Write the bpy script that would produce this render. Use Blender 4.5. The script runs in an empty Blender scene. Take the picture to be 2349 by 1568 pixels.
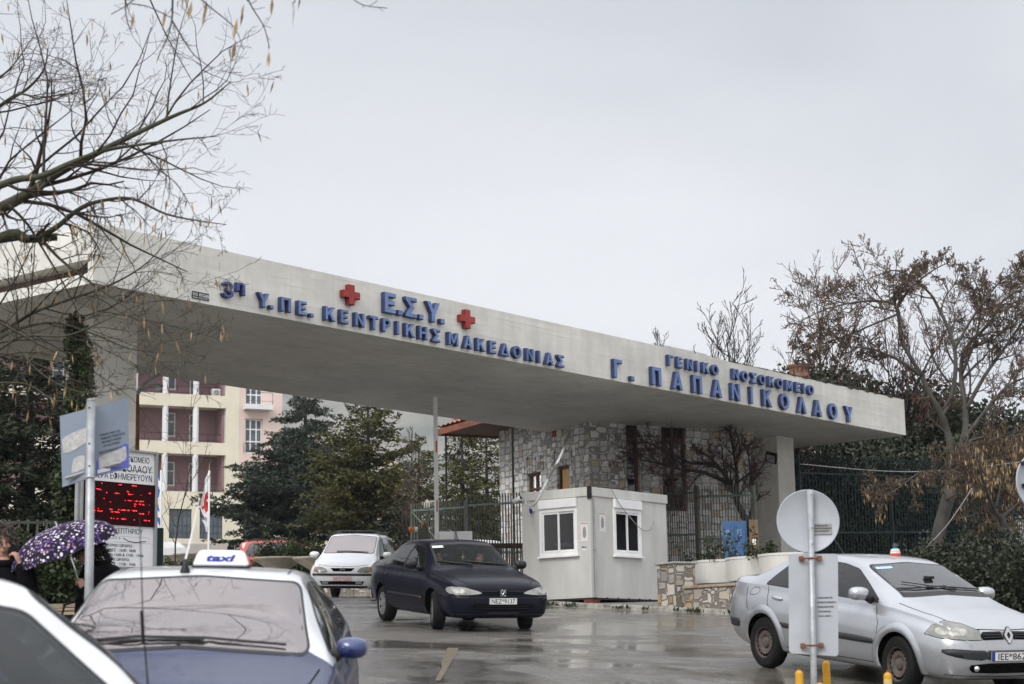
import bpy, bmesh, math, random
import numpy as np
from mathutils import Vector, Matrix, noise, geometry
from mathutils.bvhtree import BVHTree

# ------------------------------------------------------------------ scene, camera, sky, sun
SC = bpy.context.scene
COL = SC.collection
EYE = Vector((0, 0, 1.65))
FPX, PW, PH = 4300.0, 2349.0, 1568.0          # focal length and size of the picture in the working pixels
PITCH, ROLL = math.radians(10.09), math.radians(1.0)
_f = Vector((0, math.cos(PITCH), math.sin(PITCH)))
_u0 = Vector((0, -math.sin(PITCH), math.cos(PITCH)))
_r0 = Vector((1, 0, 0))
_r = _r0 * math.cos(ROLL) - _u0 * math.sin(ROLL)
_u = _u0 * math.cos(ROLL) + _r0 * math.sin(ROLL)
cam_d = bpy.data.cameras.new('camera')
cam = bpy.data.objects.new('camera', cam_d)
COL.objects.link(cam)
cam.matrix_world = Matrix(((_r.x, _u.x, -_f.x, EYE.x), (_r.y, _u.y, -_f.y, EYE.y), (_r.z, _u.z, -_f.z, EYE.z), (0, 0, 0, 1)))
cam_d.sensor_width = 36
cam_d.lens = FPX / PW * 36
cam_d.clip_start = 0.1
cam_d.clip_end = 9000
cam_d.dof.use_dof = True
cam_d.dof.focus_distance = 34
cam_d.dof.aperture_fstop = 4.0
SC.camera = cam
SC.view_settings.view_transform = 'Standard'
SC.view_settings.look = 'None'
SC.view_settings.gamma = 1
SC.view_settings.exposure = 0.5

SUN_EL, SUN_AZ = math.radians(40), math.radians(-150)     # soft light through the cloud, from behind left
world = bpy.data.worlds.new('World')
SC.world = world
world.use_nodes = True
nt = world.node_tree
nt.nodes.clear()
def N(tree, typ, **kw):
    n = tree.nodes.new(typ)
    for k, v in kw.items():
        if k == 'inp':
            for i, val in v.items(): n.inputs[i].default_value = val
        else: setattr(n, k, v)
    return n
sky = N(nt, 'ShaderNodeTexSky', sky_type='NISHITA', sun_disc=False, sun_elevation=SUN_EL, sun_rotation=SUN_AZ, air_density=1.0, dust_density=4.0)
tc = N(nt, 'ShaderNodeTexCoord')
mp = N(nt, 'ShaderNodeMapping'); mp.inputs['Scale'].default_value = (1, 1, 2.2)
cl = N(nt, 'ShaderNodeTexNoise', inp={'Scale': 3.1, 'Detail': 5.0, 'Roughness': 0.48, 'Distortion': 0.35})
sep = N(nt, 'ShaderNodeSeparateXYZ')
zr = N(nt, 'ShaderNodeValToRGB')                          # brightness of the cloud sheet by elevation
zr.color_ramp.elements[0].position = 0.0; zr.color_ramp.elements[0].color = (7.3, 7.3, 7.35, 1)
zr.color_ramp.elements[1].position = 1.0; zr.color_ramp.elements[1].color = (15.5, 15.7, 16.2, 1)
for p_, c_ in ((0.14, (8.4, 8.35, 8.3, 1)), (0.26, (6.8, 6.85, 6.95, 1)), (0.36, (5.8, 5.9, 6.15, 1)), (0.52, (9.5, 9.7, 10.2, 1))):
    e_ = zr.color_ramp.elements.new(p_); e_.color = c_
cr = N(nt, 'ShaderNodeValToRGB')
cr.color_ramp.elements[0].position = 0.30; cr.color_ramp.elements[0].color = (0.86, 0.875, 0.90, 1)
cr.color_ramp.elements[1].position = 0.72; cr.color_ramp.elements[1].color = (1.14, 1.13, 1.12, 1)
mul = N(nt, 'ShaderNodeMix', data_type='RGBA', blend_type='MULTIPLY'); mul.inputs[0].default_value = 1.0
mix = N(nt, 'ShaderNodeMix', data_type='RGBA', blend_type='MIX'); mix.inputs[0].default_value = 0.95
bg = N(nt, 'ShaderNodeBackground'); bg.inputs['Strength'].default_value = 0.1
wo = N(nt, 'ShaderNodeOutputWorld')
nt.links.new(tc.outputs['Generated'], mp.inputs['Vector'])
nt.links.new(mp.outputs['Vector'], cl.inputs['Vector'])
nt.links.new(tc.outputs['Generated'], sep.inputs[0])
nt.links.new(sep.outputs['Z'], zr.inputs['Fac'])
nt.links.new(cl.outputs['Fac'], cr.inputs['Fac'])
vd = N(nt, 'ShaderNodeVectorMath', operation='DOT_PRODUCT'); vd.inputs[1].default_value = (math.sin(SUN_AZ), math.cos(SUN_AZ), 0)
vm = N(nt, 'ShaderNodeMath', operation='MULTIPLY_ADD', inp={1: 0.2, 2: 1.04}); nt.links.new(tc.outputs['Generated'], vd.inputs[0]); nt.links.new(vd.outputs['Value'], vm.inputs[0])   # the cloud is thinner on the sun's side
zm = N(nt, 'ShaderNodeVectorMath', operation='SCALE'); nt.links.new(zr.outputs['Color'], zm.inputs[0]); nt.links.new(vm.outputs[0], zm.inputs['Scale'])
nt.links.new(zm.outputs[0], mul.inputs[6]); nt.links.new(cr.outputs['Color'], mul.inputs[7])
nt.links.new(sky.outputs['Color'], mix.inputs[6]); nt.links.new(mul.outputs[2], mix.inputs[7])
nt.links.new(mix.outputs[2], bg.inputs['Color']); nt.links.new(bg.outputs[0], wo.inputs[0])

sun_d = bpy.data.lights.new('sun', 'SUN')
sun_d.energy = 1.5
sun_d.angle = math.radians(25)
sun_d.color = (1.0, 0.97, 0.92)
sun = bpy.data.objects.new('sun', sun_d)
COL.objects.link(sun)
_sd = Vector((math.sin(SUN_AZ) * math.cos(SUN_EL), math.cos(SUN_AZ) * math.cos(SUN_EL), math.sin(SUN_EL)))
sun.rotation_euler = _sd.to_track_quat('Z', 'Y').to_euler()

# ------------------------------------------------------------------ helpers
R = math.radians
def ray(x, y): return _f + _r * ((x - PW / 2) / FPX) + _u * ((PH / 2 - y) / FPX)
def at(x, y, Y):                                   # the point at distance Y seen at a place in the photograph
    d = ray(x, y); return EYE + d * (Y / d.y)
def atZ(x, y, z):
    d = ray(x, y); return EYE + d * ((z - EYE.z) / d.z)

_HY = [-60, -20, 0, 18, 36, 42, 55, 80, 130, 200, 400, 1200, 3000]
_HZ = [-4.65, -1.56, 0.0, 1.40, 2.79, 3.22, 3.93, 5.85, 10.3, 13.0, 16.0, 20.0, 24.0]
def _pchip(xs, ys):
    xs = np.array(xs, float); ys = np.array(ys, float)
    h = np.diff(xs); d = np.diff(ys) / h
    m = np.zeros_like(ys); m[0] = d[0]; m[-1] = d[-1]
    for i in range(1, len(xs) - 1):
        if d[i - 1] * d[i] > 0:
            w1 = 2 * h[i] + h[i - 1]; w2 = h[i] + 2 * h[i - 1]
            m[i] = (w1 + w2) / (w1 / d[i - 1] + w2 / d[i])
    def f(x):
        i = min(max(int(np.searchsorted(xs, x) - 1), 0), len(xs) - 2)
        t = (x - xs[i]) / h[i]; t2 = t * t; t3 = t2 * t
        return float((2 * t3 - 3 * t2 + 1) * ys[i] + (t3 - 2 * t2 + t) * h[i] * m[i] + (-2 * t3 + 3 * t2) * ys[i + 1] + (t3 - t2) * h[i] * m[i + 1])
    return f
_hp = _pchip(_HY, _HZ)
def g(x, y):                                       # height of the ground
    fade = min(1.0, max(0.0, (70 - y) / 25.0))
    return _hp(y) - 0.03 * max(-7, min(9, x)) * fade - 0.2 * math.exp(-((x - 6) ** 2 + (y - 20.5) ** 2) / 24.5)
def onground(x, Y, dz=0.0):                        # ground point on the vertical plane at distance Y below photograph column x
    p = at(x, 1200, Y); return Vector((p.x, Y, g(p.x, Y) + dz))

class MB:                                          # collects shapes, links them as one mesh
    def __init__(s): s.v = []; s.f = []; s.m = []; s.M = Matrix.Identity(4)
    def add(s, vs, fs, mi=0):
        o = len(s.v); M = s.M
        s.v.extend([tuple(M @ Vector(v)) for v in vs])
        s.f.extend([tuple(i + o for i in f) for f in fs]); s.m.extend([mi] * len(fs))
    def box(s, x0, x1, y0, y1, z0, z1, mi=0, bev=0.0):
        if bev > 0:
            b = bev; bmx = bmesh.new()
            bmesh.ops.create_cube(bmx, size=1, matrix=Matrix.Translation(((x0 + x1) / 2, (y0 + y1) / 2, (z0 + z1) / 2)) @ Matrix.Diagonal((x1 - x0, y1 - y0, z1 - z0, 1)))
            bmesh.ops.bevel(bmx, geom=bmx.edges[:], offset=b, segments=2, affect='EDGES')
            bmx.verts.index_update()
            s.add([v.co[:] for v in bmx.verts], [[v.index for v in f.verts] for f in bmx.faces], mi); bmx.free(); return s
        s.add([(x0, y0, z0), (x1, y0, z0), (x1, y1, z0), (x0, y1, z0), (x0, y0, z1), (x1, y0, z1), (x1, y1, z1), (x0, y1, z1)],
              [(0, 3, 2, 1), (4, 5, 6, 7), (0, 1, 5, 4), (1, 2, 6, 5), (2, 3, 7, 6), (3, 0, 4, 7)], mi); return s
    def tube(s, pts, rad, n=6, mi=0, cap=True):
        pts = [Vector(p) for p in pts]
        if not hasattr(rad, '__len__'): rad = [rad] * len(pts)
        vs = []; fs = []; prev = None
        for i, p in enumerate(pts):
            t = (pts[min(i + 1, len(pts) - 1)] - pts[max(i - 1, 0)])
            if t.length < 1e-9: t = Vector((0, 0, 1))
            t.normalize()
            a = prev - t * prev.dot(t) if prev is not None else Vector((0, 0, 1)).cross(t)
            if a.length < 1e-4: a = Vector((1, 0, 0)).cross(t)
            a.normalize(); prev = a; b = t.cross(a)
            for k in range(n):
                an = 2 * math.pi * k / n
                vs.append(p + (a * math.cos(an) + b * math.sin(an)) * rad[i])
        for i in range(len(pts) - 1):
            for k in range(n):
                k2 = (k + 1) % n
                fs.append((i * n + k, i * n + k2, (i + 1) * n + k2, (i + 1) * n + k))
        if cap:
            fs.append(tuple(range(n - 1, -1, -1))); fs.append(tuple((len(pts) - 1) * n + k for k in range(n)))
        s.add(vs, fs, mi); return s
    def lathe(s, prof, n=24, mi=0, axis='z', mis=None):   # prof: (radius, height)
        vs = []; fs = []
        for r_, h in prof:
            for k in range(n):
                a = 2 * math.pi * k / n; c_, s_ = math.cos(a) * r_, math.sin(a) * r_
                vs.append((c_, s_, h) if axis == 'z' else (c_, h, s_) if axis == 'y' else (h, c_, s_))
        o0 = len(s.f)
        for i in range(len(prof) - 1):
            for k in range(n):
                k2 = (k + 1) % n
                f = (i * n + k, i * n + k2, (i + 1) * n + k2, (i + 1) * n + k)
                fs.append(f if axis != 'y' else f[::-1])
        s.add(vs, fs, mi)
        if mis:
            for i in range(len(prof) - 1):
                for k in range(n): s.m[o0 + i * n + k] = mis[i]
        return s
    def prism(s, poly, y0, y1, mi=0, plane='xz'):         # polygon extruded along the third axis
        n = len(poly)
        def P(p, h): return (p[0], h, p[1]) if plane == 'xz' else (p[0], p[1], h) if plane == 'xy' else (h, p[0], p[1])
        vs = [P(p, y0) for p in poly] + [P(p, y1) for p in poly]
        fs = [tuple(range(n)), tuple(range(2 * n - 1, n - 1, -1))]
        for i in range(n):
            j = (i + 1) % n; fs.append((i, i + n, j + n, j))
        s.add(vs, fs, mi); return s
    def sphere(s, c, r_, n=10, mi=0):
        if not hasattr(r_, '__len__'): r_ = (r_, r_, r_)
        vs = [(c[0], c[1], c[2] + r_[2])]; fs = []; m = max(4, n // 2 + 1)
        for i in range(1, m):
            th = math.pi * i / m
            for k in range(n):
                a = 2 * math.pi * k / n
                vs.append((c[0] + r_[0] * math.sin(th) * math.cos(a), c[1] + r_[1] * math.sin(th) * math.sin(a), c[2] + r_[2] * math.cos(th)))
        vs.append((c[0], c[1], c[2] - r_[2])); L = len(vs) - 1
        for k in range(n):
            k2 = (k + 1) % n
            fs.append((0, 1 + k, 1 + k2))
            for i in range(m - 2): fs.append((1 + i * n + k, 1 + (i + 1) * n + k, 1 + (i + 1) * n + k2, 1 + i * n + k2))
            fs.append((L, 1 + (m - 2) * n + k2, 1 + (m - 2) * n + k))
        s.add(vs, fs, mi); return s
    def build(s, name, mats, parent=None, smooth=False, fix=False):
        return link(name, s.v, s.f, mats, parent, smooth, s.m, fix)

def link(name, vs, fs, mats, parent=None, smooth=False, mi=None, fix=False):
    me = bpy.data.meshes.new(name)
    me.from_pydata([tuple(v) for v in vs], [], fs)
    if not isinstance(mats, (list, tuple)): mats = [mats]
    for m in mats: me.materials.append(m)
    if mi is not None and len(mats) > 1: me.polygons.foreach_set('material_index', np.array(mi, dtype=np.int32))
    if fix:
        b = bmesh.new(); b.from_mesh(me); bmesh.ops.recalc_face_normals(b, faces=b.faces[:]); b.to_mesh(me); b.free()
    if smooth: me.polygons.foreach_set('use_smooth', np.ones(len(me.polygons), dtype=bool))
    me.update()
    o = bpy.data.objects.new(name, me); COL.objects.link(o)
    if parent is not None: o.parent = parent
    return o
def smooth_angle(o, deg=40):
    me = o.data; b = bmesh.new(); b.from_mesh(me)
    for f in b.faces: f.smooth = True
    for e in b.edges:
        e.smooth = not (len(e.link_faces) != 2 or e.calc_face_angle(0) > R(deg))
    b.to_mesh(me); b.free(); return o
def raw(name, co, faces_n, mat, parent=None, smooth=False):   # co: numpy (n*k,3) of separate k-gons
    k = faces_n; me = bpy.data.meshes.new(name); n = len(co)
    me.vertices.add(n); me.vertices.foreach_set('co', np.asarray(co, dtype=np.float32).ravel())
    me.loops.add(n); me.loops.foreach_set('vertex_index', np.arange(n, dtype=np.int32))
    me.polygons.add(n // k); me.polygons.foreach_set('loop_start', np.arange(0, n, k, dtype=np.int32)); me.polygons.foreach_set('loop_total', np.full(n // k, k, dtype=np.int32))
    me.materials.append(mat); me.update(calc_edges=True)
    o = bpy.data.objects.new(name, me); COL.objects.link(o)
    if parent is not None: o.parent = parent
    return o
def tag(o, label=None, cat=None, group=None, kind=None):
    if label: o['label'] = label
    if cat: o['category'] = cat
    if group: o['group'] = group
    if kind: o['kind'] = kind
    return o
def empty(name, loc, rz=0, label=None, cat=None, group=None):
    o = bpy.data.objects.new(name, None); o.empty_display_size = 0.2; COL.objects.link(o)
    o.location = loc; o.rotation_euler = (0, 0, rz)
    return tag(o, label, cat, group)
def dup(root, loc=None, rz=None, label=None):
    r_ = root.copy(); COL.objects.link(r_)
    if loc is not None: r_.location = loc
    if rz is not None: r_.rotation_euler = (0, 0, rz)
    if label: r_['label'] = label
    for ch in list(root.children):
        c_ = ch.copy(); COL.objects.link(c_); c_.parent = r_
        for gch in ch.children:
            d_ = gch.copy(); COL.objects.link(d_); d_.parent = c_
    return r_

# ------------------------------------------------------------------ materials
MATS = {}
def mat(name, col, rough=0.6, var=0.12, scale=2.5, bump=0.0, bscale=None, metal=0.0, coat=0.0, spec=0.32, col2=None, streak=False, detail=6.0, trans=0.0, emis=None, sub=0.0):
    if name in MATS: return MATS[name]
    m = bpy.data.materials.new(name); m.use_nodes = True; t = m.node_tree
    b = t.nodes['Principled BSDF']
    b.inputs['Roughness'].default_value = rough; b.inputs['Metallic'].default_value = metal
    b.inputs['Coat Weight'].default_value = coat; b.inputs['Coat Roughness'].default_value = 0.06
    b.inputs['Specular IOR Level'].default_value = spec
    if trans: b.inputs['Transmission Weight'].default_value = trans
    if emis: b.inputs['Emission Color'].default_value = (*emis[:3], 1); b.inputs['Emission Strength'].default_value = emis[3]
    tcn = N(t, 'ShaderNodeTexCoord'); vec = tcn.outputs['Object']
    if streak:
        mpn = N(t, 'ShaderNodeMapping'); mpn.inputs['Scale'].default_value = streak if isinstance(streak, tuple) else (1, 1, 0.12)
        t.links.new(vec, mpn.inputs[0]); vec = mpn.outputs[0]
    nz = N(t, 'ShaderNodeTexNoise', inp={'Scale': scale, 'Detail': detail, 'Roughness': 0.62})
    t.links.new(vec, nz.inputs['Vector'])
    rp = N(t, 'ShaderNodeValToRGB'); rp.color_ramp.elements[0].position = 0.3; rp.color_ramp.elements[1].position = 0.72
    c2 = col2 if col2 else tuple(c * (1 - var * 1.6) for c in col)
    c1 = col if col2 else tuple(min(1, c * (1 + var)) for c in col)
    rp.color_ramp.elements[0].color = (*c2, 1); rp.color_ramp.elements[1].color = (*c1, 1)
    t.links.new(nz.outputs['Fac'], rp.inputs['Fac']); t.links.new(rp.outputs['Color'], b.inputs['Base Color'])
    if bump:
        n2 = N(t, 'ShaderNodeTexNoise', inp={'Scale': bscale or scale * 8, 'Detail': 4.0}); t.links.new(tcn.outputs['Object'], n2.inputs['Vector'])
        bp = N(t, 'ShaderNodeBump', inp={'Strength': bump, 'Distance': 0.02}); t.links.new(n2.outputs['Fac'], bp.inputs['Height']); t.links.new(bp.outputs[0], b.inputs['Normal'])
    MATS[name] = m; return m
def stone_mat(name, cols, mortar, sc=(3.2, 3.2, 4.6), rnd=0.75, gap=0.06, rough=0.75):
    if name in MATS: return MATS[name]
    m = bpy.data.materials.new(name); m.use_nodes = True; t = m.node_tree; b = t.nodes['Principled BSDF']; L = t.links.new
    tcn = N(t, 'ShaderNodeTexCoord'); mpn = N(t, 'ShaderNodeMapping'); mpn.inputs['Scale'].default_value = sc; L(tcn.outputs['Object'], mpn.inputs[0])
    wn = N(t, 'ShaderNodeTexNoise', inp={'Scale': 1.6, 'Detail': 3.0}); L(mpn.outputs[0], wn.inputs['Vector'])
    wm = N(t, 'ShaderNodeMix', data_type='RGBA', blend_type='LINEAR_LIGHT'); wm.inputs[0].default_value = 0.10
    L(mpn.outputs[0], wm.inputs[6]); L(wn.outputs['Color'], wm.inputs[7])
    v1 = N(t, 'ShaderNodeTexVoronoi', feature='F1', distance='CHEBYCHEV', inp={'Scale': 1.0, 'Randomness': rnd}); L(wm.outputs[2], v1.inputs['Vector'])
    v2 = N(t, 'ShaderNodeTexVoronoi', feature='F2', distance='CHEBYCHEV', inp={'Scale': 1.0, 'Randomness': rnd}); L(wm.outputs[2], v2.inputs['Vector'])
    su = N(t, 'ShaderNodeMath', operation='SUBTRACT'); L(v2.outputs['Distance'], su.inputs[0]); L(v1.outputs['Distance'], su.inputs[1])
    mr = N(t, 'ShaderNodeMapRange', inp={'From Min': gap * 0.45, 'From Max': gap * 1.25}); L(su.outputs[0], mr.inputs['Value'])
    sp = N(t, 'ShaderNodeSeparateColor'); L(v1.outputs['Color'], sp.inputs[0])
    rp = N(t, 'ShaderNodeValToRGB'); rp.color_ramp.interpolation = 'CONSTANT'
    e = rp.color_ramp.elements
    while len(e) < len(cols): e.new(0.5)
    for i, c in enumerate(cols): e[i].position = i / len(cols); e[i].color = (*c, 1)
    L(sp.outputs[0], rp.inputs['Fac'])
    n2 = N(t, 'ShaderNodeTexNoise', inp={'Scale': 5.5, 'Detail': 8.0, 'Roughness': 0.7}); L(mpn.outputs[0], n2.inputs['Vector'])
    r2 = N(t, 'ShaderNodeValToRGB'); r2.color_ramp.elements[0].position = 0.25; r2.color_ramp.elements[0].color = (0.72, 0.71, 0.69, 1); r2.color_ramp.elements[1].position = 0.7; r2.color_ramp.elements[1].color = (1.12, 1.1, 1.08, 1)
    L(n2.outputs['Fac'], r2.inputs['Fac'])
    mu = N(t, 'ShaderNodeMix', data_type='RGBA', blend_type='MULTIPLY'); mu.inputs[0].default_value = 1; L(rp.outputs[0], mu.inputs[6]); L(r2.outputs[0], mu.inputs[7])
    mx = N(t, 'ShaderNodeMix', data_type='RGBA'); mx.inputs[6].default_value = (*mortar, 1); L(mr.outputs[0], mx.inputs[0]); L(mu.outputs[2], mx.inputs[7])
    L(mx.outputs[2], b.inputs['Base Color']); b.inputs['Roughness'].default_value = rough
    ad = N(t, 'ShaderNodeMath', operation='MULTIPLY_ADD', inp={1: 0.25}); L(n2.outputs['Fac'], ad.inputs[0]); L(mr.outputs[0], ad.inputs[2])
    bp = N(t, 'ShaderNodeBump', inp={'Strength': 0.75, 'Distance': 0.035}); L(ad.outputs[0], bp.inputs['Height']); L(bp.outputs[0], b.inputs['Normal'])
    MATS[name] = m; return m
def leaf_mat(name, dark, light, scale=1.2, rough=0.55):
    if name in MATS: return MATS[name]
    m = mat(name, light, rough, 0, scale, col2=dark, spec=0.13); t = m.node_tree
    gi = N(t, 'ShaderNodeNewGeometry'); b = t.nodes['Principled BSDF']
    rp = [n for n in t.nodes if n.type == 'VALTORGB'][0]
    hs = N(t, 'ShaderNodeHueSaturation'); ma = N(t, 'ShaderNodeMapRange', inp={'To Min': 0.6, 'To Max': 1.4})
    t.links.new(gi.outputs['Random Per Island'], ma.inputs['Value']); t.links.new(ma.outputs[0], hs.inputs['Value'])
    t.links.new(rp.outputs[0], hs.inputs['Color']); t.links.new(hs.outputs[0], b.inputs['Base Color'])
    return m
def glass_mat(name, tint, refl=0.12, base=(0.01, 0.01, 0.012), alpha=0.6, rcol=(1, 1, 1), rough=0.02, fk=1.0):
    # window glass: see-through share, dark body share and a mirror coat that grows at grazing angles
    if name in MATS: return MATS[name]
    m = bpy.data.materials.new(name); m.use_nodes = True; t = m.node_tree; t.nodes.clear(); L = t.links.new
    o = N(t, 'ShaderNodeOutputMaterial'); tr = N(t, 'ShaderNodeBsdfTransparent'); tr.inputs[0].default_value = (*tint, 1)
    df = N(t, 'ShaderNodeBsdfDiffuse'); df.inputs[0].default_value = (*base, 1)
    gl = N(t, 'ShaderNodeBsdfGlossy'); gl.inputs['Roughness'].default_value = rough; gl.inputs[0].default_value = (*rcol, 1)
    a = N(t, 'ShaderNodeMixShader'); a.inputs[0].default_value = alpha; L(df.outputs[0], a.inputs[1]); L(tr.outputs[0], a.inputs[2])
    lw = N(t, 'ShaderNodeFresnel'); lw.inputs[0].default_value = 1.5
    ma = N(t, 'ShaderNodeMath', operation='MULTIPLY_ADD', use_clamp=True, inp={1: fk, 2: refl}); L(lw.outputs[0], ma.inputs[0])
    b = N(t, 'ShaderNodeMixShader'); L(ma.outputs[0], b.inputs[0]); L(a.outputs[0], b.inputs[1]); L(gl.outputs[0], b.inputs[2]); L(b.outputs[0], o.inputs[0])
    MATS[name] = m; return m

def text_mesh(body, size, depth=0.0, align='LEFT', spacing=1.0, shear=0.0, bold=0.0):   # lettering as verts and faces in the xy plane
    c = bpy.data.curves.new('lettering', 'FONT'); c.body = body; c.size = size; c.align_x = align; c.extrude = depth; c.space_character = spacing; c.shear = shear; c.offset = bold
    c.resolution_u = 3
    o = bpy.data.objects.new('lettering', c); COL.objects.link(o)
    me = bpy.data.meshes.new_from_object(o.evaluated_get(bpy.context.evaluated_depsgraph_get()))
    vs = [v.co.copy() for v in me.vertices]; fs = [tuple(p.vertices) for p in me.polygons]
    bpy.data.objects.remove(o); bpy.data.curves.remove(c); bpy.data.meshes.remove(me)
    return vs, fs
def put_text(mb, body, x, z, size, y, mi=0, align='LEFT', width=None, depth=0.0015, shear=0.0, bold=0.0):   # on a plane facing -y
    vs, fs = text_mesh(body, size, depth, 'LEFT', 1.0, shear, bold)
    if not vs: return
    x0 = min(v.x for v in vs); x1 = max(v.x for v in vs); k = 1.0
    if width: k = width / max(1e-6, x1 - x0)
    off = {'LEFT': 0, 'CENTER': -(x1 - x0) * k / 2, 'RIGHT': -(x1 - x0) * k}[align]
    mb.add([(x + (v.x - x0) * k + off, y - v.z, z + v.y) for v in vs], fs, mi)
def clean(poly, it=2):                                    # corner cutting
    p = [Vector(q) for q in poly]
    for _ in range(it):
        q = []
        for i in range(len(p)):
            a, b = p[i], p[(i + 1) % len(p)]
            q += [a * 0.75 + b * 0.25, a * 0.25 + b * 0.75]
        p = q
    return p
def wall(mb, x0, x1, z0, z1, y, th, holes=(), mi=0, mr=None):   # wall slab facing -y with real openings and reveals
    xs = sorted({x0, x1, *[h[0] for h in holes], *[h[1] for h in holes]}); zs = sorted({z0, z1, *[h[2] for h in holes], *[h[3] for h in holes]})
    xs = [a for a in xs if x0 <= a <= x1]; zs = [a for a in zs if z0 <= a <= z1]
    def hole(i, j):
        if i < 0 or j < 0 or i >= len(xs) - 1 or j >= len(zs) - 1: return True
        cx, cz = (xs[i] + xs[i + 1]) / 2, (zs[j] + zs[j + 1]) / 2
        return any(h[0] < cx < h[1] and h[2] < cz < h[3] for h in holes)
    mr = mi if mr is None else mr
    for i in range(len(xs) - 1):
        for j in range(len(zs) - 1):
            if hole(i, j): continue
            a, b, c, d = xs[i], xs[i + 1], zs[j], zs[j + 1]
            mb.add([(a, y, c), (b, y, c), (b, y, d), (a, y, d)], [(0, 1, 2, 3)], mi)
            mb.add([(a, y + th, c), (b, y + th, c), (b, y + th, d), (a, y + th, d)], [(3, 2, 1, 0)], mi)
            if hole(i - 1, j): mb.add([(a, y, c), (a, y, d), (a, y + th, d), (a, y + th, c)], [(0, 1, 2, 3)], mr)
            if hole(i + 1, j): mb.add([(b, y, c), (b, y + th, c), (b, y + th, d), (b, y, d)], [(0, 1, 2, 3)], mr)
            if hole(i, j - 1): mb.add([(a, y, c), (a, y + th, c), (b, y + th, c), (b, y, c)], [(0, 1, 2, 3)], mr)
            if hole(i, j + 1): mb.add([(a, y, d), (b, y, d), (b, y + th, d), (a, y + th, d)], [(0, 1, 2, 3)], mr)
def framed(mb, x0, x1, z0, z1, y0, y1, w, mi=0, vs=(), hs=()):  # picture-frame bars; members butt end to end
    mb.box(x0, x1, y0, y1, z0, z0 + w, mi); mb.box(x0, x1, y0, y1, z1 - w, z1, mi)
    mb.box(x0, x0 + w, y0, y1, z0 + w, z1 - w, mi); mb.box(x1 - w, x1, y0, y1, z0 + w, z1 - w, mi)
    for v in vs: mb.box(v - w / 2, v + w / 2, y0, y1, z0 + w, z1 - w, mi)
    for h in hs:
        cuts = [x0 + w] + [c for v in sorted(vs) for c in (v - w / 2, v + w / 2)] + [x1 - w]
        for a, b in zip(cuts[::2], cuts[1::2]): mb.box(a, b, y0, y1, h - w / 2, h + w / 2, mi)
# ------------------------------------------------------------------ ground, road, pavements, hill
def sheet(name, poly, dz, m, step=1.0, kind='structure', smooth=True):
    P = [Vector(p) for p in poly]; pts = []
    for i in range(len(P)):
        a, b = P[i], P[(i + 1) % len(P)]; k = max(1, int((b - a).length / step))
        for j in range(k): pts.append(a.lerp(b, j / k))
    nb = len(pts); edges = [(i, (i + 1) % nb) for i in range(nb)]
    x0, x1 = min(p.x for p in P), max(p.x for p in P); y0, y1 = min(p.y for p in P), max(p.y for p in P)
    x = x0 + step / 2
    while x < x1:
        y = y0 + step / 2
        while y < y1:
            if inside((x, y), P): pts.append(Vector((x, y)))
            y += step
        x += step
    v, e, f, *_ = geometry.delaunay_2d_cdt(pts, edges, [], 1, 1e-5)
    fs = []
    for q in f:
        a, b, c = [v[i] for i in q[:3]]
        fs.append(tuple(q) if (b - a).cross(c - a) > 0 else tuple(reversed(q)))
    o = link(name, [(p.x, p.y, g(p.x, p.y) + dz) for p in v], fs, m, None, smooth)
    return tag(o, kind=kind)
def inside(p, P):
    c = False; n = len(P); j = n - 1
    for i in range(n):
        if (P[i].y > p[1]) != (P[j].y > p[1]) and p[0] < (P[j].x - P[i].x) * (p[1] - P[i].y) / (P[j].y - P[i].y) + P[i].x: c = not c
        j = i
    return c

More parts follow.
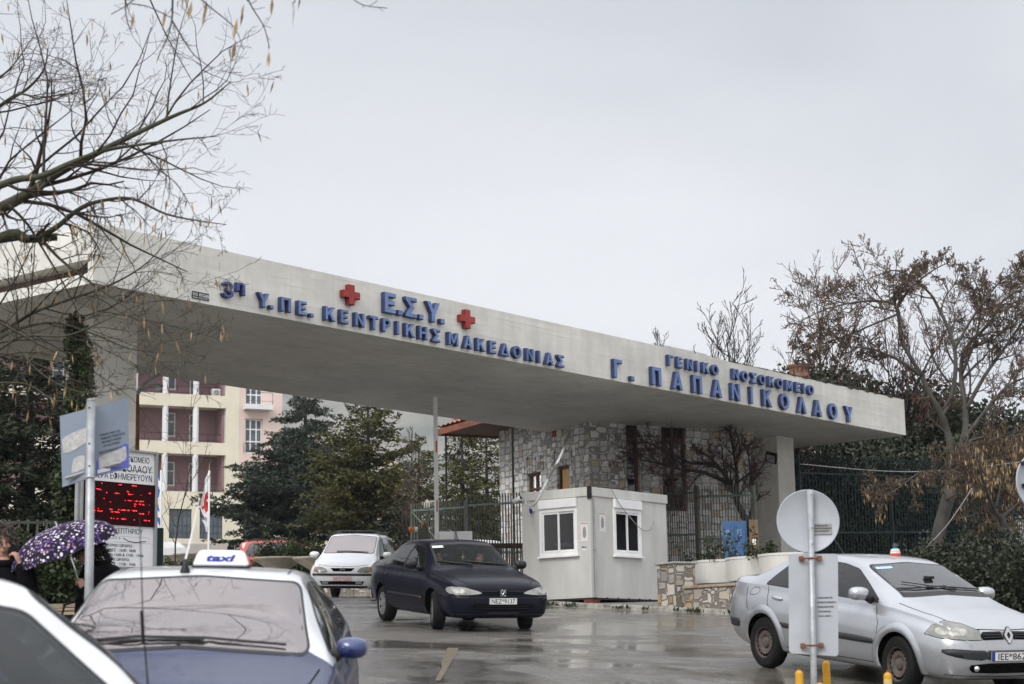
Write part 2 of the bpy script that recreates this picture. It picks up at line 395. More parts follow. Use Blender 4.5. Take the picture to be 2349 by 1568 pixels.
m_earth = mat('damp_earth', (0.075, 0.06, 0.04), 0.85, 0.3, 0.7, bump=0.5, bscale=6, col2=(0.035, 0.04, 0.018))
def asphalt():
    m = bpy.data.materials.new('wet_asphalt'); m.use_nodes = True; t = m.node_tree; b = t.nodes['Principled BSDF']; L = t.links.new
    tcn = N(t, 'ShaderNodeTexCoord')
    big = N(t, 'ShaderNodeTexNoise', inp={'Scale': 0.35, 'Detail': 5.0, 'Roughness': 0.6, 'Distortion': 0.6}); L(tcn.outputs['Object'], big.inputs['Vector'])
    mid = N(t, 'ShaderNodeTexNoise', inp={'Scale': 2.3, 'Detail': 6.0, 'Roughness': 0.7}); L(tcn.outputs['Object'], mid.inputs['Vector'])
    gr = N(t, 'ShaderNodeTexNoise', inp={'Scale': 42.0, 'Detail': 3.0, 'Roughness': 0.8}); L(tcn.outputs['Object'], gr.inputs['Vector'])
    c1 = N(t, 'ShaderNodeValToRGB'); c1.color_ramp.elements[0].position = 0.3; c1.color_ramp.elements[0].color = (0.062, 0.058, 0.053, 1); c1.color_ramp.elements[1].position = 0.75; c1.color_ramp.elements[1].color = (0.15, 0.14, 0.128, 1)
    L(mid.outputs['Fac'], c1.inputs['Fac'])
    c2 = N(t, 'ShaderNodeValToRGB'); c2.color_ramp.elements[0].position = 0.36; c2.color_ramp.elements[0].color = (0.35, 0.34, 0.33, 1); c2.color_ramp.elements[1].position = 0.66; c2.color_ramp.elements[1].color = (1.7, 1.65, 1.55, 1)
    L(gr.outputs['Fac'], c2.inputs['Fac'])
    mu = N(t, 'ShaderNodeMix', data_type='RGBA', blend_type='MULTIPLY'); mu.inputs[0].default_value = 0.85; L(c1.outputs[0], mu.inputs[6]); L(c2.outputs[0], mu.inputs[7]); L(mu.outputs[2], b.inputs['Base Color'])
    rr = N(t, 'ShaderNodeMapRange', inp={'From Min': 0.42, 'From Max': 0.57, 'To Min': 0.07, 'To Max': 0.34}); L(big.outputs['Fac'], rr.inputs['Value']); L(rr.outputs[0], b.inputs['Roughness'])
    bs = N(t, 'ShaderNodeMapRange', inp={'From Min': 0.42, 'From Max': 0.57, 'To Min': 0.04, 'To Max': 0.5}); L(big.outputs['Fac'], bs.inputs['Value'])
    bp = N(t, 'ShaderNodeBump', inp={'Distance': 0.012}); L(bs.outputs[0], bp.inputs['Strength']); L(gr.outputs['Fac'], bp.inputs['Height']); L(bp.outputs[0], b.inputs['Normal'])
    b.inputs['Specular IOR Level'].default_value = 0.62
    return m
m_asph = asphalt()
m_pave = mat('wet_paving', (0.2, 0.19, 0.175), 0.4, 0.2, 1.6, bump=0.3, bscale=20, col2=(0.10, 0.095, 0.085))
m_kerb = mat('worn_kerb_stone', (0.42, 0.4, 0.37), 0.6, 0.2, 5.0, bump=0.6, bscale=14, col2=(0.10, 0.095, 0.08))
m_yell = mat('worn_yellow_paint', (0.19, 0.14, 0.06), 0.3, 0.3, 8, col2=(0.10, 0.092, 0.08))

xs = [-900, -500, -250, -120, -70, -45, -30] + [-24 + i for i in range(57)] + [40, 55, 80, 130, 260, 500, 900]
ys = [-60, -40, -25] + [-16 + i for i in range(84)] + [70, 75, 80, 90, 100, 115, 130, 150, 180, 220, 300, 420, 600, 900, 1200]
gv = [(x, y, g(x, y)) for y in ys for x in xs]; nx = len(xs)
gf = [(j * nx + i, j * nx + i + 1, (j + 1) * nx + i + 1, (j + 1) * nx + i) for j in range(len(ys) - 1) for i in range(nx - 1)]
tag(link('ground', gv, gf, m_earth, None, True), kind='structure')
sheet('road', [(-13, -12), (22, -12), (22, 18), (9, 33), (4.9, 40), (1.5, 52), (2.5, 62), (-4, 70), (-16, 72), (-22, 60), (-13, 48)], 0.02, m_asph, 0.9)
KERB = [(-1.2, 42.6), (0.61, 40.05), (1.23, 39.2), (3.17, 37.6), (4.4, 36.3), (6.6, 33.2), (9.5, 29.5), (14, 25), (24, 17)]
KERBL = [(-3.15, 4), (-3.2, 12), (-3.4, 20), (-4.2, 26), (-5.2, 29.5), (-7.5, 34)]
def kerb(line, side):
    top, vs, fs = 0.12, [], []
    pts = [Vector(p) for p in line]; out = []
    for i in range(len(pts) - 1):
        k = max(1, int((pts[i + 1] - pts[i]).length / 0.5))
        out += [pts[i].lerp(pts[i + 1], j / k) for j in range(k)]
    out.append(pts[-1])
    for i, p in enumerate(out):
        t = (out[min(i + 1, len(out) - 1)] - out[max(i - 1, 0)]).normalized(); nrm = Vector((-t.y, t.x)) * side
        rgh = 0.012 * math.sin(i * 2.3) + 0.01 * math.sin(i * 5.1)
        for off, h in ((0.0 + rgh, 0.01), (0.015 + rgh, top - 0.03 + rgh), (0.04, top), (0.26, top + 0.004), (0.26, 0.05)):
            q = p + nrm * off; vs.append((q.x, q.y, g(p.x, p.y) + h))
    for i in range(len(out) - 1):
        for j in range(4):
            f = (i * 5 + j, (i + 1) * 5 + j, (i + 1) * 5 + j + 1, i * 5 + j + 1); fs.append(f)
    o = link('kerb', vs, fs, m_kerb, None, False, fix=True); return tag(o, kind='structure')
kerb(KERB, 1); kerb(KERBL, 1)
sheet('pavement', [(p[0] + 0.12, p[1] + 0.16) for p in KERB] + [(30, 60), (2, 60), (-0.4, 44)], 0.085, m_pave, 1.0)
sheet('pavement', [(p[0] - 0.16, p[1] - 0.02) for p in KERBL[::-1]] + [(-14, 4), (-14, 34)], 0.13, m_pave, 1.0)
# worn yellow arrow on the wet road
def px_ground(x, y):
    d = ray(x, y); t = 5.0
    for _ in range(40):
        p = EYE + d * t; t += (p.z - g(p.x, p.y)) / (0.0779 - d.z / d.y) / d.y * 0.7
    return EYE + d * t
arrow = [(1026, 1490), (1052, 1490), (1046, 1506), (1036, 1520), (1028, 1535), (1010, 1566), (998, 1566), (1014, 1535), (1012, 1524), (1022, 1506)]
ap = [px_ground(*q) for q in arrow]
sheet('road_marking', [(p.x, p.y) for p in ap], 0.026, m_yell, 0.3)

def hill():
    vs, fs = [], []; X = np.linspace(-2700, 3000, 90); Y = np.linspace(1260, 4140, 50)
    for y in Y:
        t = min(1, (y - 1260) / 1800.0); s = t * t * (3 - 2 * t)
        for x in X:
            top = 423 + 80 * math.exp(-((x + 290) / 760.0) ** 2) - 270 * max(0, (x - 360) / 1620.0) - 234 * max(0, (-x - 900) / 1800.0)
            nz = noise.fractal(Vector((x / 380.0, y / 380.0, 3.1)), 1.0, 2.0, 5)
            z = 16 + (top - 16) * s + nz * 60 * s * (1 if t < 1 else .4)
            if y > 3150: z -= (y - 3150) * 0.25
            vs.append((x, y, z))
    for j in range(49):
        for i in range(89): fs.append((j * 90 + i, j * 90 + i + 1, (j + 1) * 90 + i + 1, (j + 1) * 90 + i))
    m = mat('scrub_hillside', (0.23, 0.20, 0.15), 0.9, 0.3, 0.011, col2=(0.045, 0.055, 0.03), detail=10, bump=0.6, bscale=0.05)
    tag(link('hill', vs, fs, m, None, True), kind='structure')
hill()

# ------------------------------------------------------------------ the entrance canopy with its lettering
def concrete(name, col, band=True):
    m = mat(name, col, 0.62, 0.10, 1.3, streak=(0.6, 0.6, 0.9)); t = m.node_tree; L = t.links.new; b = t.nodes['Principled BSDF']
    tcn = [n for n in t.nodes if n.type == 'TEX_COORD'][0]; rp = [n for n in t.nodes if n.type == 'VALTORGB'][0]
    sx = N(t, 'ShaderNodeSeparateXYZ'); L(tcn.outputs['Object'], sx.inputs[0])
    ad = N(t, 'ShaderNodeMath', operation='ADD'); L(sx.outputs['Y'], ad.inputs[0]); L(sx.outputs['Z'], ad.inputs[1])
    fr = N(t, 'ShaderNodeMath', operation='MULTIPLY', inp={1: 9.0}); L(ad.outputs[0], fr.inputs[0])
    fx = N(t, 'ShaderNodeMath', operation='FRACT'); L(fr.outputs[0], fx.inputs[0])
    fl = N(t, 'ShaderNodeMath', operation='FLOOR'); L(fr.outputs[0], fl.inputs[0])
    ln = N(t, 'ShaderNodeMapRange', inp={'From Min': 0.0, 'From Max': 0.07, 'To Min': 0.0, 'To Max': 1.0}); L(fx.outputs[0], ln.inputs['Value'])
    wn = N(t, 'ShaderNodeCombineXYZ'); L(fl.outputs[0], wn.inputs[1]); m2 = N(t, 'ShaderNodeMath', operation='MULTIPLY', inp={1: 0.32}); L(sx.outputs['X'], m2.inputs[0]); L(m2.outputs[0], wn.inputs[0])
    nn = N(t, 'ShaderNodeTexNoise', inp={'Scale': 1.7, 'Detail': 3.0}); L(wn.outputs[0], nn.inputs['Vector'])
    # board joints show only here and there
    gate = N(t, 'ShaderNodeMapRange', inp={'From Min': 0.5, 'From Max': 0.66, 'To Min': 1.0, 'To Max': 0.0}); L(nn.outputs['Fac'], gate.inputs['Value'])
    mxx = N(t, 'ShaderNodeMath', operation='MAXIMUM'); L(ln.outputs[0], mxx.inputs[0]); L(gate.outputs[0], mxx.inputs[1])
    dk = N(t, 'ShaderNodeMapRange', inp={'To Min': 0.8, 'To Max': 1.0}); L(mxx.outputs[0], dk.inputs['Value'])
    bd = N(t, 'ShaderNodeMapRange', inp={'From Min': 0.3, 'From Max': 0.7, 'To Min': 0.93, 'To Max': 1.05}); L(nn.outputs['Fac'], bd.inputs['Value'])
    k = N(t, 'ShaderNodeMath', operation='MULTIPLY'); L(dk.outputs[0], k.inputs[0]); L(bd.outputs[0], k.inputs[1])
    mpv = N(t, 'ShaderNodeMapping'); mpv.inputs['Scale'].default_value = (2.2, 2.2, 0.35); L(tcn.outputs['Object'], mpv.inputs[0])
    st = N(t, 'ShaderNodeTexNoise', inp={'Scale': 1.5, 'Detail': 6.0, 'Roughness': 0.65}); L(mpv.outputs[0], st.inputs['Vector'])
    sr = N(t, 'ShaderNodeMapRange', inp={'From Min': 0.28, 'From Max': 0.75, 'To Min': 1.08, 'To Max': 0.86}); L(st.outputs['Fac'], sr.inputs['Value'])
    k2 = N(t, 'ShaderNodeMath', operation='MULTIPLY'); L(k.outputs[0], k2.inputs[0]); L(sr.outputs[0], k2.inputs[1])
    mu = N(t, 'ShaderNodeMix', data_type='RGBA', blend_type='MULTIPLY'); mu.inputs[0].default_value = 1; L(rp.outputs[0], mu.inputs[6]); L(k2.outputs[0], mu.inputs[7]); L(mu.outputs[2], b.inputs['Base Color'])
    gn = N(t, 'ShaderNodeTexNoise', inp={'Scale': 22.0, 'Detail': 4.0}); L(tcn.outputs['Object'], gn.inputs['Vector'])
    hh = N(t, 'ShaderNodeMath', operation='MULTIPLY_ADD', inp={1: 0.35}); L(gn.outputs['Fac'], hh.inputs[0]); L(mxx.outputs[0], hh.inputs[2])
    bp = N(t, 'ShaderNodeBump', inp={'Strength': 0.5, 'Distance': 0.012}); L(hh.outputs[0], bp.inputs['Height']); L(bp.outputs[0], b.inputs['Normal'])
    return m
m_conc = concrete('painted_concrete', (0.63, 0.615, 0.565))
m_dark = mat('dark_brown_recess', (0.14, 0.10, 0.075), 0.8, 0.3, 3)
CAZ = R(38.72)
CU = Vector((math.sin(CAZ), math.cos(CAZ), 0)); CN = Vector((-CU.y, CU.x, 0)); CA = Vector((-7.067, 31.0, 0)); CZB = 8.31
CRZ = math.pi / 2 - CAZ
base_z = g(CA.x, CA.y)
canopy = empty('entrance_canopy', (CA.x, CA.y, base_z), CRZ, 'long pale concrete hospital gateway canopy with blue Greek lettering and red crosses', 'canopy')
zb = CZB - base_z; zt = zb + 1.05
mb = MB()
rc = [(29.47, 0.0), (29.95, 4.9)] + [(29.95 - 1.6 * (1 - math.cos(a)) , 4.9 + 1.9 * math.sin(a)) for a in [i * math.pi / 2 / 8 for i in range(1, 9)]]
mb.prism([(0.45, 0)] + rc + [(0.45, 6.8)], zb, zt, 0, 'xy')
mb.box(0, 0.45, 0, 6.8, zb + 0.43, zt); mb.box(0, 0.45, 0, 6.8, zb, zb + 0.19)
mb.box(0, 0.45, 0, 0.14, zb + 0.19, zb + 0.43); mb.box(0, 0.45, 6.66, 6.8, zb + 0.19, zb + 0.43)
mb.box(0.40, 0.447, 0.145, 6.655, zb + 0.193, zb + 0.427, 1)  # dark brown panel at the back of the end recess
# weathered drip edge: small irregular chips of moss along the right part of the top edge
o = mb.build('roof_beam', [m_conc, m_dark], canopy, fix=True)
rnd = random.Random(5)
vs, fs = [], []
for i in range(260):                               # ragged strip of moss along the weathered end of the top edge
    x = 20 + 9.4 * i / 259; h = 0.004 + (0.012 + 0.035 * (i / 259)) * max(0.0, noise.noise(Vector((x * 3.1, 0.3, 0))) + 0.35 * rnd.random()) * 1.6
    vs += [(x, -0.004, zt - h * 0.9), (x, -0.004, zt + h), (x, 0.09, zt + h * 0.8), (x, 0.09, zt)]
for i in range(259):
    for j in range(3): fs.append((i * 4 + j, i * 4 + 4 + j, i * 4 + 5 + j, i * 4 + 1 + j))
link('moss_edge', vs, fs, mat('black_moss', (0.045, 0.045, 0.032), 0.9), canopy, fix=True)
for (x0, x1, y0, y1) in ((2.0, 3.06, 2.5, 3.25), (26.75, 27.68, 2.7, 3.5)):
    gz = min(g(*(CA + CU * x + CN * y)[:2]) for x in (x0, x1) for y in (y0, y1)) - base_z
    MB().box(x0, x1, y0, y1, gz - 0.2, zb - 0.002).build('pillar', m_conc, canopy)
# letters: outlines in units of the letter height
def ell(cx, cy, rx, ry, n=28, a0=0, a1=2 * math.pi): return [(cx + rx * math.cos(a0 + (a1 - a0) * i / n), cy + ry * math.sin(a0 + (a1 - a0) * i / n)) for i in range(n + (0 if abs(a1 - a0 - 2 * math.pi) < 1e-6 else 1))]
GLY = {
 'Γ': (0.62, [[(0, 0), (.21, 0), (.21, .81), (.62, .81), (.62, 1), (0, 1)]]),
 'Ε': (0.64, [[(0, 0), (.64, 0), (.64, .19), (.21, .19), (.21, .41), (.58, .41), (.58, .59), (.21, .59), (.21, .81), (.64, .81), (.64, 1), (0, 1)]]),
 'Ν': (0.76, [[(0, 0), (.2, 0), (.2, .64), (.56, 0), (.76, 0), (.76, 1), (.56, 1), (.56, .36), (.2, 1), (0, 1)]]),
 'Ι': (0.21, [[(0, 0), (.21, 0), (.21, 1), (0, 1)]]),
 'Κ': (0.8, [[(0, 0), (.21, 0), (.21, .35), (.30, .45), (.55, 0), (.8, 0), (.44, .6), (.77, 1), (.52, 1), (.21, .63), (.21, 1), (0, 1)]]),
 'Ο': (0.84, [ell(.42, .5, .42, .5), ell(.42, .5, .215, .30)]),
 'Σ': (0.66, [[(0, 0), (.66, 0), (.66, .18), (.28, .18), (.52, .5), (.28, .82), (.66, .82), (.66, 1), (0, 1), (0, .86), (.27, .5), (0, .14)]]),
 'Μ': (0.9, [[(0, 0), (.19, 0), (.19, .62), (.36, .14), (.54, .14), (.71, .62), (.71, 0), (.9, 0), (.9, 1), (.66, 1), (.45, .42), (.24, 1), (0, 1)]]),
 'Π': (0.74, [[(0, 0), (.21, 0), (.21, .81), (.53, .81), (.53, 0), (.74, 0), (.74, 1), (0, 1)]]),
 'Α': (0.82, [[(0, 0), (.22, 0), (.29, .2), (.53, .2), (.6, 0), (.82, 0), (.53, 1), (.29, 1)], [(.345, .37), (.475, .37), (.41, .72)]]),
 'Λ': (0.82, [[(0, 0), (.22, 0), (.41, .68), (.6, 0), (.82, 0), (.53, 1), (.29, 1)]]),
 'Δ': (0.84, [[(0, 0), (.84, 0), (.54, 1), (.3, 1)], [(.26, .17), (.58, .17), (.42, .72)]]),
 'Υ': (0.8, [[(.29, 0), (.51, 0), (.51, .42), (.8, 1), (.56, 1), (.4, .62), (.24, 1), (0, 1), (.29, .42)]]),
 'Τ': (0.72, [[(.255, 0), (.465, 0), (.465, .81), (.72, .81), (.72, 1), (0, 1), (0, .81), (.255, .81)]]),
 'Ρ': (0.66, [[(0, 0), (.21, 0), (.21, .38)] + ell(.38, .69, .29, .31, 14, -math.pi / 2, math.pi / 2) + [(0, 1)], [(.21, .55)] + ell(.36, .69, .13, .14, 10, -math.pi / 2, math.pi / 2) + [(.21, .83)]]),
 'Η': (0.74, [[(0, 0), (.21, 0), (.21, .4), (.53, .4), (.53, 0), (.74, 0), (.74, 1), (.53, 1), (.53, .6), (.21, .6), (.21, 1), (0, 1)]]),
 '.': (0.27, [[(0, 0), (.25, 0), (.25, .23), (0, .23)]]),
 '3': (0.7, [ell(.35, .735, .32, .265, 14, R(165), R(-62)) + ell(.35, .275, .36, .275, 16, R(66), R(-170)) + [(.17, .25)] + ell(.35, .275, .18, .125, 10, R(-165), R(78)) + [(.28, .42), (.28, .58)] + ell(.35, .735, .15, .115, 10, R(-80), R(165))]),
 'η': (0.62, [[(0, .3), (.19, .3), (.19, .72)] + ell(.31, .70, .12, .13, 8, R(175), R(0)) + [(.43, 0), (.62, 0), (.62, .72)] + ell(.36, .74, .26, .26, 8, 0, R(120)) + [(.19, .9), (.19, .98), (0, .98)]]),
 '+': (1.0, [[(.33, 0), (.67, 0), (.67, .33), (1, .33), (1, .67), (.67, .67), (.67, 1), (.33, 1), (.33, .67), (0, .67), (0, .33), (.33, .33)]]),
}
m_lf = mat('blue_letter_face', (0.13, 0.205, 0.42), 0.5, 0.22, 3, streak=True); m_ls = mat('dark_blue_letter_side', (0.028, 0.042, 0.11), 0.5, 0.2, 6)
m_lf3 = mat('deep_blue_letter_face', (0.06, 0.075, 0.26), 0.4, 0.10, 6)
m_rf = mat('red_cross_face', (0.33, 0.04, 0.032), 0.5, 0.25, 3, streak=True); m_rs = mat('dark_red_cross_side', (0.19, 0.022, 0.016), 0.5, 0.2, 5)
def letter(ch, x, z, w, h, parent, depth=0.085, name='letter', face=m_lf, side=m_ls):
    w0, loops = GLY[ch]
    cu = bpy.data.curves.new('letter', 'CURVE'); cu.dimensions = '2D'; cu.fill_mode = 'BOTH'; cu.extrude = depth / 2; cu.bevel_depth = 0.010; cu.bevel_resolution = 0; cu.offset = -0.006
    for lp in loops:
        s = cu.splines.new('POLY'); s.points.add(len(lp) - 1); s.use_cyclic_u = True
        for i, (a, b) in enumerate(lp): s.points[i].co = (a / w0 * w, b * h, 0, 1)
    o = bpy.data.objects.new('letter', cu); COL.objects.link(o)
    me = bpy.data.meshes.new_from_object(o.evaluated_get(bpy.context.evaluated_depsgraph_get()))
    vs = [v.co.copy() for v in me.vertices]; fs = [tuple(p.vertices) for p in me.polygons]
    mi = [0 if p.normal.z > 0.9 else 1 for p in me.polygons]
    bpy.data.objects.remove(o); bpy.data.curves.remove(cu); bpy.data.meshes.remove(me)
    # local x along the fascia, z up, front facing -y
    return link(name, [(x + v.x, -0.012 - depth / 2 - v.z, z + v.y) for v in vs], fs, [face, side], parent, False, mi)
def row(chars, pos, h, zfun, wk, parent, depth=0.085, face=m_lf):
    for ch, x in zip(chars, pos):
        w = GLY[ch][0] * h * wk
        letter(ch, x + 0.03, zfun(x), w, h, parent, depth, face=face)
lo = lambda x: zb + 0.15 - 0.0068 * (x - 3.5) - 0.03
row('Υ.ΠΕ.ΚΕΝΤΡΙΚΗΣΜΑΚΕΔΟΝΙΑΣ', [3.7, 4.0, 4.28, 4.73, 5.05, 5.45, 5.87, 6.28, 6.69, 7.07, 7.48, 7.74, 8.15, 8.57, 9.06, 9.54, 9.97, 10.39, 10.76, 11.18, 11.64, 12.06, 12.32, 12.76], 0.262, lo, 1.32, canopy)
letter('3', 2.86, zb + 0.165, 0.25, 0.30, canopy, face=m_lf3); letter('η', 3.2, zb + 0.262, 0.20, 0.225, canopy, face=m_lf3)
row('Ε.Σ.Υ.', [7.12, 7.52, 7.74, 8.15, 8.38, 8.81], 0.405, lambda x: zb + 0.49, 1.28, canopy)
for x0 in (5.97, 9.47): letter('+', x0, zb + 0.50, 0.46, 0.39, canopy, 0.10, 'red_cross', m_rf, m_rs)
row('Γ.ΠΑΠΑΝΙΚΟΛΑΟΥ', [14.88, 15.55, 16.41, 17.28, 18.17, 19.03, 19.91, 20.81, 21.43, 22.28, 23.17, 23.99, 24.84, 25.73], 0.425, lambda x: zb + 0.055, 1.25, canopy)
row('ΓΕΝΙΚΟΝΟΣΟΚΟΜΕΙΟ', [17.13, 17.51, 17.92, 18.35, 18.63, 19.05, 20.01, 20.44, 20.9, 21.28, 21.73, 22.14, 22.6, 23.1, 23.49, 23.75], 0.262, lambda x: zb + 0.592, 1.36, canopy)
pb = MB(); pb.box(2.2, 2.6, -0.012, -0.001, zb + 0.055, zb + 0.19, 0)
put_text(pb, 'MTGA|0|', 2.59, zb + 0.108, 0.085, -0.0135, 1, 'RIGHT', 0.22)
for k in range(2): put_text(pb, ('Μπαλκόνια', 'Εισοδοι')[k], 2.215, zb + 0.145 - 0.03 * k, 0.03, -0.0135, 1, 'LEFT', 0.12)
put_text(pb, 'CCNC CCCC CCC', 2.215, zb + 0.068, 0.038, -0.0135, 1, 'LEFT', 0.36)
pb.build('plaque', [mat('black_plaque', (0.012, 0.012, 0.014), 0.4), mat('plaque_print', (0.7, 0.7, 0.7), 0.5)], canopy)

# black floodlight on the right pillar
fl = empty('floodlight', tuple(CA + CU * 26.95 + CN * 2.95 + Vector((0, 0, CZB - 0.75))), CRZ, 'black square floodlight fixed to the pillar at the far end of the canopy', 'floodlight')
m_blk = mat('black_metal', (0.012, 0.012, 0.013), 0.45, 0.2, 6)
b_ = MB(); b_.M = Matrix.Translation((-0.28, -0.1, 0.12)) @ Matrix.Rotation(R(-35), 4, 'Y') @ Matrix.Rotation(R(20), 4, 'X'); b_.box(-0.06, 0.06, -0.17, 0.17, -0.16, 0.16, 0, 0.015)
for k in range(5): b_.box(0.062, 0.09, -0.15 + 0.07 * k, -0.135 + 0.07 * k, -0.12, 0.12)
b_.build('housing', m_blk, fl)
b_ = MB(); b_.M = Matrix.Translation((-0.28, -0.1, 0.12)) @ Matrix.Rotation(R(-35), 4, 'Y') @ Matrix.Rotation(R(20), 4, 'X'); b_.box(-0.066, -0.0605, -0.12, 0.12, -0.12, 0.12); b_.build('glass', mat('lamp_glass', (0.42, 0.43, 0.42), 0.15), fl)
b_ = MB(); b_.tube([(-0.002, -0.1, -0.02), (-0.14, -0.1, -0.05), (-0.26, -0.1, 0.05)], 0.02, 6); b_.tube([(-0.01, -0.05, -0.1), (-0.06, -0.05, -0.35), (-0.1, -0.1, -0.4), (-0.12, -0.12, -0.2), (-0.2, -0.12, 0.02)], 0.008, 5); b_.build('bracket', m_blk, fl)
# ------------------------------------------------------------------ guard booth
m_pan = mat('booth_panel', (0.56, 0.555, 0.53), 0.45, 0.06, 1.6, col2=(0.42, 0.41, 0.38), streak=(1, 1, .3))
def ribbed(m):
    t = m.node_tree; L = t.links.new; b = t.nodes['Principled BSDF']; tcn = [n for n in t.nodes if n.type == 'TEX_COORD'][0]
    sx = N(t, 'ShaderNodeSeparateXYZ'); L(tcn.outputs['Object'], sx.inputs[0]); ad = N(t, 'ShaderNodeMath', operation='ADD'); L(sx.outputs['X'], ad.inputs[0]); L(sx.outputs['Y'], ad.inputs[1])
    w = N(t, 'ShaderNodeMath', operation='MULTIPLY', inp={1: 22.0}); L(ad.outputs[0], w.inputs[0]); fr = N(t, 'ShaderNodeMath', operation='FRACT'); L(w.outputs[0], fr.inputs[0])
    gt = N(t, 'ShaderNodeMapRange', inp={'From Min': 0.0, 'From Max': 0.14}); L(fr.outputs[0], gt.inputs['Value'])
    bp = N(t, 'ShaderNodeBump', inp={'Strength': 0.35, 'Distance': 0.006}); L(gt.outputs[0], bp.inputs['Height']); L(bp.outputs[0], b.inputs['Normal'])
ribbed(m_pan)
m_trim = mat('booth_trim', (0.5, 0.5, 0.47), 0.45, 0.1, 2.0, streak=True)
m_white = mat('white_frame', (0.74, 0.74, 0.73), 0.35, 0.05, 3)
m_steel = mat('grey_steel', (0.3, 0.3, 0.3), 0.45, 0.2, 4)
m_rust = mat('rust', (0.2, 0.085, 0.045), 0.8, 0.4, 6)
m_room = mat('dark_room', (0.02, 0.02, 0.022), 0.9, 0.2, 2)
g_win = glass_mat('window_glass', (0.5, 0.52, 0.52), -0.03, alpha=0.6, fk=.55)
m_cable = mat('pale_cable', (0.42, 0.42, 0.41), 0.5, 0.1, 8)
KP = Vector((1.607, 40.2, 3.257)); KH = 2.36; KX, KY = 2.9, 1.86
booth = empty('guard_booth', KP, CRZ, 'pale grey prefabricated guard booth with two sliding windows beside the gate', 'guard booth')
wr = (0.83, 1.86, 0.93, 2.15); wl = (0.33, 1.36, 0.93, 2.15)        # window outlines on the right and the left face
def swing(mbx): mbx.M = Matrix.Rotation(math.pi / 2, 4, 'Z') @ Matrix.Scale(-1, 4, (0, 1, 0)); return mbx   # local x -> y of the booth, facing -x
m = MB(); wall(m, 0.0, KX, 0, KH - 0.2, 0, 0.05, [(wr[0] + .08, wr[1] - .08, wr[2] + .06, wr[3] - .26)])
swing(m); wall(m, 0.0, KY, 0, KH - 0.2, 0, 0.05, [(wl[0] + .08, wl[1] - .08, wl[2] + .06, wl[3] - .26)]); m.M = Matrix.Identity(4)
m.box(0.06, KX, KY - 0.05, KY, 0, KH - 0.2); m.box(KX - 0.05, KX - 0.001, 0.051, KY - 0.051, 0, KH - 0.2)
m.build('wall_panel', m_pan, booth)
m = MB(); m.box(-0.03, KX + 0.03, -0.03, KY + 0.03, KH - 0.198, KH, 0, 0.008); m.build('roof', m_trim, booth)
m = MB(); m.box(0.06, KX - 0.06, 0.06, KY - 0.06, 0.0, 0.03); m.build('floor_panel', m_room, booth)
m = MB(); m.box(-0.014, 0.06, -0.014, -0.0015, 0.0, KH - 0.2); m.box(-0.014, -0.0015, -0.0015, 0.06, 0.0, KH - 0.2); m.build('corner_post', m_trim, booth)
m = MB(); m.box(-0.045, 0.02, -0.045, -0.031, KH - 0.26, KH + 0.012); m.box(-0.045, -0.031, -0.03, 0.035, KH - 0.26, KH + 0.012); m.build('corner_bracket', m_blk, booth)
m = MB(); m.tube([(0.11, -0.03, 0.01), (0.11, -0.03, KH - 0.22)], 0.017, 8); m.box(0.085, 0.135, -0.052, -0.003, 1.0, 1.03); m.build('drain_pipe', m_steel, booth)
m = MB(); m.box(0.0, KX, 0.002, 0.09, -0.04, -0.002); m.box(0.0, 0.09, 0.092, KY, -0.04, -0.002); m.box(0.092, KX, KY - 0.09, KY, -0.04, -0.002)
for k in range(7): m.box(0.4 * k + 0.12, 0.4 * k + 0.17, -0.01, 0.0015, -0.03, 0.014)
m.build('base_frame', mat('dark_frame', (0.03, 0.022, 0.02), 0.7, 0.4, 6), booth)
def booth_window(x0, x1, z0, z1, left):
    def nb():
        mm = MB()
        return swing(mm) if left else mm
    m = nb(); framed(m, x0, x1, z0, z1 - 0.2, -0.035, 0.03, 0.075); fr = m.build('window', m_white, booth, fix=True)
    m = nb(); m.box(x0 - 0.002, x1 + 0.002, -0.075, -0.001, z1 - 0.198, z1, 0, 0.01); m.build('shutter_box', m_white, fr, fix=True)
    m = nb(); m.box(x0 - 0.03, x1 + 0.03, -0.08, -0.001, z0 - 0.04, z0 - 0.002); m.build('sill', m_white, fr, fix=True)
    m = nb(); mid = (x0 + x1) / 2
    framed(m, x0 + 0.08, mid + 0.02, z0 + 0.08, z1 - 0.28, 0.0, 0.02, 0.04); framed(m, mid - 0.02, x1 - 0.08, z0 + 0.08, z1 - 0.28, -0.022, -0.002, 0.04); m.build('sash', m_white, fr, fix=True)
    m = nb(); m.box(x0 + 0.085, x1 - 0.085, -0.02, -0.004, z1 - 0.276, z1 - 0.205); m.build('shutter', m_trim, fr, fix=True)
    for a, b, y in ((x0 + 0.12, mid - 0.02, 0.01), (mid + 0.02, x1 - 0.12, -0.012)):
        m = nb(); m.add([(a, y, z0 + 0.12), (b, y, z0 + 0.12), (b, y, z1 - 0.32), (a, y, z1 - 0.32)], [(0, 1, 2, 3)]); m.build('pane', g_win, fr)
booth_window(*wr, False); booth_window(*wl, True)
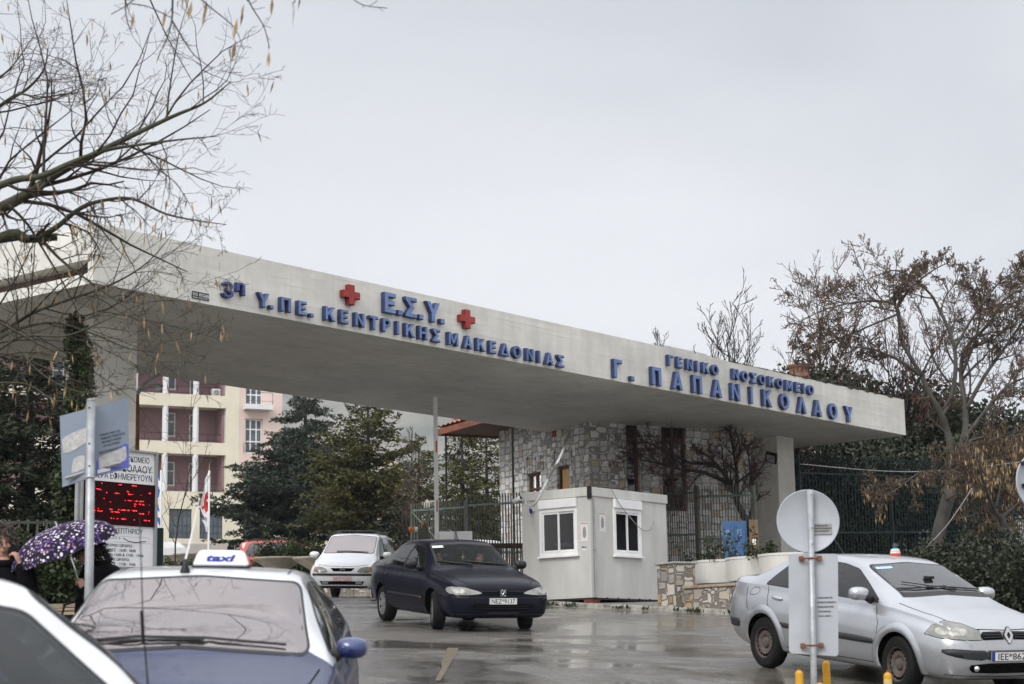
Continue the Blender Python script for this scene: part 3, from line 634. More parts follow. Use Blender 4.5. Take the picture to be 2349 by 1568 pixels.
# papers stuck on the panels
m_paper = mat('notice_paper', (0.62, 0.61, 0.6), 0.6, 0.05, 8); m_redp = mat('notice_red', (0.4, 0.06, 0.06), 0.6); m_greyp = mat('notice_grey', (0.25, 0.25, 0.26), 0.6)
def notice(y0, y1, z0, z1, left):
    m = MB()
    if left: swing(m)
    m.box(y0, y1, -0.004, -0.0012, z0, z1, 0); h = z1 - z0; w = y1 - y0
    for k in range(5): m.box(y0 + w * (0.06 + k * 0.18), y0 + w * (0.18 + k * 0.18), -0.0055, -0.0042, z1 - 0.08 * h, z1 - 0.025 * h, 1)
    m.box(y0 + 0.01, y0 + 0.018, -0.0055, -0.0042, z0 + 0.03, z1 - 0.1 * h, 1); m.box(y1 - 0.018, y1 - 0.01, -0.0055, -0.0042, z0 + 0.03, z1 - 0.1 * h, 1)
    p = clean([(y0 + w * .3, z0 + h * .2), (y0 + w * .65, z0 + h * .15), (y0 + w * .7, z0 + h * .6), (y0 + w * .55, z0 + h * .8), (y0 + w * .35, z0 + h * .75)])
    m.prism([(q.x, q.y) for q in p], -0.0055, -0.0042, 2)
    m.build('notice', [m_paper, m_redp, m_greyp], booth, fix=True)
notice(0.30, 0.58, 1.42, 1.82, False); notice(0.025, 0.29, 1.2, 1.6, True)
m = MB(); swing(m); m.box(0.12, 0.24, -0.004, -0.0012, 1.0, 1.1, 0); m.box(0.125, 0.17, -0.0052, -0.0042, 1.05, 1.09, 1); m.box(0.18, 0.235, -0.0052, -0.0042, 1.06, 1.095, 2)
m.build('sticker', [m_paper, mat('teal_print', (0.02, 0.16, 0.2), 0.5), mat('navy_print', (0.02, 0.04, 0.15), 0.5)], booth, fix=True)
# blankets piled inside behind the left window, a person sits behind them
bl = empty('blanket_pile', KP + CU * 0.5 + CN * 1.05 + Vector((0, 0, 0.03)), CRZ, 'folded blue and white blankets piled behind the left booth window', 'blankets')
m = MB(); m.box(-0.2, 0.2, -0.3, 0.3, 0.0, 0.9); m.build('shelf', m_room, bl)
for k in range(5): MB().box(-0.18 + .01 * (k % 2), 0.18, -0.26, 0.26 - 0.02 * k, 0.902 + 0.075 * k, 0.974 + 0.075 * k, 0, 0.02).build('blanket', [mat('blanket_blue', (0.03, 0.04, 0.12), 0.9), mat('blanket_white', (0.4, 0.4, 0.45), 0.9)][k % 2], bl)
# security camera and cables
sc = empty('security_camera', KP + CN * 1.83 + Vector((0, 0, 2.2)), CRZ, 'white bullet security camera on the left top corner of the guard booth', 'camera')
m = MB(); m.M = Matrix.Translation((-0.14, 0.06, 0.0)) @ Matrix.Rotation(R(70), 4, 'X'); m.lathe([(0, -0.1), (0.055, -0.1), (0.055, 0.1), (0.045, 0.12), (0.04, 0.1), (0, 0.1)], 16); m.build('body', m_white, sc, True)
m = MB(); m.M = Matrix.Translation((-0.14, 0.06, 0.0)) @ Matrix.Rotation(R(70), 4, 'X'); m.lathe([(0, 0.101), (0.044, 0.1225), (0, 0.124)], 16); m.build('lens', m_blk, sc)
m = MB(); m.tube([(-0.002, -0.02, 0.0), (-0.1, 0.04, 0.0)], 0.018, 6); m.build('bracket', m_white, sc)
jb = empty('socket_box', KP + CN * 1.6 + Vector((0, 0, 1.98)), CRZ, 'small blue and beige socket box on the left face of the guard booth', 'socket box')
MB().box(-0.07, -0.002, -0.1, 0.0, -0.05, 0.06).build('box', m_paper, jb); MB().box(-0.12, -0.071, -0.09, -0.03, -0.1, 0.02, 0, 0.01).build('plug', mat('plug_blue', (0.01, 0.03, 0.2), 0.4), jb)
def cable(name, pts, r_, label, m_=m_cable, n=26, parent=None):
    P = [Vector(p) for p in pts]; out = []
    for i in range(len(P) - 1):
        a, b, c, d = P[max(i - 1, 0)], P[i], P[i + 1], P[min(i + 2, len(P) - 1)]
        for k in range(n):
            t = k / n; out.append(0.5 * ((2 * b) + (c - a) * t + (2 * a - 5 * b + 4 * c - d) * t * t + (3 * b - a - 3 * c + d) * t ** 3))
    out.append(P[-1])
    o = MB().tube(out, r_, 6).build(name, m_, parent, True)
    return tag(o, label, 'cable') if label else o
top = atZ(1297, 1003, CZB - 0.004); jx = KP + CN * 1.52 + Vector((-0.06, -0.08, 1.98))
k0 = KP + CN * 1.25 + Vector((-0.1, -0.12, 0))
cb = empty('power_cable', jx, 0, 'pale cable looping from the canopy down to the guard booth socket', 'cable')
for dx, sag in ((0.0, 0.0), (0.05, 0.05)):
    cable('strand', [p - jx for p in (top + Vector((dx, 0, 0)), at(1287 + dx * 40, 1040, 40.2), at(1255 + dx * 50, 1100, 39.9), at(1228, 1152 + sag * 60, 39.9), at(1209, 1158, 40.5), at(1206, 1144, 41.0), jx)], 0.02, None, parent=cb)
cable('strand', [p - jx for p in (jx, at(1213, 1165, 40.9), at(1209, 1180, 40.9), at(1214, 1180, 40.9), at(1212, 1166, 40.9))], 0.012, None, parent=cb)
kk = KP + CU * 0.75 + Vector((0.03, -0.04, KH))
cable('loose_cable', [kk + Vector((0, 0, 0.012)), kk + CU * 0.25 - CN * 0.06 + Vector((0, 0, -0.35)), KP + CU * 1.75 - CN * 0.08 + Vector((0, 0, 1.55)), KP + CU * 2.2 - CN * 0.05 + Vector((0, 0, 1.55)), KP + CU * 2.4 - CN * 0.012 + Vector((0, 0, 1.75))], 0.009, 'thin grey cable hanging loose across the right face of the booth', m_steel)
bk = empty('brick_support', (KP.x - 0.02, KP.y - 0.03, KP.z - 0.045), CRZ, 'small stack of red bricks under the near corner of the booth', 'bricks')
m_brick = mat('red_brick', (0.28, 0.085, 0.05), 0.8, 0.3, 9, bump=0.4)
gk = g(KP.x, KP.y) + 0.085 - (KP.z - 0.045)
for k in range(3):
    h = -gk / 3
    for q in range(2): MB().box(0.0 + q * 0.16, 0.155 + q * 0.16, 0.0, 0.2, gk + h * k + 0.003, gk + h * (k + 1) - 0.002, 0, 0.006).build('brick', m_brick, bk)
MB().box(0.05, 0.15, 0.04, 0.14, -0.001, 0.006).build('shim', m_steel, bk)
bk2 = dup(bk, KP + CU * 2.6 + Vector((0.0, 0.02, -0.045)), CRZ, 'red bricks under the right end of the guard booth'); bk['group'] = bk2['group'] = 'brick supports under the booth'

# ------------------------------------------------------------------ stone pier, low wall, planters, cabinet at the kerb
m_rub = stone_mat('rubble_stone', [(0.34, 0.31, 0.27), (0.42, 0.38, 0.31), (0.24, 0.235, 0.23), (0.50, 0.47, 0.42), (0.36, 0.25, 0.14), (0.30, 0.28, 0.25), (0.46, 0.44, 0.41)], (0.15, 0.135, 0.115), (4.0, 4.0, 4.6), 0.8, 0.09)
WX = Vector((0.687, -0.726, 0)); WY = Vector((0.726, 0.687, 0)); WRZ = math.atan2(WX.y, WX.x)
PP = onground(1545, 37.75); PP.z = g(PP.x, PP.y)
pier = empty('stone_pier', PP, WRZ + R(-12), 'short square stone pier with a flat cap beside the guard booth', 'stone pier')
m = MB(); m.box(-0.62, 0.0, 0.0, 0.5, -0.1, 0.98); m.build('shaft', m_rub, pier)
m = MB(); m.box(-0.66, 0.04, -0.04, 0.54, 0.982, 1.02, 0, 0.008); m.build('cap', mat('cap_stone', (0.36, 0.35, 0.33), 0.6, 0.2, 4), pier)
WP = PP + WX * 0.1 + WY * 0.12
lw = empty('low_stone_wall', (WP.x, WP.y, PP.z), WRZ, 'low rubble stone wall with a flat coping in front of the planters', 'low wall')
zr_ = lambda t: g(*(WP + WX * t)[:2]) - PP.z
vs = []; fs = []; n_ = 22
m = MB()
for i in range(n_):
    t0, t1 = 5.6 * i / n_, 5.6 * (i + 1) / n_; a, b = zr_(t0), zr_(t1)
    m.add([(t0, 0, a - .1), (t1, 0, b - .1), (t1, 0, 0.47), (t0, 0, 0.47), (t0, .3, a - .1), (t1, .3, b - .1), (t1, .3, 0.47), (t0, .3, 0.47)], [(0, 1, 2, 3), (5, 4, 7, 6), (3, 2, 6, 7)])
m.build('wall', m_rub, lw)
m = MB(); 
for k in range(4): m.box(1.4 * k + 0.004, 1.4 * k + 1.394, -0.04, 0.34, 0.473, 0.53, 0, 0.008)
m.build('coping', mat('coping_stone', (0.40, 0.31, 0.22), 0.6, 0.25, 3, col2=(0.25, 0.2, 0.15)), lw)
m = MB(); put_text(m, 'ΑΜΜΟ', 0.25, 0.488, 0.045, -0.042, 0, 'LEFT', 0.2); m.build('red_scrawl', m_redp, lw)
m_plt = mat('planter_paint', (0.55, 0.54, 0.51), 0.5, 0.1, 2, streak=True)
m_soil = mat('soil', (0.03, 0.022, 0.015), 0.95, 0.3, 8)
def planter(pos, rz, label):
    root = empty('planter', pos, rz, label, 'planter', 'white concrete planters behind the low wall')
    fp = [(-0.5, 0.45), (-0.5, 0.05)] + [(-0.5 + 1.0 * i / 10, 0.05 - 0.2 * math.sin(math.pi * min(1, i / 10)) ** 0.8) for i in range(1, 10)] + [(0.5, 0.05), (0.5, 0.45)]
    m = MB(); n = len(fp)
    def ring(sx, z): return [(p[0] * sx, (p[1] - 0.2) * sx + 0.2, z) for p in fp]
    rings = [ring(0.93, 0.0), ring(1.0, 0.42), ring(1.03, 0.425), ring(1.03, 0.47), ring(0.95, 0.47), ring(0.93, 0.40)]
    for a, b in zip(rings, rings[1:]): m.add(a + b, [(i, (i + 1) % n, n + (i + 1) % n, n + i) for i in range(n)])
    m.add(rings[0], [tuple(range(n))]); m.build('trough', m_plt, root, fix=True)
    MB().add(rings[5], [tuple(range(n))]); mm = MB(); mm.add(rings[5], [tuple(range(n))]); mm.build('soil', m_soil, root)
    for sx in (-0.3, 0.3): MB().box(sx - 0.06, sx + 0.06, 0.1, 0.35, -0.14, -0.002).build('foot', m_plt, root)
    return root
for k, (x, lb) in enumerate(((1629, 'pale planter with a bowed front, nearest the stone pier'), (1712, 'pale bowed planter standing between two others in front of the blue cabinet'), (1790, 'pale planter partly hidden behind the boot of the silver car'))):
    p = at(x, 1340, 38.6 - 0.95 * k); planter((p.x, p.y, 3.44), WRZ + R(8), lb)
CB = at(1660, 1298, 43.2); gz = g(CB.x, CB.y) + 0.13
cab = empty('electrical_cabinet', (CB.x, CB.y, gz), R(-9), 'blue metal electrical cabinet with two louvred doors behind the planters', 'cabinet')
m_blue = mat('cabinet_blue', (0.045, 0.12, 0.26), 0.45, 0.12, 2, col2=(0.03, 0.08, 0.18))
ch = 5.06 - gz
MB().box(0, 0.55, 0, 0.35, 0, ch, 0, 0.012).build('case', m_blue, cab)
for k in range(2):
    d = MB(); x0 = 0.03 + 0.255 * k; d.box(x0, x0 + 0.235, -0.014, -0.001, 0.1, ch - 0.06, 0, 0.004)
    for q in range(5): d.box(x0 + 0.05, x0 + 0.15, -0.022, -0.0145, ch - 0.22 - 0.03 * q, ch - 0.205 - 0.03 * q, 1)
    dd = d.build('door', [m_blue, mat('pale_louvre', (0.22, 0.33, 0.48), 0.4)], cab)
    MB().box(x0 + (0.2 if k == 0 else 0.02), x0 + (0.215 if k == 0 else 0.035), -0.04, -0.0145, ch * 0.5, ch * 0.58).build('handle', m_steel, dd)
BB = at(1722, 1293, 42.6); gb = g(BB.x, BB.y) + 0.13
bd = MB().box(0, 0.2, 0, 0.03, 0, 5.05 - gb, 0).build('leaning_board', mat('brown_board', (0.18, 0.12, 0.06), 0.7, 0.25, 4, col2=(0.09, 0.06, 0.03)))
bd.location = (BB.x, BB.y, gb); bd.rotation_euler = (R(-3), 0, R(-6)); tag(bd, 'narrow brown board standing upright between blue cabinet and pillar', 'board')
MB().box(0.06, 0.14, -0.003, -0.001, 1.25, 1.38).build('paper_patch', m_paper, bd)

# ------------------------------------------------------------------ gatehouse of rubble stone
m_ash = stone_mat('grey_ashlar', [(0.58, 0.58, 0.58), (0.68, 0.68, 0.67), (0.46, 0.46, 0.46), (0.62, 0.61, 0.59), (0.50, 0.42, 0.32), (0.72, 0.72, 0.71), (0.54, 0.53, 0.52)], (0.24, 0.23, 0.21), (3.6, 3.6, 5.6), 0.55, 0.085)
GP = at(1359, 1200, 50.0); GP.z = g(GP.x, GP.y); GRZ = math.pi / 2 - R(62)
gat = empty('stone_gatehouse', GP, GRZ, 'grey stone gatehouse with a red tiled roof behind the guard booth', 'gatehouse')
Z = lambda z: z - GP.z
def gswing(m): m.M = Matrix.Rotation(math.pi / 2, 4, 'Z') @ Matrix.Scale(-1, 4, (0, 1, 0)); return m
m = MB()
ops_r = [(1.12, 1.52, Z(6.2), Z(9.0)), (2.25, 3.05, Z(6.0), Z(9.2))]
wall(m, 0, 5.3, -0.3, Z(9.3), 0, 0.4, ops_r)
ops_l = [(1.17, 1.86, Z(5.6), Z(7.30)), (2.79, 3.62, Z(6.1), Z(7.28))]
gswing(m); wall(m, 0.0, 5.3, -0.3, Z(8.75), 0.0, 0.4, ops_l); m.M = Matrix.Identity(4)
m.box(0.41, 5.3, 5.0, 5.3, -0.3, Z(8.7)); m.box(5.0, 5.299, 0.41, 4.99, -0.3, Z(9.2))
m.box(5.301, 11.3, 4.6, 8.2, -0.3, Z(7.6))
q_ = MB(); q_.prism([(4.4, Z(7.603)), (8.4, Z(7.603)), (6.0, Z(8.98))], 5.305, 11.5, 0, 'yz'); q_.build('wing_roof', mat('dull_tiles', (0.20, 0.09, 0.06), 0.8, 0.3, 2), gat, fix=True)
m.build('wall', m_ash, gat)
m = MB(); m.box(-0.07, -0.003, -0.07, 0.85, -0.3, Z(9.4)); m.box(-0.003, 0.95, -0.07, -0.003, -0.3, Z(9.4)); m.build('corner_buttress', m_ash, gat)
# stone soldier-course lintels on the left wall
for y0, y1, zz in ((1.0, 2.05, Z(7.31)), (2.6, 3.8, Z(7.29))):
    m = MB(); k = 0; y = y0
    while y < y1:
        w = 0.11 + 0.03 * math.sin(k * 2.1); m.box(-0.035 - 0.008 * (k % 3), -0.002, y + 0.012, y + w - 0.012, zz, zz + 0.42 + 0.05 * math.sin(k * 1.7), 0, 0.006); y += w; k += 1
    m.build('lintel', m_ash, gat)
m_wood = mat('dark_timber', (0.10, 0.045, 0.022), 0.6, 0.3, 3, streak=True); m_ply = mat('orange_plywood', (0.60, 0.35, 0.15), 0.6, 0.15, 2, streak=True)
def gatwin(x0, x1, z0, z1, left, ply=False, n_v=1):
    def nb(): return gswing(MB()) if left else MB()
    m = nb(); vs_ = [x0 + (x1 - x0) * (i + 1) / (n_v + 1) for i in range(n_v)]
    framed(m, x0 + .002, x1 - .002, z0 + .002, z1 - .002, 0.08, 0.15, 0.07, 0, vs_ if not ply else (), (z0 + (z1 - z0) * .62,) if not ply else ())
    f = m.build('window', m_wood, gat, fix=True)
    m = nb(); m.add([(x0 + .05, .12, z0 + .05), (x1 - .05, .12, z0 + .05), (x1 - .05, .12, z1 - .05), (x0 + .05, .12, z1 - .05)], [(0, 1, 2, 3)]); m.build('boarding' if ply else 'pane', m_ply if ply else glass_mat('dim_glass', (0.1, 0.1, 0.1), 0.01, alpha=0.2), f)
for i, q in enumerate(ops_r): gatwin(*q, False, False, 0 if i == 0 else 1)
gatwin(*ops_l[0], True, True); gatwin(*ops_l[1], True, False, 1)
# roof: hipped, clay tiles with a timber soffit
m_tile = mat('clay_tiles', (0.42, 0.15, 0.09), 0.75, 0.25, 1.5, col2=(0.22, 0.10, 0.07))
def tile_roof(x0, x1, y0, y1, ze, zr, parent):
    # left slope (facing -x) then the long slopes; rows of half-round tiles as real ridges
    hx = 2.6; ym = (y0 + y1) / 2
    m = MB(); A, B, C_, D = (x0, y0, ze), (x1, y0, ze), (x1, y1, ze), (x0, y1, ze); E, F_ = (x0 + hx, ym, zr), (x1 - hx, ym, zr)
    up = 0.05
    def slope(P0, P1, Q0, Q1, n, rows):       # eave P0-P1, ridge Q0-Q1
        P0, P1, Q0, Q1 = map(Vector, (P0, P1, Q0, Q1)); vs = []; nn = n * 4
        for r_ in range(rows * 2 + 1):
            rr = r_ // 2 if r_ % 2 == 0 else r_ // 2 + 0.97
            t = min(1, rr / rows)
            for i in range(nn + 1):
                s = i / nn; p = P0.lerp(P1, s).lerp(Q0.lerp(Q1, s), t)
                h = up * abs(math.sin(math.pi * i / 4)) + (0.05 if r_ % 2 == 0 else 0.0)
                vs.append(p + Vector((0, 0, h + 0.06)))
        m.add(vs, [(r_ * (nn + 1) + i, r_ * (nn + 1) + i + 1, (r_ + 1) * (nn + 1) + i + 1, (r_ + 1) * (nn + 1) + i) for r_ in range(rows * 2) for i in range(nn)])
    slope(D, A, E, E, 20, 9); slope(A, B, E, F_, 60, 9); slope(B, C_, F_, F_, 20, 9); slope(C_, D, F_, E, 60, 9)
    r_ = m.build('roof', m_tile, parent, fix=False)
    s = MB(); s.box(x0 + .03, x1 - .03, y0 + .03, y1 - .03, ze - 0.06, ze - 0.01); s.build('soffit', m_wood, r_)
    s = MB(); s.box(x0, x1, y0 - .012, y0 + .02, ze - 0.12, ze + 0.06); s.box(x0 - .012, x0 + .02, y0 + .021, y1, ze - 0.12, ze + 0.06); s.box(x0 + 0.021, x1, y1 - .02, y1 + .012, ze - 0.12, ze + 0.06); s.build('fascia', mat('red_brown_fascia', (0.2, 0.07, 0.04), 0.7, 0.3, 4), r_)
tile_roof(-1.5, 6.0, 0.3, 6.4, Z(8.78), Z(9.9), gat)
for y in (2.2, 6.4):
    MB().tube([(-1.2, y, 0.0), (-1.2, y, Z(8.70))], 0.032, 8).build('roof_post', m_blk, gat)
c_ = MB(); c_.box(10.85, 11.29, 5.2, 5.65, Z(8.2), Z(11.32)); c_.box(10.8, 11.34, 5.15, 5.7, Z(11.322), Z(11.42)); cc = c_.build('chimney', stone_mat('chimney_brick', [(0.19, 0.07, 0.045), (0.23, 0.085, 0.055), (0.15, 0.055, 0.04), (0.27, 0.14, 0.09)], (0.2, 0.15, 0.12), (5, 5, 11), 0.35, 0.08), gat)
al_ = MB(); al_.box(-0.08, -0.002, 1.45, 1.72, Z(8.1), Z(8.38), 0); al_.box(-0.07, -0.002, 1.78, 1.98, Z(8.15), Z(8.4), 1); al_.build('alarm_box', [mat('alarm_cream', (0.5, 0.48, 0.38), 0.5), mat('alarm_red', (0.2, 0.02, 0.02), 0.5)], gat)
# ------------------------------------------------------------------ hospital block in the background
HB = Vector(((518 - 1174) / 4300 * 130, 130, 0)); HB.z = g(HB.x, HB.y); HRZ = math.pi / 2 - R(64)
hos = empty('hospital_building', HB, HRZ, 'cream and pink hospital block with mauve balconies behind the trees', 'building')
m_cream = mat('cream_render', (0.66, 0.61, 0.49), 0.8, 0.07, 0.5); m_pink = mat('pink_render', (0.66, 0.52, 0.46), 0.8, 0.07, 0.5); m_mauve = mat('mauve_render', (0.26, 0.165, 0.18), 0.8, 0.12, 0.6)
m_plinth = mat('peeling_plinth', (0.36, 0.37, 0.39), 0.8, 0.1, 1.2, col2=(0.50, 0.41, 0.32)); m_wh = mat('white_render', (0.66, 0.66, 0.67), 0.7, 0.06, 1)
m_pane = mat('dark_pane', (0.04, 0.05, 0.06), 0.08, 0.5, 0.9, col2=(0.12, 0.14, 0.16)); m_gframe = mat('green_grey_frame', (0.05, 0.075, 0.08), 0.5)
HZ = lambda z: z - HB.z
L_ = -16.0
gw = [(-4.23, -2.64, HZ(11.27), HZ(13.3)), (-2.08, -0.44, HZ(11.27), HZ(13.3)), (1.04, 2.59, HZ(11.22), HZ(13.25)), (-6.9, -5.2, HZ(11.3), HZ(13.3)), (-9.6, -7.9, HZ(11.3), HZ(13.3))]
m = MB(); wall(m, L_, 0.7, 0.0 + HZ(10.93), HZ(14.5), 0, 0.3, [q for q in gw if q[1] < 0.7])
for z0, z1 in ((17.1, 17.95), (20.4, 21.26), (23.75, 28.0)): m.box(L_, -0.28, 0, 0.3, HZ(z0), HZ(z1))
m.box(-0.279, 0.7, 0, 0.3, HZ(14.501), HZ(28.0)); m.box(L_, -0.3, 0.301, 2.0, HZ(14.1), HZ(14.35)); m.box(L_, -0.3, 0.301, 2.0, HZ(17.2), HZ(17.6)); m.box(L_, -0.3, 0.301, 2.0, HZ(20.5), HZ(20.9)); m.box(L_, -0.3, 0.301, 2.0, HZ(23.8), HZ(24.2))
m.build('facade', m_cream, hos)
m = MB(); wall(m, 0.701, 3.85, HZ(13.9), HZ(28.0), 0.02, 0.3, [(1.13, 2.41, HZ(17.29), HZ(19.76)), (1.13, 2.41, HZ(20.7), HZ(22.9)), (1.13, 2.41, HZ(14.6), HZ(16.5))]); m.build('pink_wall', m_pink, hos)
m = MB(); wall(m, 0.701, 3.85, HZ(10.93), HZ(13.899), 0.0, 0.3, [gw[2]]); m.box(3.55, 3.85, 0.33, 12, HZ(10), HZ(28)); m.box(L_, 3.85, 0.33, 12.0, HZ(27.7), HZ(27.95)); m.build('end_wall', m_cream, hos)
m = MB(); m.box(L_, 3.85, -0.05, 0.28, -0.5, HZ(10.92)); m.build('plinth', m_plinth, hos)
m = MB(); m.box(L_, -0.281, 2.001, 2.2, HZ(14.3), HZ(27.5)); m.box(-0.45, -0.29, 0.31, 1.99, HZ(14.36), HZ(17.19)); m.box(-0.45, -0.29, 0.31, 1.99, HZ(17.61), HZ(20.49)); m.box(-0.45, -0.29, 0.31, 1.99, HZ(20.91), HZ(23.79)); m.build('recess_wall', m_mauve, hos)
for i in range(5):
    for z0, z1 in ((14.505, 17.095), (17.955, 20.395), (21.265, 23.745)):
        mm = MB(); mm.M = Matrix.Translation((-2.4 - 2.16 * i, 0.18, 0)); mm.lathe([(0.21, HZ(z0)), (0.21, HZ(z1))], 14); mm.build('column', m_wh, hos, True)
def hwin(x0, x1, z0, z1, y, fm, vs=1, hs=(), pm=m_pane, fw=0.07):
    m = MB(); V = [x0 + (x1 - x0) * (i + 1) / (vs + 1) for i in range(vs)]
    framed(m, x0 + .01, x1 - .01, z0 + .01, z1 - .01, y, y + 0.06, fw, 0, V, [z0 + (z1 - z0) * h for h in hs]); f = m.build('window', fm, hos)
    p = MB(); p.add([(x0 + .02, y + .03, z0 + .02), (x1 - .02, y + .03, z0 + .02), (x1 - .02, y + .03, z1 - .02), (x0 + .02, y + .03, z1 - .02)], [(0, 1, 2, 3)]); p.build('pane', pm, f)
    return f
for q in gw: hwin(q[0], q[1], q[2], q[3], 0.12, m_gframe, 4, (0.22, 0.45, 0.78), fw=0.05)
for z0 in (14.5, 17.95, 21.26):
    for x0, x1, a, b in ((-6.75, -6.1, 0.2, 2.35), (-4.0, -3.35, 0.55, 2.25), (-2.35, -1.75, 0.05, 2.2), (-9.6, -8.8, 0.2, 2.3), (-12, -11.2, .2, 2.3)):
        hwin(x0, x1, HZ(z0 + a), HZ(z0 + b), 1.93, m_wh, 0 if x1 - x0 < .62 else 0, (0.62,), fw=0.08)
for z0, z1 in ((17.29, 19.76), (20.7, 22.9), (14.6, 16.5)): hwin(1.13, 2.41, HZ(z0), HZ(z1), 0.18, m_wh, 2, (0.35, 0.7), fw=0.09)
m = MB(); m.box(0.95, 2.92, -0.75, -0.002, HZ(20.35), HZ(20.7)); bc = m.build('balcony', m_wh, hos)
def rail(x0, x1, y, z0, h, parent, name='railing'):
    m = MB(); m.box(x0, x1, y, y + .02, z0 + h - .03, z0 + h)
    m.box(x0, x1, y, y + .02, z0 + 0.25 * h, z0 + .25 * h + .02); n = int((x1 - x0) / 1.1)
    for i in range(n + 1): m.box(x0 + (x1 - x0) * i / max(n, 1) - .012, x0 + (x1 - x0) * i / max(n, 1) + .012, y + .021, y + .04, z0 + .001, z0 + h - .035)
    m.build(name, m_blk, parent)
rail(0.98, 2.9, -0.73, HZ(20.702), 0.85, bc)
for z0 in (14.5, 17.95, 21.26): rail(L_, -0.3, -0.0 + 0.42, HZ(z0), 0.62, hos)
rail(1.0, 2.6, -0.1, HZ(17.3), 0.7, hos)
m = MB(); m.box(-1.1, -0.5, 0.6, 0.95, HZ(21.3), HZ(21.85), 0, .02); m.M = Matrix.Translation((-0.8, 0.59, HZ(21.58))); m.lathe([(0.0, 0), (0.2, 0.0), (0.2, 0.015)], 14, 1, 'y'); m.build('air_conditioner', [m_wh, m_steel], hos)
# steps in front
m = MB()
for k in range(5): m.box(-7.5, -3.9 + 0.0, -3.2 + 0.4 * k, -2.79 + 0.4 * k, -0.6, 0.12 * (k + 1))
m.build('steps', m_wh, hos)

# low cream service building with a pitched gable, and pale houses further up
def house(name, x0p, x1p, Y, az, ztop, zroof, col, label, wins=(), depth=6.0, roofc=None):
    a = at(x0p, 1250, Y); gz = g(a.x, a.y); rz = math.pi / 2 - R(az); u = Vector((math.sin(R(az)), math.cos(R(az)), 0))
    k = (x1p - PW / 2) / FPX; t = (k * a.y * 1.0 - a.x) / (u.x - k * u.y)
    root = empty(name, (a.x, a.y, gz), rz, label, 'building')
    m = MB(); h = ztop - gz; m.box(0, t, 0, depth, -0.5, h); m.build('wall', col, root)
    m = MB(); rh = zroof - gz
    if rh > h: m.prism([(-0.25, h + .003), (t + 0.25, h + .003), (t / 2, rh)], -0.3, depth + .3, 0, 'xz')
    else: m.box(-0.2, t + .2, -0.2, depth + .2, h + .003, h + 0.16)
    m.build('roof', roofc or m_wh, root, fix=True)
    for (s0, s1, z0, z1) in wins:
        w = MB(); framed(w, t * s0, t * s1, h * z0, h * z1, -0.03, -0.002, 0.06); f = w.build('window', m_gframe, root)
        w = MB(); w.add([(t * s0 + .02, -0.006, h * z0 + .02), (t * s1 - .02, -0.006, h * z0 + .02), (t * s1 - .02, -0.006, h * z1 - .02), (t * s0 + .02, -0.006, h * z1 - .02)], [(0, 1, 2, 3)]); w.build('pane', m_pane, f)
    return root
m_cream2 = mat('cream_annex', (0.55, 0.47, 0.32), 0.8, 0.08, 0.8); m_hw = mat('house_white', (0.5, 0.47, 0.42), 0.8, 0.1, 0.5); m_gr = mat('pale_roof', (0.42, 0.38, 0.34), 0.8, 0.15, 0.6)
house('annex_building', 722, 880, 118, 84, 12.2, 12.0, m_cream2, 'low cream annex with a flat roof behind the tall conifers', ((0.05, 0.2, .3, .8), (0.62, 0.8, .3, .8)))
house('annex_building', 664, 718, 121, 84, 11.4, 12.4, m_cream2, 'small cream annex with a low gable beside the hospital block', ())
house('hillside_house', 852, 925, 170, 86, 20.0, 22.3, m_hw, 'pale gabled house on the slope, left of the boom barrier', ((.3, .5, .5, .8),), 8, m_gr)
house('hillside_house', 930, 985, 185, 84, 19.6, 21.2, m_hw, 'pale house with a grey roof just left of the raised boom barrier', ((.3, .5, .5, .8),), 8, m_gr)
house('stone_outbuilding', 2215, 2420, 66, 62, 8.3, 9.6, m_ash, 'pale stone outbuilding with a red roof behind the fence at far right', ((0.12, 0.4, .45, .8),), 6, m_tile)
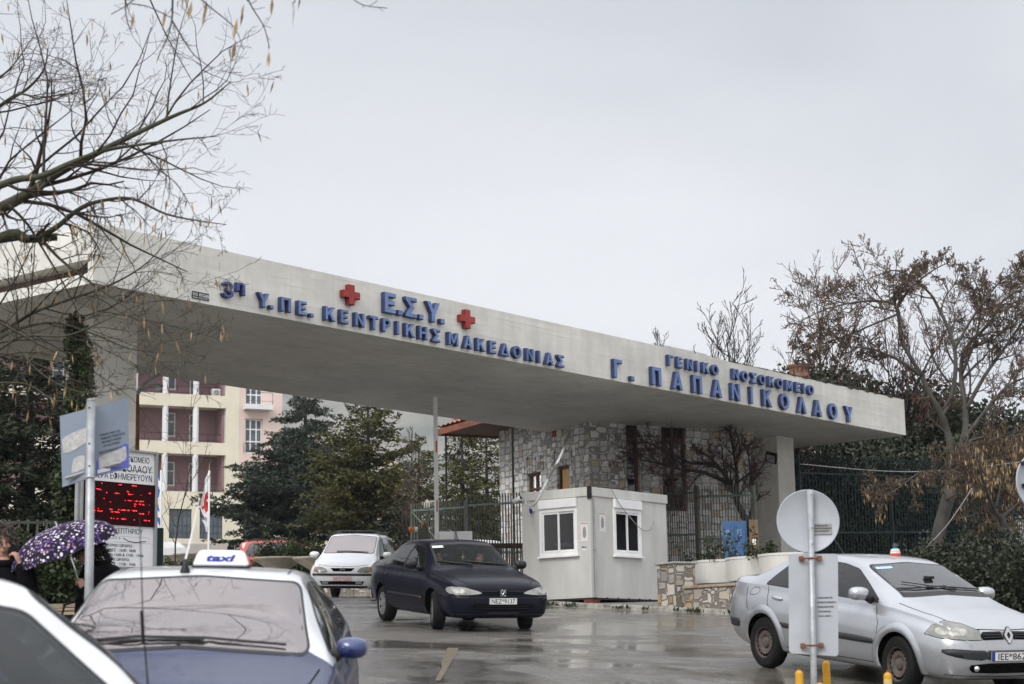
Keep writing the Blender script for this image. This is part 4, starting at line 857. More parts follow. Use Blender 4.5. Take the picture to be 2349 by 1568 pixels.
# ------------------------------------------------------------------ fences, gates, barrier, signs, lamps, flags
m_green = mat('rusty_green_iron', (0.085, 0.115, 0.095), 0.55, 0.3, 5, col2=(0.06, 0.045, 0.03)); m_dgreen = mat('dark_green_iron', (0.006, 0.016, 0.016), 0.5, 0.2, 5, spec=.15)
m_lgreen = mat('weathered_green_rail', (0.10, 0.15, 0.13), 0.6, 0.3, 4)
def fence(name, P, Q, h, rails, label, cat='fence', step=0.11, bar=0.011, posts=2.4, m_=m_green, mr=m_lgreen, top=0.14, curve=0.0, base=0.0, post_h=None, diag=False, group=None, pw=0.04):
    # P, Q: ground points; the bars are one panel, rails and posts are parts of their own
    P = Vector(P); Q = Vector(Q); d = Q - P; Lg = Vector((d.x, d.y, 0)).length; sl = d.z / Lg
    root = empty(name, P, math.atan2(d.y, d.x), label, cat, group)
    m = MB(); n = int(Lg / step)
    for i in range(n + 1):
        x = Lg * i / n; z0 = sl * x + base + 0.05
        pts = [(x, 0, z0), (x, 0, sl * x + h)]
        if curve: pts = [(x, 0, z0), (x, 0, sl * x + h - 0.45), (x, -curve * .25, sl * x + h - 0.25), (x, -curve * .7, sl * x + h - 0.08), (x, -curve, sl * x + h)]
        m.tube(pts, bar, 4)
    m.build('bars', m_, root)
    for r_ in rails:
        z = r_ * h
        m = MB(); m.add([(0, -.02, z - .025), (Lg, -.02, sl * Lg + z - .025), (Lg, -.02, sl * Lg + z + .025), (0, -.02, z + .025), (0, .02, z - .025), (Lg, .02, sl * Lg + z - .025), (Lg, .02, sl * Lg + z + .025), (0, .02, z + .025)], [(0, 1, 2, 3), (5, 4, 7, 6), (3, 2, 6, 7), (4, 5, 1, 0), (4, 0, 3, 7), (1, 5, 6, 2)]); m.build('rail', mr, root)
    k = max(1, round(Lg / posts))
    for i in range(k + 1):
        x = Lg * i / k; m = MB(); m.box(x - pw, x + pw, -pw + .003, pw + .003, sl * x - .2, sl * x + (post_h or h - 0.02)); m.build('post', m_, root)
    if diag:
        m = MB(); m.tube([(0.05, -0.03, 0.9 * h), (Lg - .05, -0.03, sl * Lg + 0.25 * h)], 0.025, 4); m.build('brace', m_, root)
    return root
def gp(x, Y, dz=0.1): return onground(x, Y, dz)
fence('iron_fence', gp(1528, 51.2), gp(1600, 50.0), 2.95, (0.55, 0.93), 'green iron fence section between the guard booth and the dark post', step=0.095, bar=0.015, group='green iron fence panels')
fence('iron_fence', gp(1600, 50.0), gp(1732, 48.6), 2.9, (0.52, 0.91), 'green iron fence section behind the blue cabinet, left of the right pillar', step=0.095, bar=0.015, posts=4, group='green iron fence panels')
fence('iron_fence', gp(1838, 50.2), gp(2230, 57.0), 3.75, (0.45, 0.88), 'tall dark green fence with out-curved tips right of the canopy pillar', step=0.16, posts=4, curve=0.3, m_=m_dgreen, mr=m_dgreen, bar=0.019, group='green iron fence panels')
fence('iron_fence', gp(2210, 56.0), gp(2480, 60.5), 3.1, (0.35, 0.66, 0.94), 'dark green fence in front of the stone outbuilding at far right', step=0.115, m_=m_dgreen, mr=m_dgreen, bar=0.012, group='green iron fence panels')
fence('iron_fence', gp(1074, 48.4), gp(1206, 46.0), 2.55, (0.42, 0.90), 'green iron fence section left of the guard booth', step=0.13, bar=0.018, group='green iron fence panels')
fence('iron_gate', gp(946, 51.2), gp(1070, 48.5), 2.45, (0.45, 0.92), 'open green iron gate leaf with a diagonal brace behind the boom barrier', 'gate', step=0.13, bar=0.018, diag=True)
fence('garden_fence', onground(-160, 31.0, 0.1), onground(168, 33.5, 0.1), 1.62, (0.2, 0.97), 'old green iron fence in front of the dark conifer at far left', step=0.2, bar=0.028, m_=m_green, mr=m_green, top=0)
# sliding gate: brown top beam with slats
sg0, sg1 = gp(1036, 45.6, 0.06), gp(1204, 44.0, 0.06); d = sg1 - sg0; Lg = Vector((d.x, d.y)).length
sg = empty('sliding_gate', sg0, math.atan2(d.y, d.x), 'low sliding gate with a rusty top beam and green slats', 'gate'); hg = 1.28; s_ = d.z / Lg
m = MB()
for x0, x1 in ((0, Lg),): m.add([(x0, -.05, hg - .1), (x1, -.05, s_ * x1 + hg - .1), (x1, -.05, s_ * x1 + hg + .02), (x0, -.05, hg + .02), (x0, .05, hg - .1), (x1, .05, s_ * x1 + hg - .1), (x1, .05, s_ * x1 + hg + .02), (x0, .05, hg + .02)], [(0, 1, 2, 3), (5, 4, 7, 6), (3, 2, 6, 7), (4, 5, 1, 0), (4, 0, 3, 7), (1, 5, 6, 2)])
m.build('top_beam', mat('rusty_beam', (0.055, 0.028, 0.02), 0.7, 0.35, 4), sg)
m = MB(); m.box(0, Lg, -.03, .03, 0.0, 0.1); m.build('bottom_beam', m_green, sg)
m = MB(); n = int(Lg / 0.16)
for i in range(n): x = Lg * (i + .5) / n; m.box(x - .03, x + .03, -.012, .012, 0.102, s_ * x + hg - .103)
m.build('slats', m_green, sg)
# motor post with beacon
q = gp(966, 45.4, 0.0)
mo = empty('gate_motor_post', q, R(10), 'green gate motor housing with an orange warning lamp on top left', 'gate motor'); zt_ = at(966, 1212, 45.4).z - q.z
MB().box(-0.09, 0.16, -0.1, 0.1, 0, zt_, 0, .01).build('housing', m_green, mo)
MB().box(0.02, 0.15, -0.06, 0.06, zt_ + .002, zt_ + 0.1).build('cap', m_rust, mo)
m = MB(); m.M = Matrix.Translation((-0.17, 0, zt_ - 0.02)) @ Matrix.Rotation(R(-90), 4, 'Y'); m.lathe([(0, 0.14), (0.05, 0.13), (0.065, 0.09), (0.065, 0.0), (0, 0)], 14); m.build('lamp', mat('orange_lamp', (0.75, 0.2, 0.02), 0.25), mo, True)
m = MB(); m.M = Matrix.Translation((-0.105, 0, zt_ - 0.02)) @ Matrix.Rotation(R(-90), 4, 'Y'); m.lathe([(0, 0.06), (0.068, 0.06), (0.06, -0.02), (0, -0.02)], 14); m.build('lamp_base', m_white, mo)
# raised boom barrier
q = gp(1001, 45.0, 0.0); bt = at(1000.5, 952, 45.0).z + 1.6 - q.z; b0 = at(1002, 1235, 45.0).z - q.z
bb = empty('boom_barrier', q, R(4), 'white raised boom barrier pole with small red reflectors', 'barrier')
MB().box(-0.16, 0.16, -0.14, 0.14, 0, 1.05, 0, .015).build('cabinet', m_white, bb)
MB().box(-0.05, 0.05, -0.2, -0.142, b0 - 0.6, bt, 0, .008).build('boom', m_white, bb)
for k in range(2): MB().box(0.0, 0.03, -0.206, -0.2015, b0 + 0.62 + 1.43 * k, b0 + 0.90 + 1.43 * k).build('reflector', m_redp, bb)
# back of a white sign behind the sliding gate
q = gp(1045, 44.2, 0.0); s0 = at(1007, 1243, 44.2).z - q.z; s1 = at(1007, 1219, 44.2).z - q.z
m_signb = mat('sign_back', (0.42, 0.44, 0.47), 0.45, 0.08, 2.5, col2=(0.34, 0.36, 0.39)); m_galv = mat('galvanised_steel', (0.33, 0.345, 0.36), 0.42, 0.2, 7, metal=0.35, bump=0.15)
bs = empty('sign_back', q, R(3), 'back of a white rectangular sign above the sliding gate', 'sign')
MB().box(-0.39, 0.39, 0, 0.012, s0, s1, 0).build('panel', m_white, bs); MB().tube([(0, -0.03, -.1), (0, -0.03, s1)], 0.028, 8).build('post', m_galv, bs)

# ---- information board with a red light display
IB = at(352, 1200, 30.4); IB = Vector((IB.x, IB.y, g(IB.x, IB.y)))
IW = 1.45; iz = lambda y: at(352, y, 30.4).z - IB.z
ib = empty('information_board', IB, CRZ, 'tall white hospital information board with a red lit text display', 'information board')
m_bw = mat('board_white', (0.66, 0.66, 0.67), 0.4, 0.05, 2); m_prt = mat('black_print', (0.015, 0.015, 0.018), 0.5); m_alu = mat('board_frame', (0.25, 0.26, 0.26), 0.4, 0.15, 4)
zA, zB, zC, zD = iz(1302), iz(1209), iz(1113), iz(1042)
m = MB(); m.box(-IW, 0, 0, 0.09, zC, zD); m.box(-IW, 0, 0, 0.09, zA, zB - .004)
put_text(m, 'ΓΕΝΙΚΟ ΝΟΣΟΚΟΜΕΙΟ', -0.11, zD - 0.16, 0.125, -.002, 1, 'RIGHT', 1.05); put_text(m, 'Γ. ΠΑΠΑΝΙΚΟΛΑΟΥ', -0.05, zD - 0.325, 0.16, -.002, 1, 'RIGHT', 1.33)
put_text(m, 'ΣΗΜΕΡΑ ΕΦΗΜΕΡΕΥΟΥΝ', -0.05, zC + 0.05, 0.14, -.002, 1, 'RIGHT', 1.36)
m.box(-IW + .05, -0.03, -.002, -.0005, zC + 0.205, zC + 0.212, 1)
put_text(m, 'ΩΡΕΣ ΕΠΙΣΚΕΠΤΗΡΙΟΥ', -0.22, zB - 0.13, 0.115, -.002, 1, 'RIGHT', 1.1)
put_text(m, 'ΘΑΛΑΜΟΙ 4', -0.68, zB - 0.225, 0.06, -.002, 2, 'RIGHT', 0.45)
m.tube([(-0.62, -.002, zB - .2), (-0.5, -.002, zB - .25), (-0.36, -.002, zB - .262), (-0.15, -.002, zB - .235)], 0.006, 4, 1)
framed(m, -1.25, -0.08, zB - 0.275, zB - 0.175, -.0015, -.0005, 0.004, 2)
for k, (tx, xr, w) in enumerate((('ΧΕΙΜΕΡΙΝΟ ΩΡΑΡΙΟ:', -0.42, 0.66), ('ΚΑΘΗΜΕΡΙΝΕΣ  : 16:00 - 18:00', -0.36, 0.85), ('(ΑΡΓΙΕΣ): 11:00 - 13:00 & 17:00 - 19:00', -0.2, 1.12), ('ΘΕΡΙΝΟ ΩΡΑΡΙΟ:', -0.48, 0.54), ('ΚΑΘΗΜΕΡΙΝΕΣ  : 17:00 - 19:00', -0.36, 0.85), ('(ΑΡΓΙΕΣ): 11:00 - 13:00 & 17:00 - 19:00', -0.2, 1.12))):
    put_text(m, tx, xr, zB - 0.345 - 0.073 * k, 0.062, -.002, 1, 'RIGHT', w)
m.build('panel', [m_bw, m_prt, m_greyp], ib)
m_led = mat('led_red', (0.9, 0.03, 0.03), 0.4, emis=(1.0, 0.02, 0.03, 1.1)); m_ledoff = mat('led_panel', (0.022, 0.002, 0.003), 0.9, 0.15, 40, spec=0.1)
m = MB(); m.box(-IW, -0.0, -0.03, 0.09, zB, zC - .004, 0)
rnd = random.Random(8); hh = zC - zB
for fz, dens, xa in ((.93, .35, -1.2), (.78, .3, -1.2), (.72, .55, -1.0), (.57, .5, -1.05), (.5, .5, -1.2), (.45, .35, -.55), (.34, .75, -1.35), (.28, .75, -1.3), (.13, .6, -1.1)):
    x = xa
    while x < -0.1:
        n = rnd.choice((1, 1, 2, 2, 3, 5))
        if rnd.random() < dens * .85:
            for k in range(n):
                if x + .02 * k < -0.09: m.box(x + .021 * k, x + .021 * k + .017, -.034, -.0305, zB + fz * hh + rnd.choice((0, 0, .008)), zB + fz * hh + .013 + rnd.choice((0, .006)), 1)
        x += .021 * n + rnd.choice((.022, .03, .05, .08))
m.build('led_display', [m_ledoff, m_led], ib)
m = MB(); framed(m, -IW - .035, 0.035, zA - .035, zD + .035, -.04, 0.1, 0.033); m.build('frame', m_alu, ib)
for x in (-IW - .06, 0.06): MB().box(x - .024, x + .024, 0.0, .07, -.1, zD + .03).build('post', m_alu, ib)
# green post to the right of the board
q = gp(366, 32.0, 0); m = MB(); m.box(-0.06, 0.06, -.06, .06, 0, at(366, 1211, 32.0).z - q.z, 0); m.box(-0.14, -.061, -.05, .05, at(366, 1225, 32).z - q.z, at(366, 1212, 32).z - q.z)
o = m.build('green_post', m_dgreen); o.location = q; tag(o, 'square dark green post right of the information board', 'post')

# ---- flags
def flag(name, xp, Yd, ytop, yfoot, draw, label, fw, y0, y1, mats):
    q = gp(xp, Yd, 0); zt_ = at(xp, ytop, Yd).z - q.z
    root = empty(name, q, 0, label, 'flag')
    MB().tube([(0, 0, -.1), (0, 0, zt_ - .25)], 0.035, 8).build('pole', m_white, root)
    MB().tube([(0, 0, zt_ - .25), (0, 0, zt_)], [0.02, 0.006], 6).build('finial', mat('brass', (0.4, 0.3, 0.1), 0.35, metal=0.6), root)
    za, zb_ = at(xp, y0, Yd).z - q.z, at(xp, y1, Yd).z - q.z
    vs, fs, mi = [], [], []; nu, nv = 14, 40
    for j in range(nv + 1):
        v = j / nv
        for i in range(nu + 1):
            u_ = i / nu                                  # cloth hangs limp: folded zigzag next to the pole, tapering and slanting down
            wdt = fw * (0.35 + 0.65 * math.sin(math.pi * min(1, v * 1.25 + .08)) ** 0.7) if v < .75 else fw * (1.0 - (v - .75) * 2.6)
            s = u_ * wdt
            vs.append((-0.03 - s + 0.05 * math.sin(v * 9), 0.05 * math.sin(u_ * 9 + v * 4) * (0.3 + u_) - .02, za + (zb_ - za) * v - 0.28 * u_ * (1 - v * .6)))
    for j in range(nv):
        for i in range(nu):
            fs.append((j * (nu + 1) + i, j * (nu + 1) + i + 1, (j + 1) * (nu + 1) + i + 1, (j + 1) * (nu + 1) + i)); mi.append(draw(i / nu, j / nv))
    o = link('cloth', vs, fs, mats, root, True, mi)
m_fw = mat('flag_white', (0.7, 0.7, 0.72), 0.8, 0.05, 3); m_fb = mat('flag_blue', (0.03, 0.10, 0.36), 0.8, 0.1, 3); m_fr = mat('flag_red', (0.55, 0.03, 0.03), 0.8, 0.1, 3)
flag('greek_flag', 368, 58, 1060, 1300, lambda u_, v: 1 if (int((u_ * 3.2 + v * 7)) % 2 == 0) else 0, 'limp blue and white striped flag on a pole behind the information board', 0.5, 1086, 1208, [m_fw, m_fb])
flag('red_cross_flag', 479, 62, 1062, 1300, lambda u_, v: 1 if (u_ < .45 and .32 < v < .66) or (u_ < .8 and .5 < v < .56) else 0, 'limp white flag with a red cross on a pole above the taxi sign', 0.21, 1082, 1215, [m_fw, m_fr])

# ---- street lamp with a rusty curved pole
q = gp(313, 40.0, 0); lp = empty('street_lamp', q, 0, 'old street lamp with rusty pole and curved arm left of the hospital facade', 'street lamp')
P = [at(x, y, 40.0) - q for x, y in ((314, 1050), (314, 930), (315, 905), (321, 890), (333, 878), (348, 868), (366, 858))]
MB().tube([Vector((P[0].x, 0, 0))] + P[:4], [.06, .055, .05, .045, .04], 8).build('pole', m_rust, lp, True)
MB().tube(P[2:], [.045, .042, .038, .035, .03], 8).build('arm', m_steel, lp, True)
P2 = [at(x, y, 40.0) - q for x, y in ((324, 893), (340, 888), (352, 886))]
MB().tube(P2, [.03, .03, .035], 8).build('lamp_arm', m_galv, lp, True)
c = at(361, 886, 40.0) - q
m = MB(); m.sphere(c + Vector((0, 0, .01)), (.13, .07, .05), 14); hd = m.build('lamp_head', m_galv, lp, True)
m = MB(); m.sphere(c + Vector((.02, 0, -.04)), (.08, .055, .05), 12); m.build('diffuser', mat('lamp_diffuser', (.6, .6, .6), .3), hd, True)

# ---- folded pair of traffic sign backs on a pole, left foreground
SY = 14.4; q = onground(206, SY, 0.13); sp = empty('traffic_sign', q, 0, 'two angled grey sign backs with peeling stickers on a round steel pole', 'traffic sign')
def sgn(x, y, Y=SY): return at(x, y, Y) - q
zt_ = sgn(208, 918).z; px0 = sgn(209, 918); px1 = sgn(204, 1365)
MB().tube([Vector((px1.x - .008, 0, -.05)), px1, px0], .034, 14).build('pole', m_galv, sp, True)
MB().tube([px0, px0 + Vector((0, 0, .012))], [.037, .03], 14).build('pole_cap', m_galv, sp)
def plate(name, cor, y_in, th=0.012):
    # corners as photographed, standing as one flat sheet that swings away behind the pole
    m = MB(); f = [Vector(c) for c in cor]; n = (f[1] - f[0]).cross(f[3] - f[0]).normalized()
    if n.y > 0: n = -n
    b = [c - n * th for c in f]; m.add(f + b, [(0, 1, 2, 3), (7, 6, 5, 4), (0, 4, 5, 1), (1, 5, 6, 2), (2, 6, 7, 3), (3, 7, 4, 0)])
    return m, f, n
m_sl = mat('sticker_blue', (0.09, 0.11, 0.42), 0.45, 0.1, 6); m_peel = mat('peeled_paper', (0.50, 0.49, 0.48), 0.8, 0.25, 26, col2=(0.30, 0.30, 0.30)); m_bluegrey = mat('sign_grey_blue', (0.20, 0.235, 0.29), 0.5, 0.07, 2)
def on_plate(f, u_, v): return f[0].lerp(f[1], u_).lerp(f[3].lerp(f[2], u_), v)     # f: bl, br, tr, tl
def decal(m, f, n, poly, mi, off=.002):
    m.add([on_plate(f, a, b) + n * off for a, b in poly], [tuple(range(len(poly)))], mi)
def plate_text(m, f, n, tx, u0, v0, size, mi, width, shear=0.0):
    ex = (f[1] - f[0]); lx = ex.length; ey = (f[3] - f[0]); ly = ey.length; ex.normalize(); ey.normalize()
    vs, fs = text_mesh(tx, size, 0.0005, 'LEFT')
    if vs:
        x0 = min(v.x for v in vs); x1 = max(v.x for v in vs); k = width / (x1 - x0)
        m.add([f[0] + ex * (u0 * lx + (v.x - x0) * k) + ey * (v0 * ly + v.y) + n * (.002 + v.z) for v in vs], fs, mi)
Yr = SY + 0.06
fR = [sgn(212, 1095, Yr), sgn(297, 1073, Yr + .16), sgn(293, 911, Yr + .16), sgn(212, 934, Yr)]
m, f, n = plate('panel', fR, 0)
for k, (tx, w) in enumerate((('ΓΙΑ ΚΑΘΕ ΖΗΜΙΑ ΤΩΝ', .17), ('ΠΙΝΑΚΙΔΩΝ ΠΡΟΒΛΕΠΕΤΑΙ', .2), ('ΦΥΛΑΚΙΣΗ ΜΕΧΡΙ', .16), ('ΔΥΟ (2) ΧΡΟΝΙΑ', .14))): plate_text(m, f, n, tx, .2 + .03 * k, .56 - .055 * k, .022, 1, w)
plate_text(m, f, n, 'ΟΔΟΣΗΜΑΝΣΗ', .17, .305, .03, 1, .19)
decal(m, f, n, [(.1, .02), (.98, .02), (.98, .33), (.90, .36), (.1, .22)], 2, .0015)
decal(m, f, n, [(q_.x, q_.y) for q_ in clean([(.17, .12), (.17, .09), (.5, .10), (.9, .12), (.93, .16), (.92, .3), (.88, .33), (.5, .29), (.2, .27), (.16, .24)], 1)], 3, .0025)
decal(m, f, n, [(.13, .035), (.48, .035), (.48, .09), (.13, .09)], 4, .0025)
m.build('right_panel', [m_bluegrey, m_prt, m_sl, m_peel, m_paper], sp, fix=True)
fL = [sgn(143, 1117, Yr + .12), sgn(204, 1096, Yr + .02), sgn(203, 936, Yr + .02), sgn(137, 954, Yr + .12)]
m, f, n = plate('panel', fL, 0)
decal(m, f, n, [(q_.x, q_.y) for q_ in clean([(.08, .50), (.10, .46), (.4, .45), (.95, .52), (.98, .55), (.98, .70), (.95, .735), (.5, .72), (.08, .68), (.06, .64)], 1)], 1)
decal(m, f, n, [(q_.x, q_.y) for q_ in clean([(.36, .17), (.38, .14), (.82, .15), (.85, .18), (.86, .31), (.83, .35), (.5, .36), (.42, .31)], 1)], 1)
m.build('left_panel', [m_bluegrey, m_peel], sp, fix=True)
m = MB(); a, b = sgn(152, 1098, Yr + .08), sgn(280, 1062, Yr + .1); m.tube([a + Vector((0, -.02, 0)), (a + b) / 2 + Vector((0, -.05, .002)), b + Vector((0, -.02, 0))], .015, 4); m.build('bracket', m_steel, sp)
m = MB()
for y in (936, 1018, 1069): m.sphere(sgn(207, y, SY) + Vector((0, -.034, 0)), .007, 8)
m.build('bolt', m_blk, sp)
m = MB(); c0 = sgn(206, 1095); m.tube([c0 + Vector((-.045, -.02, 0)), c0 + Vector((0, -.037, 0)), c0 + Vector((.045, -.02, 0))], .006, 6); m.build('clamp', m_galv, sp)

# ---- round and rectangular sign backs on a leaning pole, right foreground
RY = 17.6; q = onground(1869, RY); rs = empty('traffic_sign', q, 0, 'grey back of a round sign above a tall rectangular panel on a steel pole', 'traffic sign')
def rgn(x, y, Y=RY): return at(x, y, Y) - q
pt, pb_ = rgn(1858, 1123), rgn(1867, 1560)
MB().tube([pb_ + (pb_ - pt) * 0.25, pb_, pt], .030, 14).build('pole', m_galv, rs, True)
c = rgn(1853.5, 1195, RY + .06); rad = 72.5 / FPX * RY
m = MB(); m.M = Matrix.Translation(c) @ Matrix.Rotation(R(90), 4, 'X'); m.lathe([(0, .004), (rad - .012, .004), (rad - .004, .012), (rad, .004), (rad - .004, -.008), (0, -.008)], 56); m.build('round_panel', m_signb, rs, True, True)
m = MB(); p0, p1 = rgn(1865, 1201, RY + .05), rgn(1908, 1225, RY + .05)
m.box(p0.x, p1.x, p1.y - .004, p1.y - .001, p1.z, p0.z, 0)
for k, w in ((0, .12), (1, .15), (2, .13)): put_text(m, ('ΓΙΑ ΚΑΘΕ ΖΗΜΙΑ ΤΩΝ', 'ΠΙΝΑΚΙΔΩΝ ΠΡΟΒΛΕΠΕΤΑΙ', 'ΟΔΟΣΗΜΑΝΣΗ')[k], p0.x + .015, p0.z - .025 - .025 * k, .016, p1.y - .006, 1, 'LEFT', w)
m.build('sticker', [m_steel, m_prt], rs)
fr = [rgn(1810, 1498, RY + .06), rgn(1923, 1505, RY + .06), rgn(1922, 1270, RY + .06), rgn(1809, 1270, RY + .06)]
cx, cz = sum(p.x for p in fr) / 4, sum(p.z for p in fr) / 4; yb = fr[0].y
pl = [(fr[0].x, fr[0].z), (fr[1].x, fr[1].z - .0), (fr[2].x, fr[2].z), (fr[3].x, fr[3].z)]
def rounded(p, r_):
    out = []
    for i in range(len(p)):
        a, b, c2 = Vector(p[i - 1]), Vector(p[i]), Vector(p[(i + 1) % len(p)]); d0, d1 = (a - b).normalized() * r_, (c2 - b).normalized() * r_
        for k in range(6):
            t = k / 5; out.append(tuple((b + d0) * (1 - t) ** 2 + b * 2 * t * (1 - t) + (b + d1) * t * t))
    return out
m = MB(); m.prism(rounded(pl, .035), yb - .004, yb + .006, 0, 'xz')
for k, (tx, w) in enumerate((('ΓΙΑ ΚΑΘΕ ΖΗΜΙΑ ΤΩΝ', .14), ('ΠΙΝΑΚΙΔΩΝ ΠΡΟΒΛΕΠΕΤΑΙ', .17), ('ΦΥΛΑΚΙΣΗ ΜΕΧΡΙ 2 ΧΡΟΝΙΑ', .15), ('ΟΔΟΣΗΜΑΝΣΗ', .12), ('ΤΗΛ 2310 - ΣΗΜΑΤΑ', .12))):
    put_text(m, tx, rgn(1877, 1370).x, rgn(1877, 1372 + 10.5 * k).z, .019, yb - .006, 1, 'LEFT', w)
m.build('rectangular_panel', [m_signb, m_prt], rs, fix=True)
for yy in (1280, 1480):
    m = MB(); a = rgn(1857 + (yy - 1123) * .02, yy); m.tube([a + Vector((-.085, .03, 0)), a + Vector((-.05, .01, 0)), a + Vector((-.033, -.012, 0)), a + Vector((0, -.036, 0)), a + Vector((.033, -.012, 0)), a + Vector((.05, .01, 0)), a + Vector((.085, .03, 0))], .009, 6); m.box(a.x - .105, a.x - .065, a.y + .015, a.y + .055, a.z - .022, a.z + .022); m.box(a.x + .065, a.x + .105, a.y + .015, a.y + .055, a.z - .022, a.z + .022); m.build('clamp', m_rust, rs)
m = MB()
for y in (1134, 1210, 1247): m.sphere(rgn(1860 + (y - 1123) * .02, y) + Vector((.0, -.03, 0)), .008, 8)
m.build('bolt', m_steel, rs)
# second round sign at the right edge
EY_ = 16.0; q = onground(2400, EY_, .13); es = empty('traffic_sign', q, 0, 'grey back of a round sign cut by the right edge of the picture', 'traffic sign')
c = at(2391, 1107, EY_) - q; m = MB(); m.M = Matrix.Translation(c) @ Matrix.Rotation(R(22), 4, 'Z') @ Matrix.Rotation(R(90), 4, 'X'); m.lathe([(0, .004), (.26, .004), (.268, .012), (.272, .004), (.268, -.008), (0, -.008)], 48); m.build('round_panel', m_signb, es, True, True)
MB().tube([(c.x + .0, c.y - .05, -.1), (c.x, c.y - .05, c.z + .28)], .03, 12).build('pole', m_galv, es, True)
for dz in (.16, -.03): m = MB(); m.M = Matrix.Translation(c) @ Matrix.Rotation(R(22), 4, 'Z'); m.box(-.22, .22, -.035, -.006, dz - .016, dz + .016); m.build('bracket', m_blk, es)

# ---- yellow bollards and rubber separator
m_by = mat('bollard_yellow', (0.62, 0.32, 0.012), 0.5, 0.15, 7, col2=(0.40, 0.20, 0.015)); m_rf2 = mat('pale_band', (0.55, 0.42, 0.14), 0.4)
BL = ((1818, 17.2, 1537, 'leftmost yellow traffic bollard in front of the silver car'), (1880, 18.1, 1515, 'yellow traffic bollard right behind the round sign pole'), (2018, 17.0, 1542, 'yellow bollard with a pale band near the front wheel of the silver car'), (1864, 16.3, 1566, 'yellow bollard whose tip alone shows at the foot of the sign pole'))
for x, Y, yt, lb in BL:
    q = onground(x, Y, .02); h = at(x, yt, Y).z - q.z
    b = empty('bollard', q, 0, lb, 'bollard', 'yellow bollards by the kerb'); rr = .037
    m = MB(); m.lathe([(rr, .0), (rr, h - .035), (rr * .92, h - .02), (rr * .55, h - .006), (0.012, h), (0, h)], 16); m.build('post', m_by, b, True); smooth_angle(b.children[0])
    if x == 2018: MB().lathe([(rr + .0015, h - .12), (rr + .0015, h - .06)], 16).build('band', m_rf2, b, True)
    MB().box(-.01, .01, -.004, .004, h + .001, h + .02).build('loop', m_rust, b)
    MB().lathe([(.07, 0), (.07, .012), (.045, .03), (rr + .001, .035)], 16).build('base', m_by, b, True)
def hump(x0, x1, Y, dyaw, label):
    a, b = onground(x0, Y, .02), onground(x1, Y, .02); L0 = (b - a).length
    vs, fs = [], []; nx_, ny_ = 30, 16
    for i in range(nx_ + 1):
        for j in range(ny_ + 1):
            u_, v = i / nx_, j / ny_; e = min(1, min(u_, 1 - u_) * 9); p = .045 * (abs(math.sin(math.pi * 2 * v)) ** .6) * e * (.85 + .15 * math.cos(u_ * 34))
            vs.append((L0 * u_, .42 * v - .21, p + .002))
    for i in range(nx_):
        for j in range(ny_): fs.append((i * (ny_ + 1) + j, (i + 1) * (ny_ + 1) + j, (i + 1) * (ny_ + 1) + j + 1, i * (ny_ + 1) + j + 1))
    o = link('lane_separator', vs, fs, mat('separator_yellow', (0.55, 0.33, 0.06), 0.55, 0.25, 9, col2=(0.22, 0.15, 0.06), bump=.3), None, True); o.location = a; o.rotation_euler = (0, 0, dyaw); tag(o, label, 'separator', 'yellow rubber lane separators')
hump(1703, 1826, 17.6, R(-12), 'long ribbed yellow lane separator left of the bollards')
hump(1840, 1905, 16.6, R(-8), 'short yellow lane separator at the foot of the sign pole')
# ------------------------------------------------------------------ cars
m_tyre = mat('tyre_rubber', (0.012, 0.012, 0.012), 0.75, 0.2, 12, bump=0.2, spec=.12); m_well = mat('wheel_well', (0.004, 0.004, 0.004), 0.95, spec=.02)
m_trimb = mat('black_trim', (0.012, 0.012, 0.013), 0.42, 0.15, 5); m_bump = mat('bumper_plastic', (0.022, 0.023, 0.026), 0.5, 0.15, 6); m_seat = mat('seat_cloth', (0.03, 0.03, 0.032), 0.9, 0.2, 9)
m_chrome = mat('chrome', (0.6, 0.6, 0.6), 0.15, 0.02, 3, metal=1.0)
m_lens = mat('headlight_lens', (0.27, 0.27, 0.245), 0.15, 0.35, 9, coat=0.35, col2=(0.13, 0.13, 0.12)); m_lensb = mat('headlight_cell', (0.36, 0.36, 0.33), 0.35, 0.3, 14, coat=0.2); m_amber = mat('amber_lens', (0.55, 0.2, 0.03), 0.1, 0.1, 9, coat=1.0); m_tail = mat('tail_red', (0.36, 0.012, 0.02), 0.1, 0.1, 9, coat=1.0)
def paint(name, col, metal=0.0, rough=0.35, coat=1.0): return mat(name, col, rough, 0.05, 2.0, metal=metal, coat=coat, spec=0.45 if coat > .6 else .09, bump=.05, bscale=55)
def rnd_poly(p, r_=.05):                       # polygon with small rounded corners
    out = []; n = len(p)
    for i in range(n):
        a, b, c = Vector(p[i - 1]), Vector(p[i]), Vector(p[(i + 1) % n]); d0, d1 = a - b, c - b; q = min(r_, d0.length * .4, d1.length * .4); d0, d1 = d0.normalized() * q, d1.normalized() * q
        for k in range(5): t = k / 4; out.append((b + d0) * (1 - t) ** 2 + b * 2 * t * (1 - t) + (b + d1) * t * t)
    return out
def steel_rim_mat(): return mat('brown_steel_rim', (0.12, 0.095, 0.08), 0.6, 0.3, 10, col2=(0.05, 0.04, 0.036))

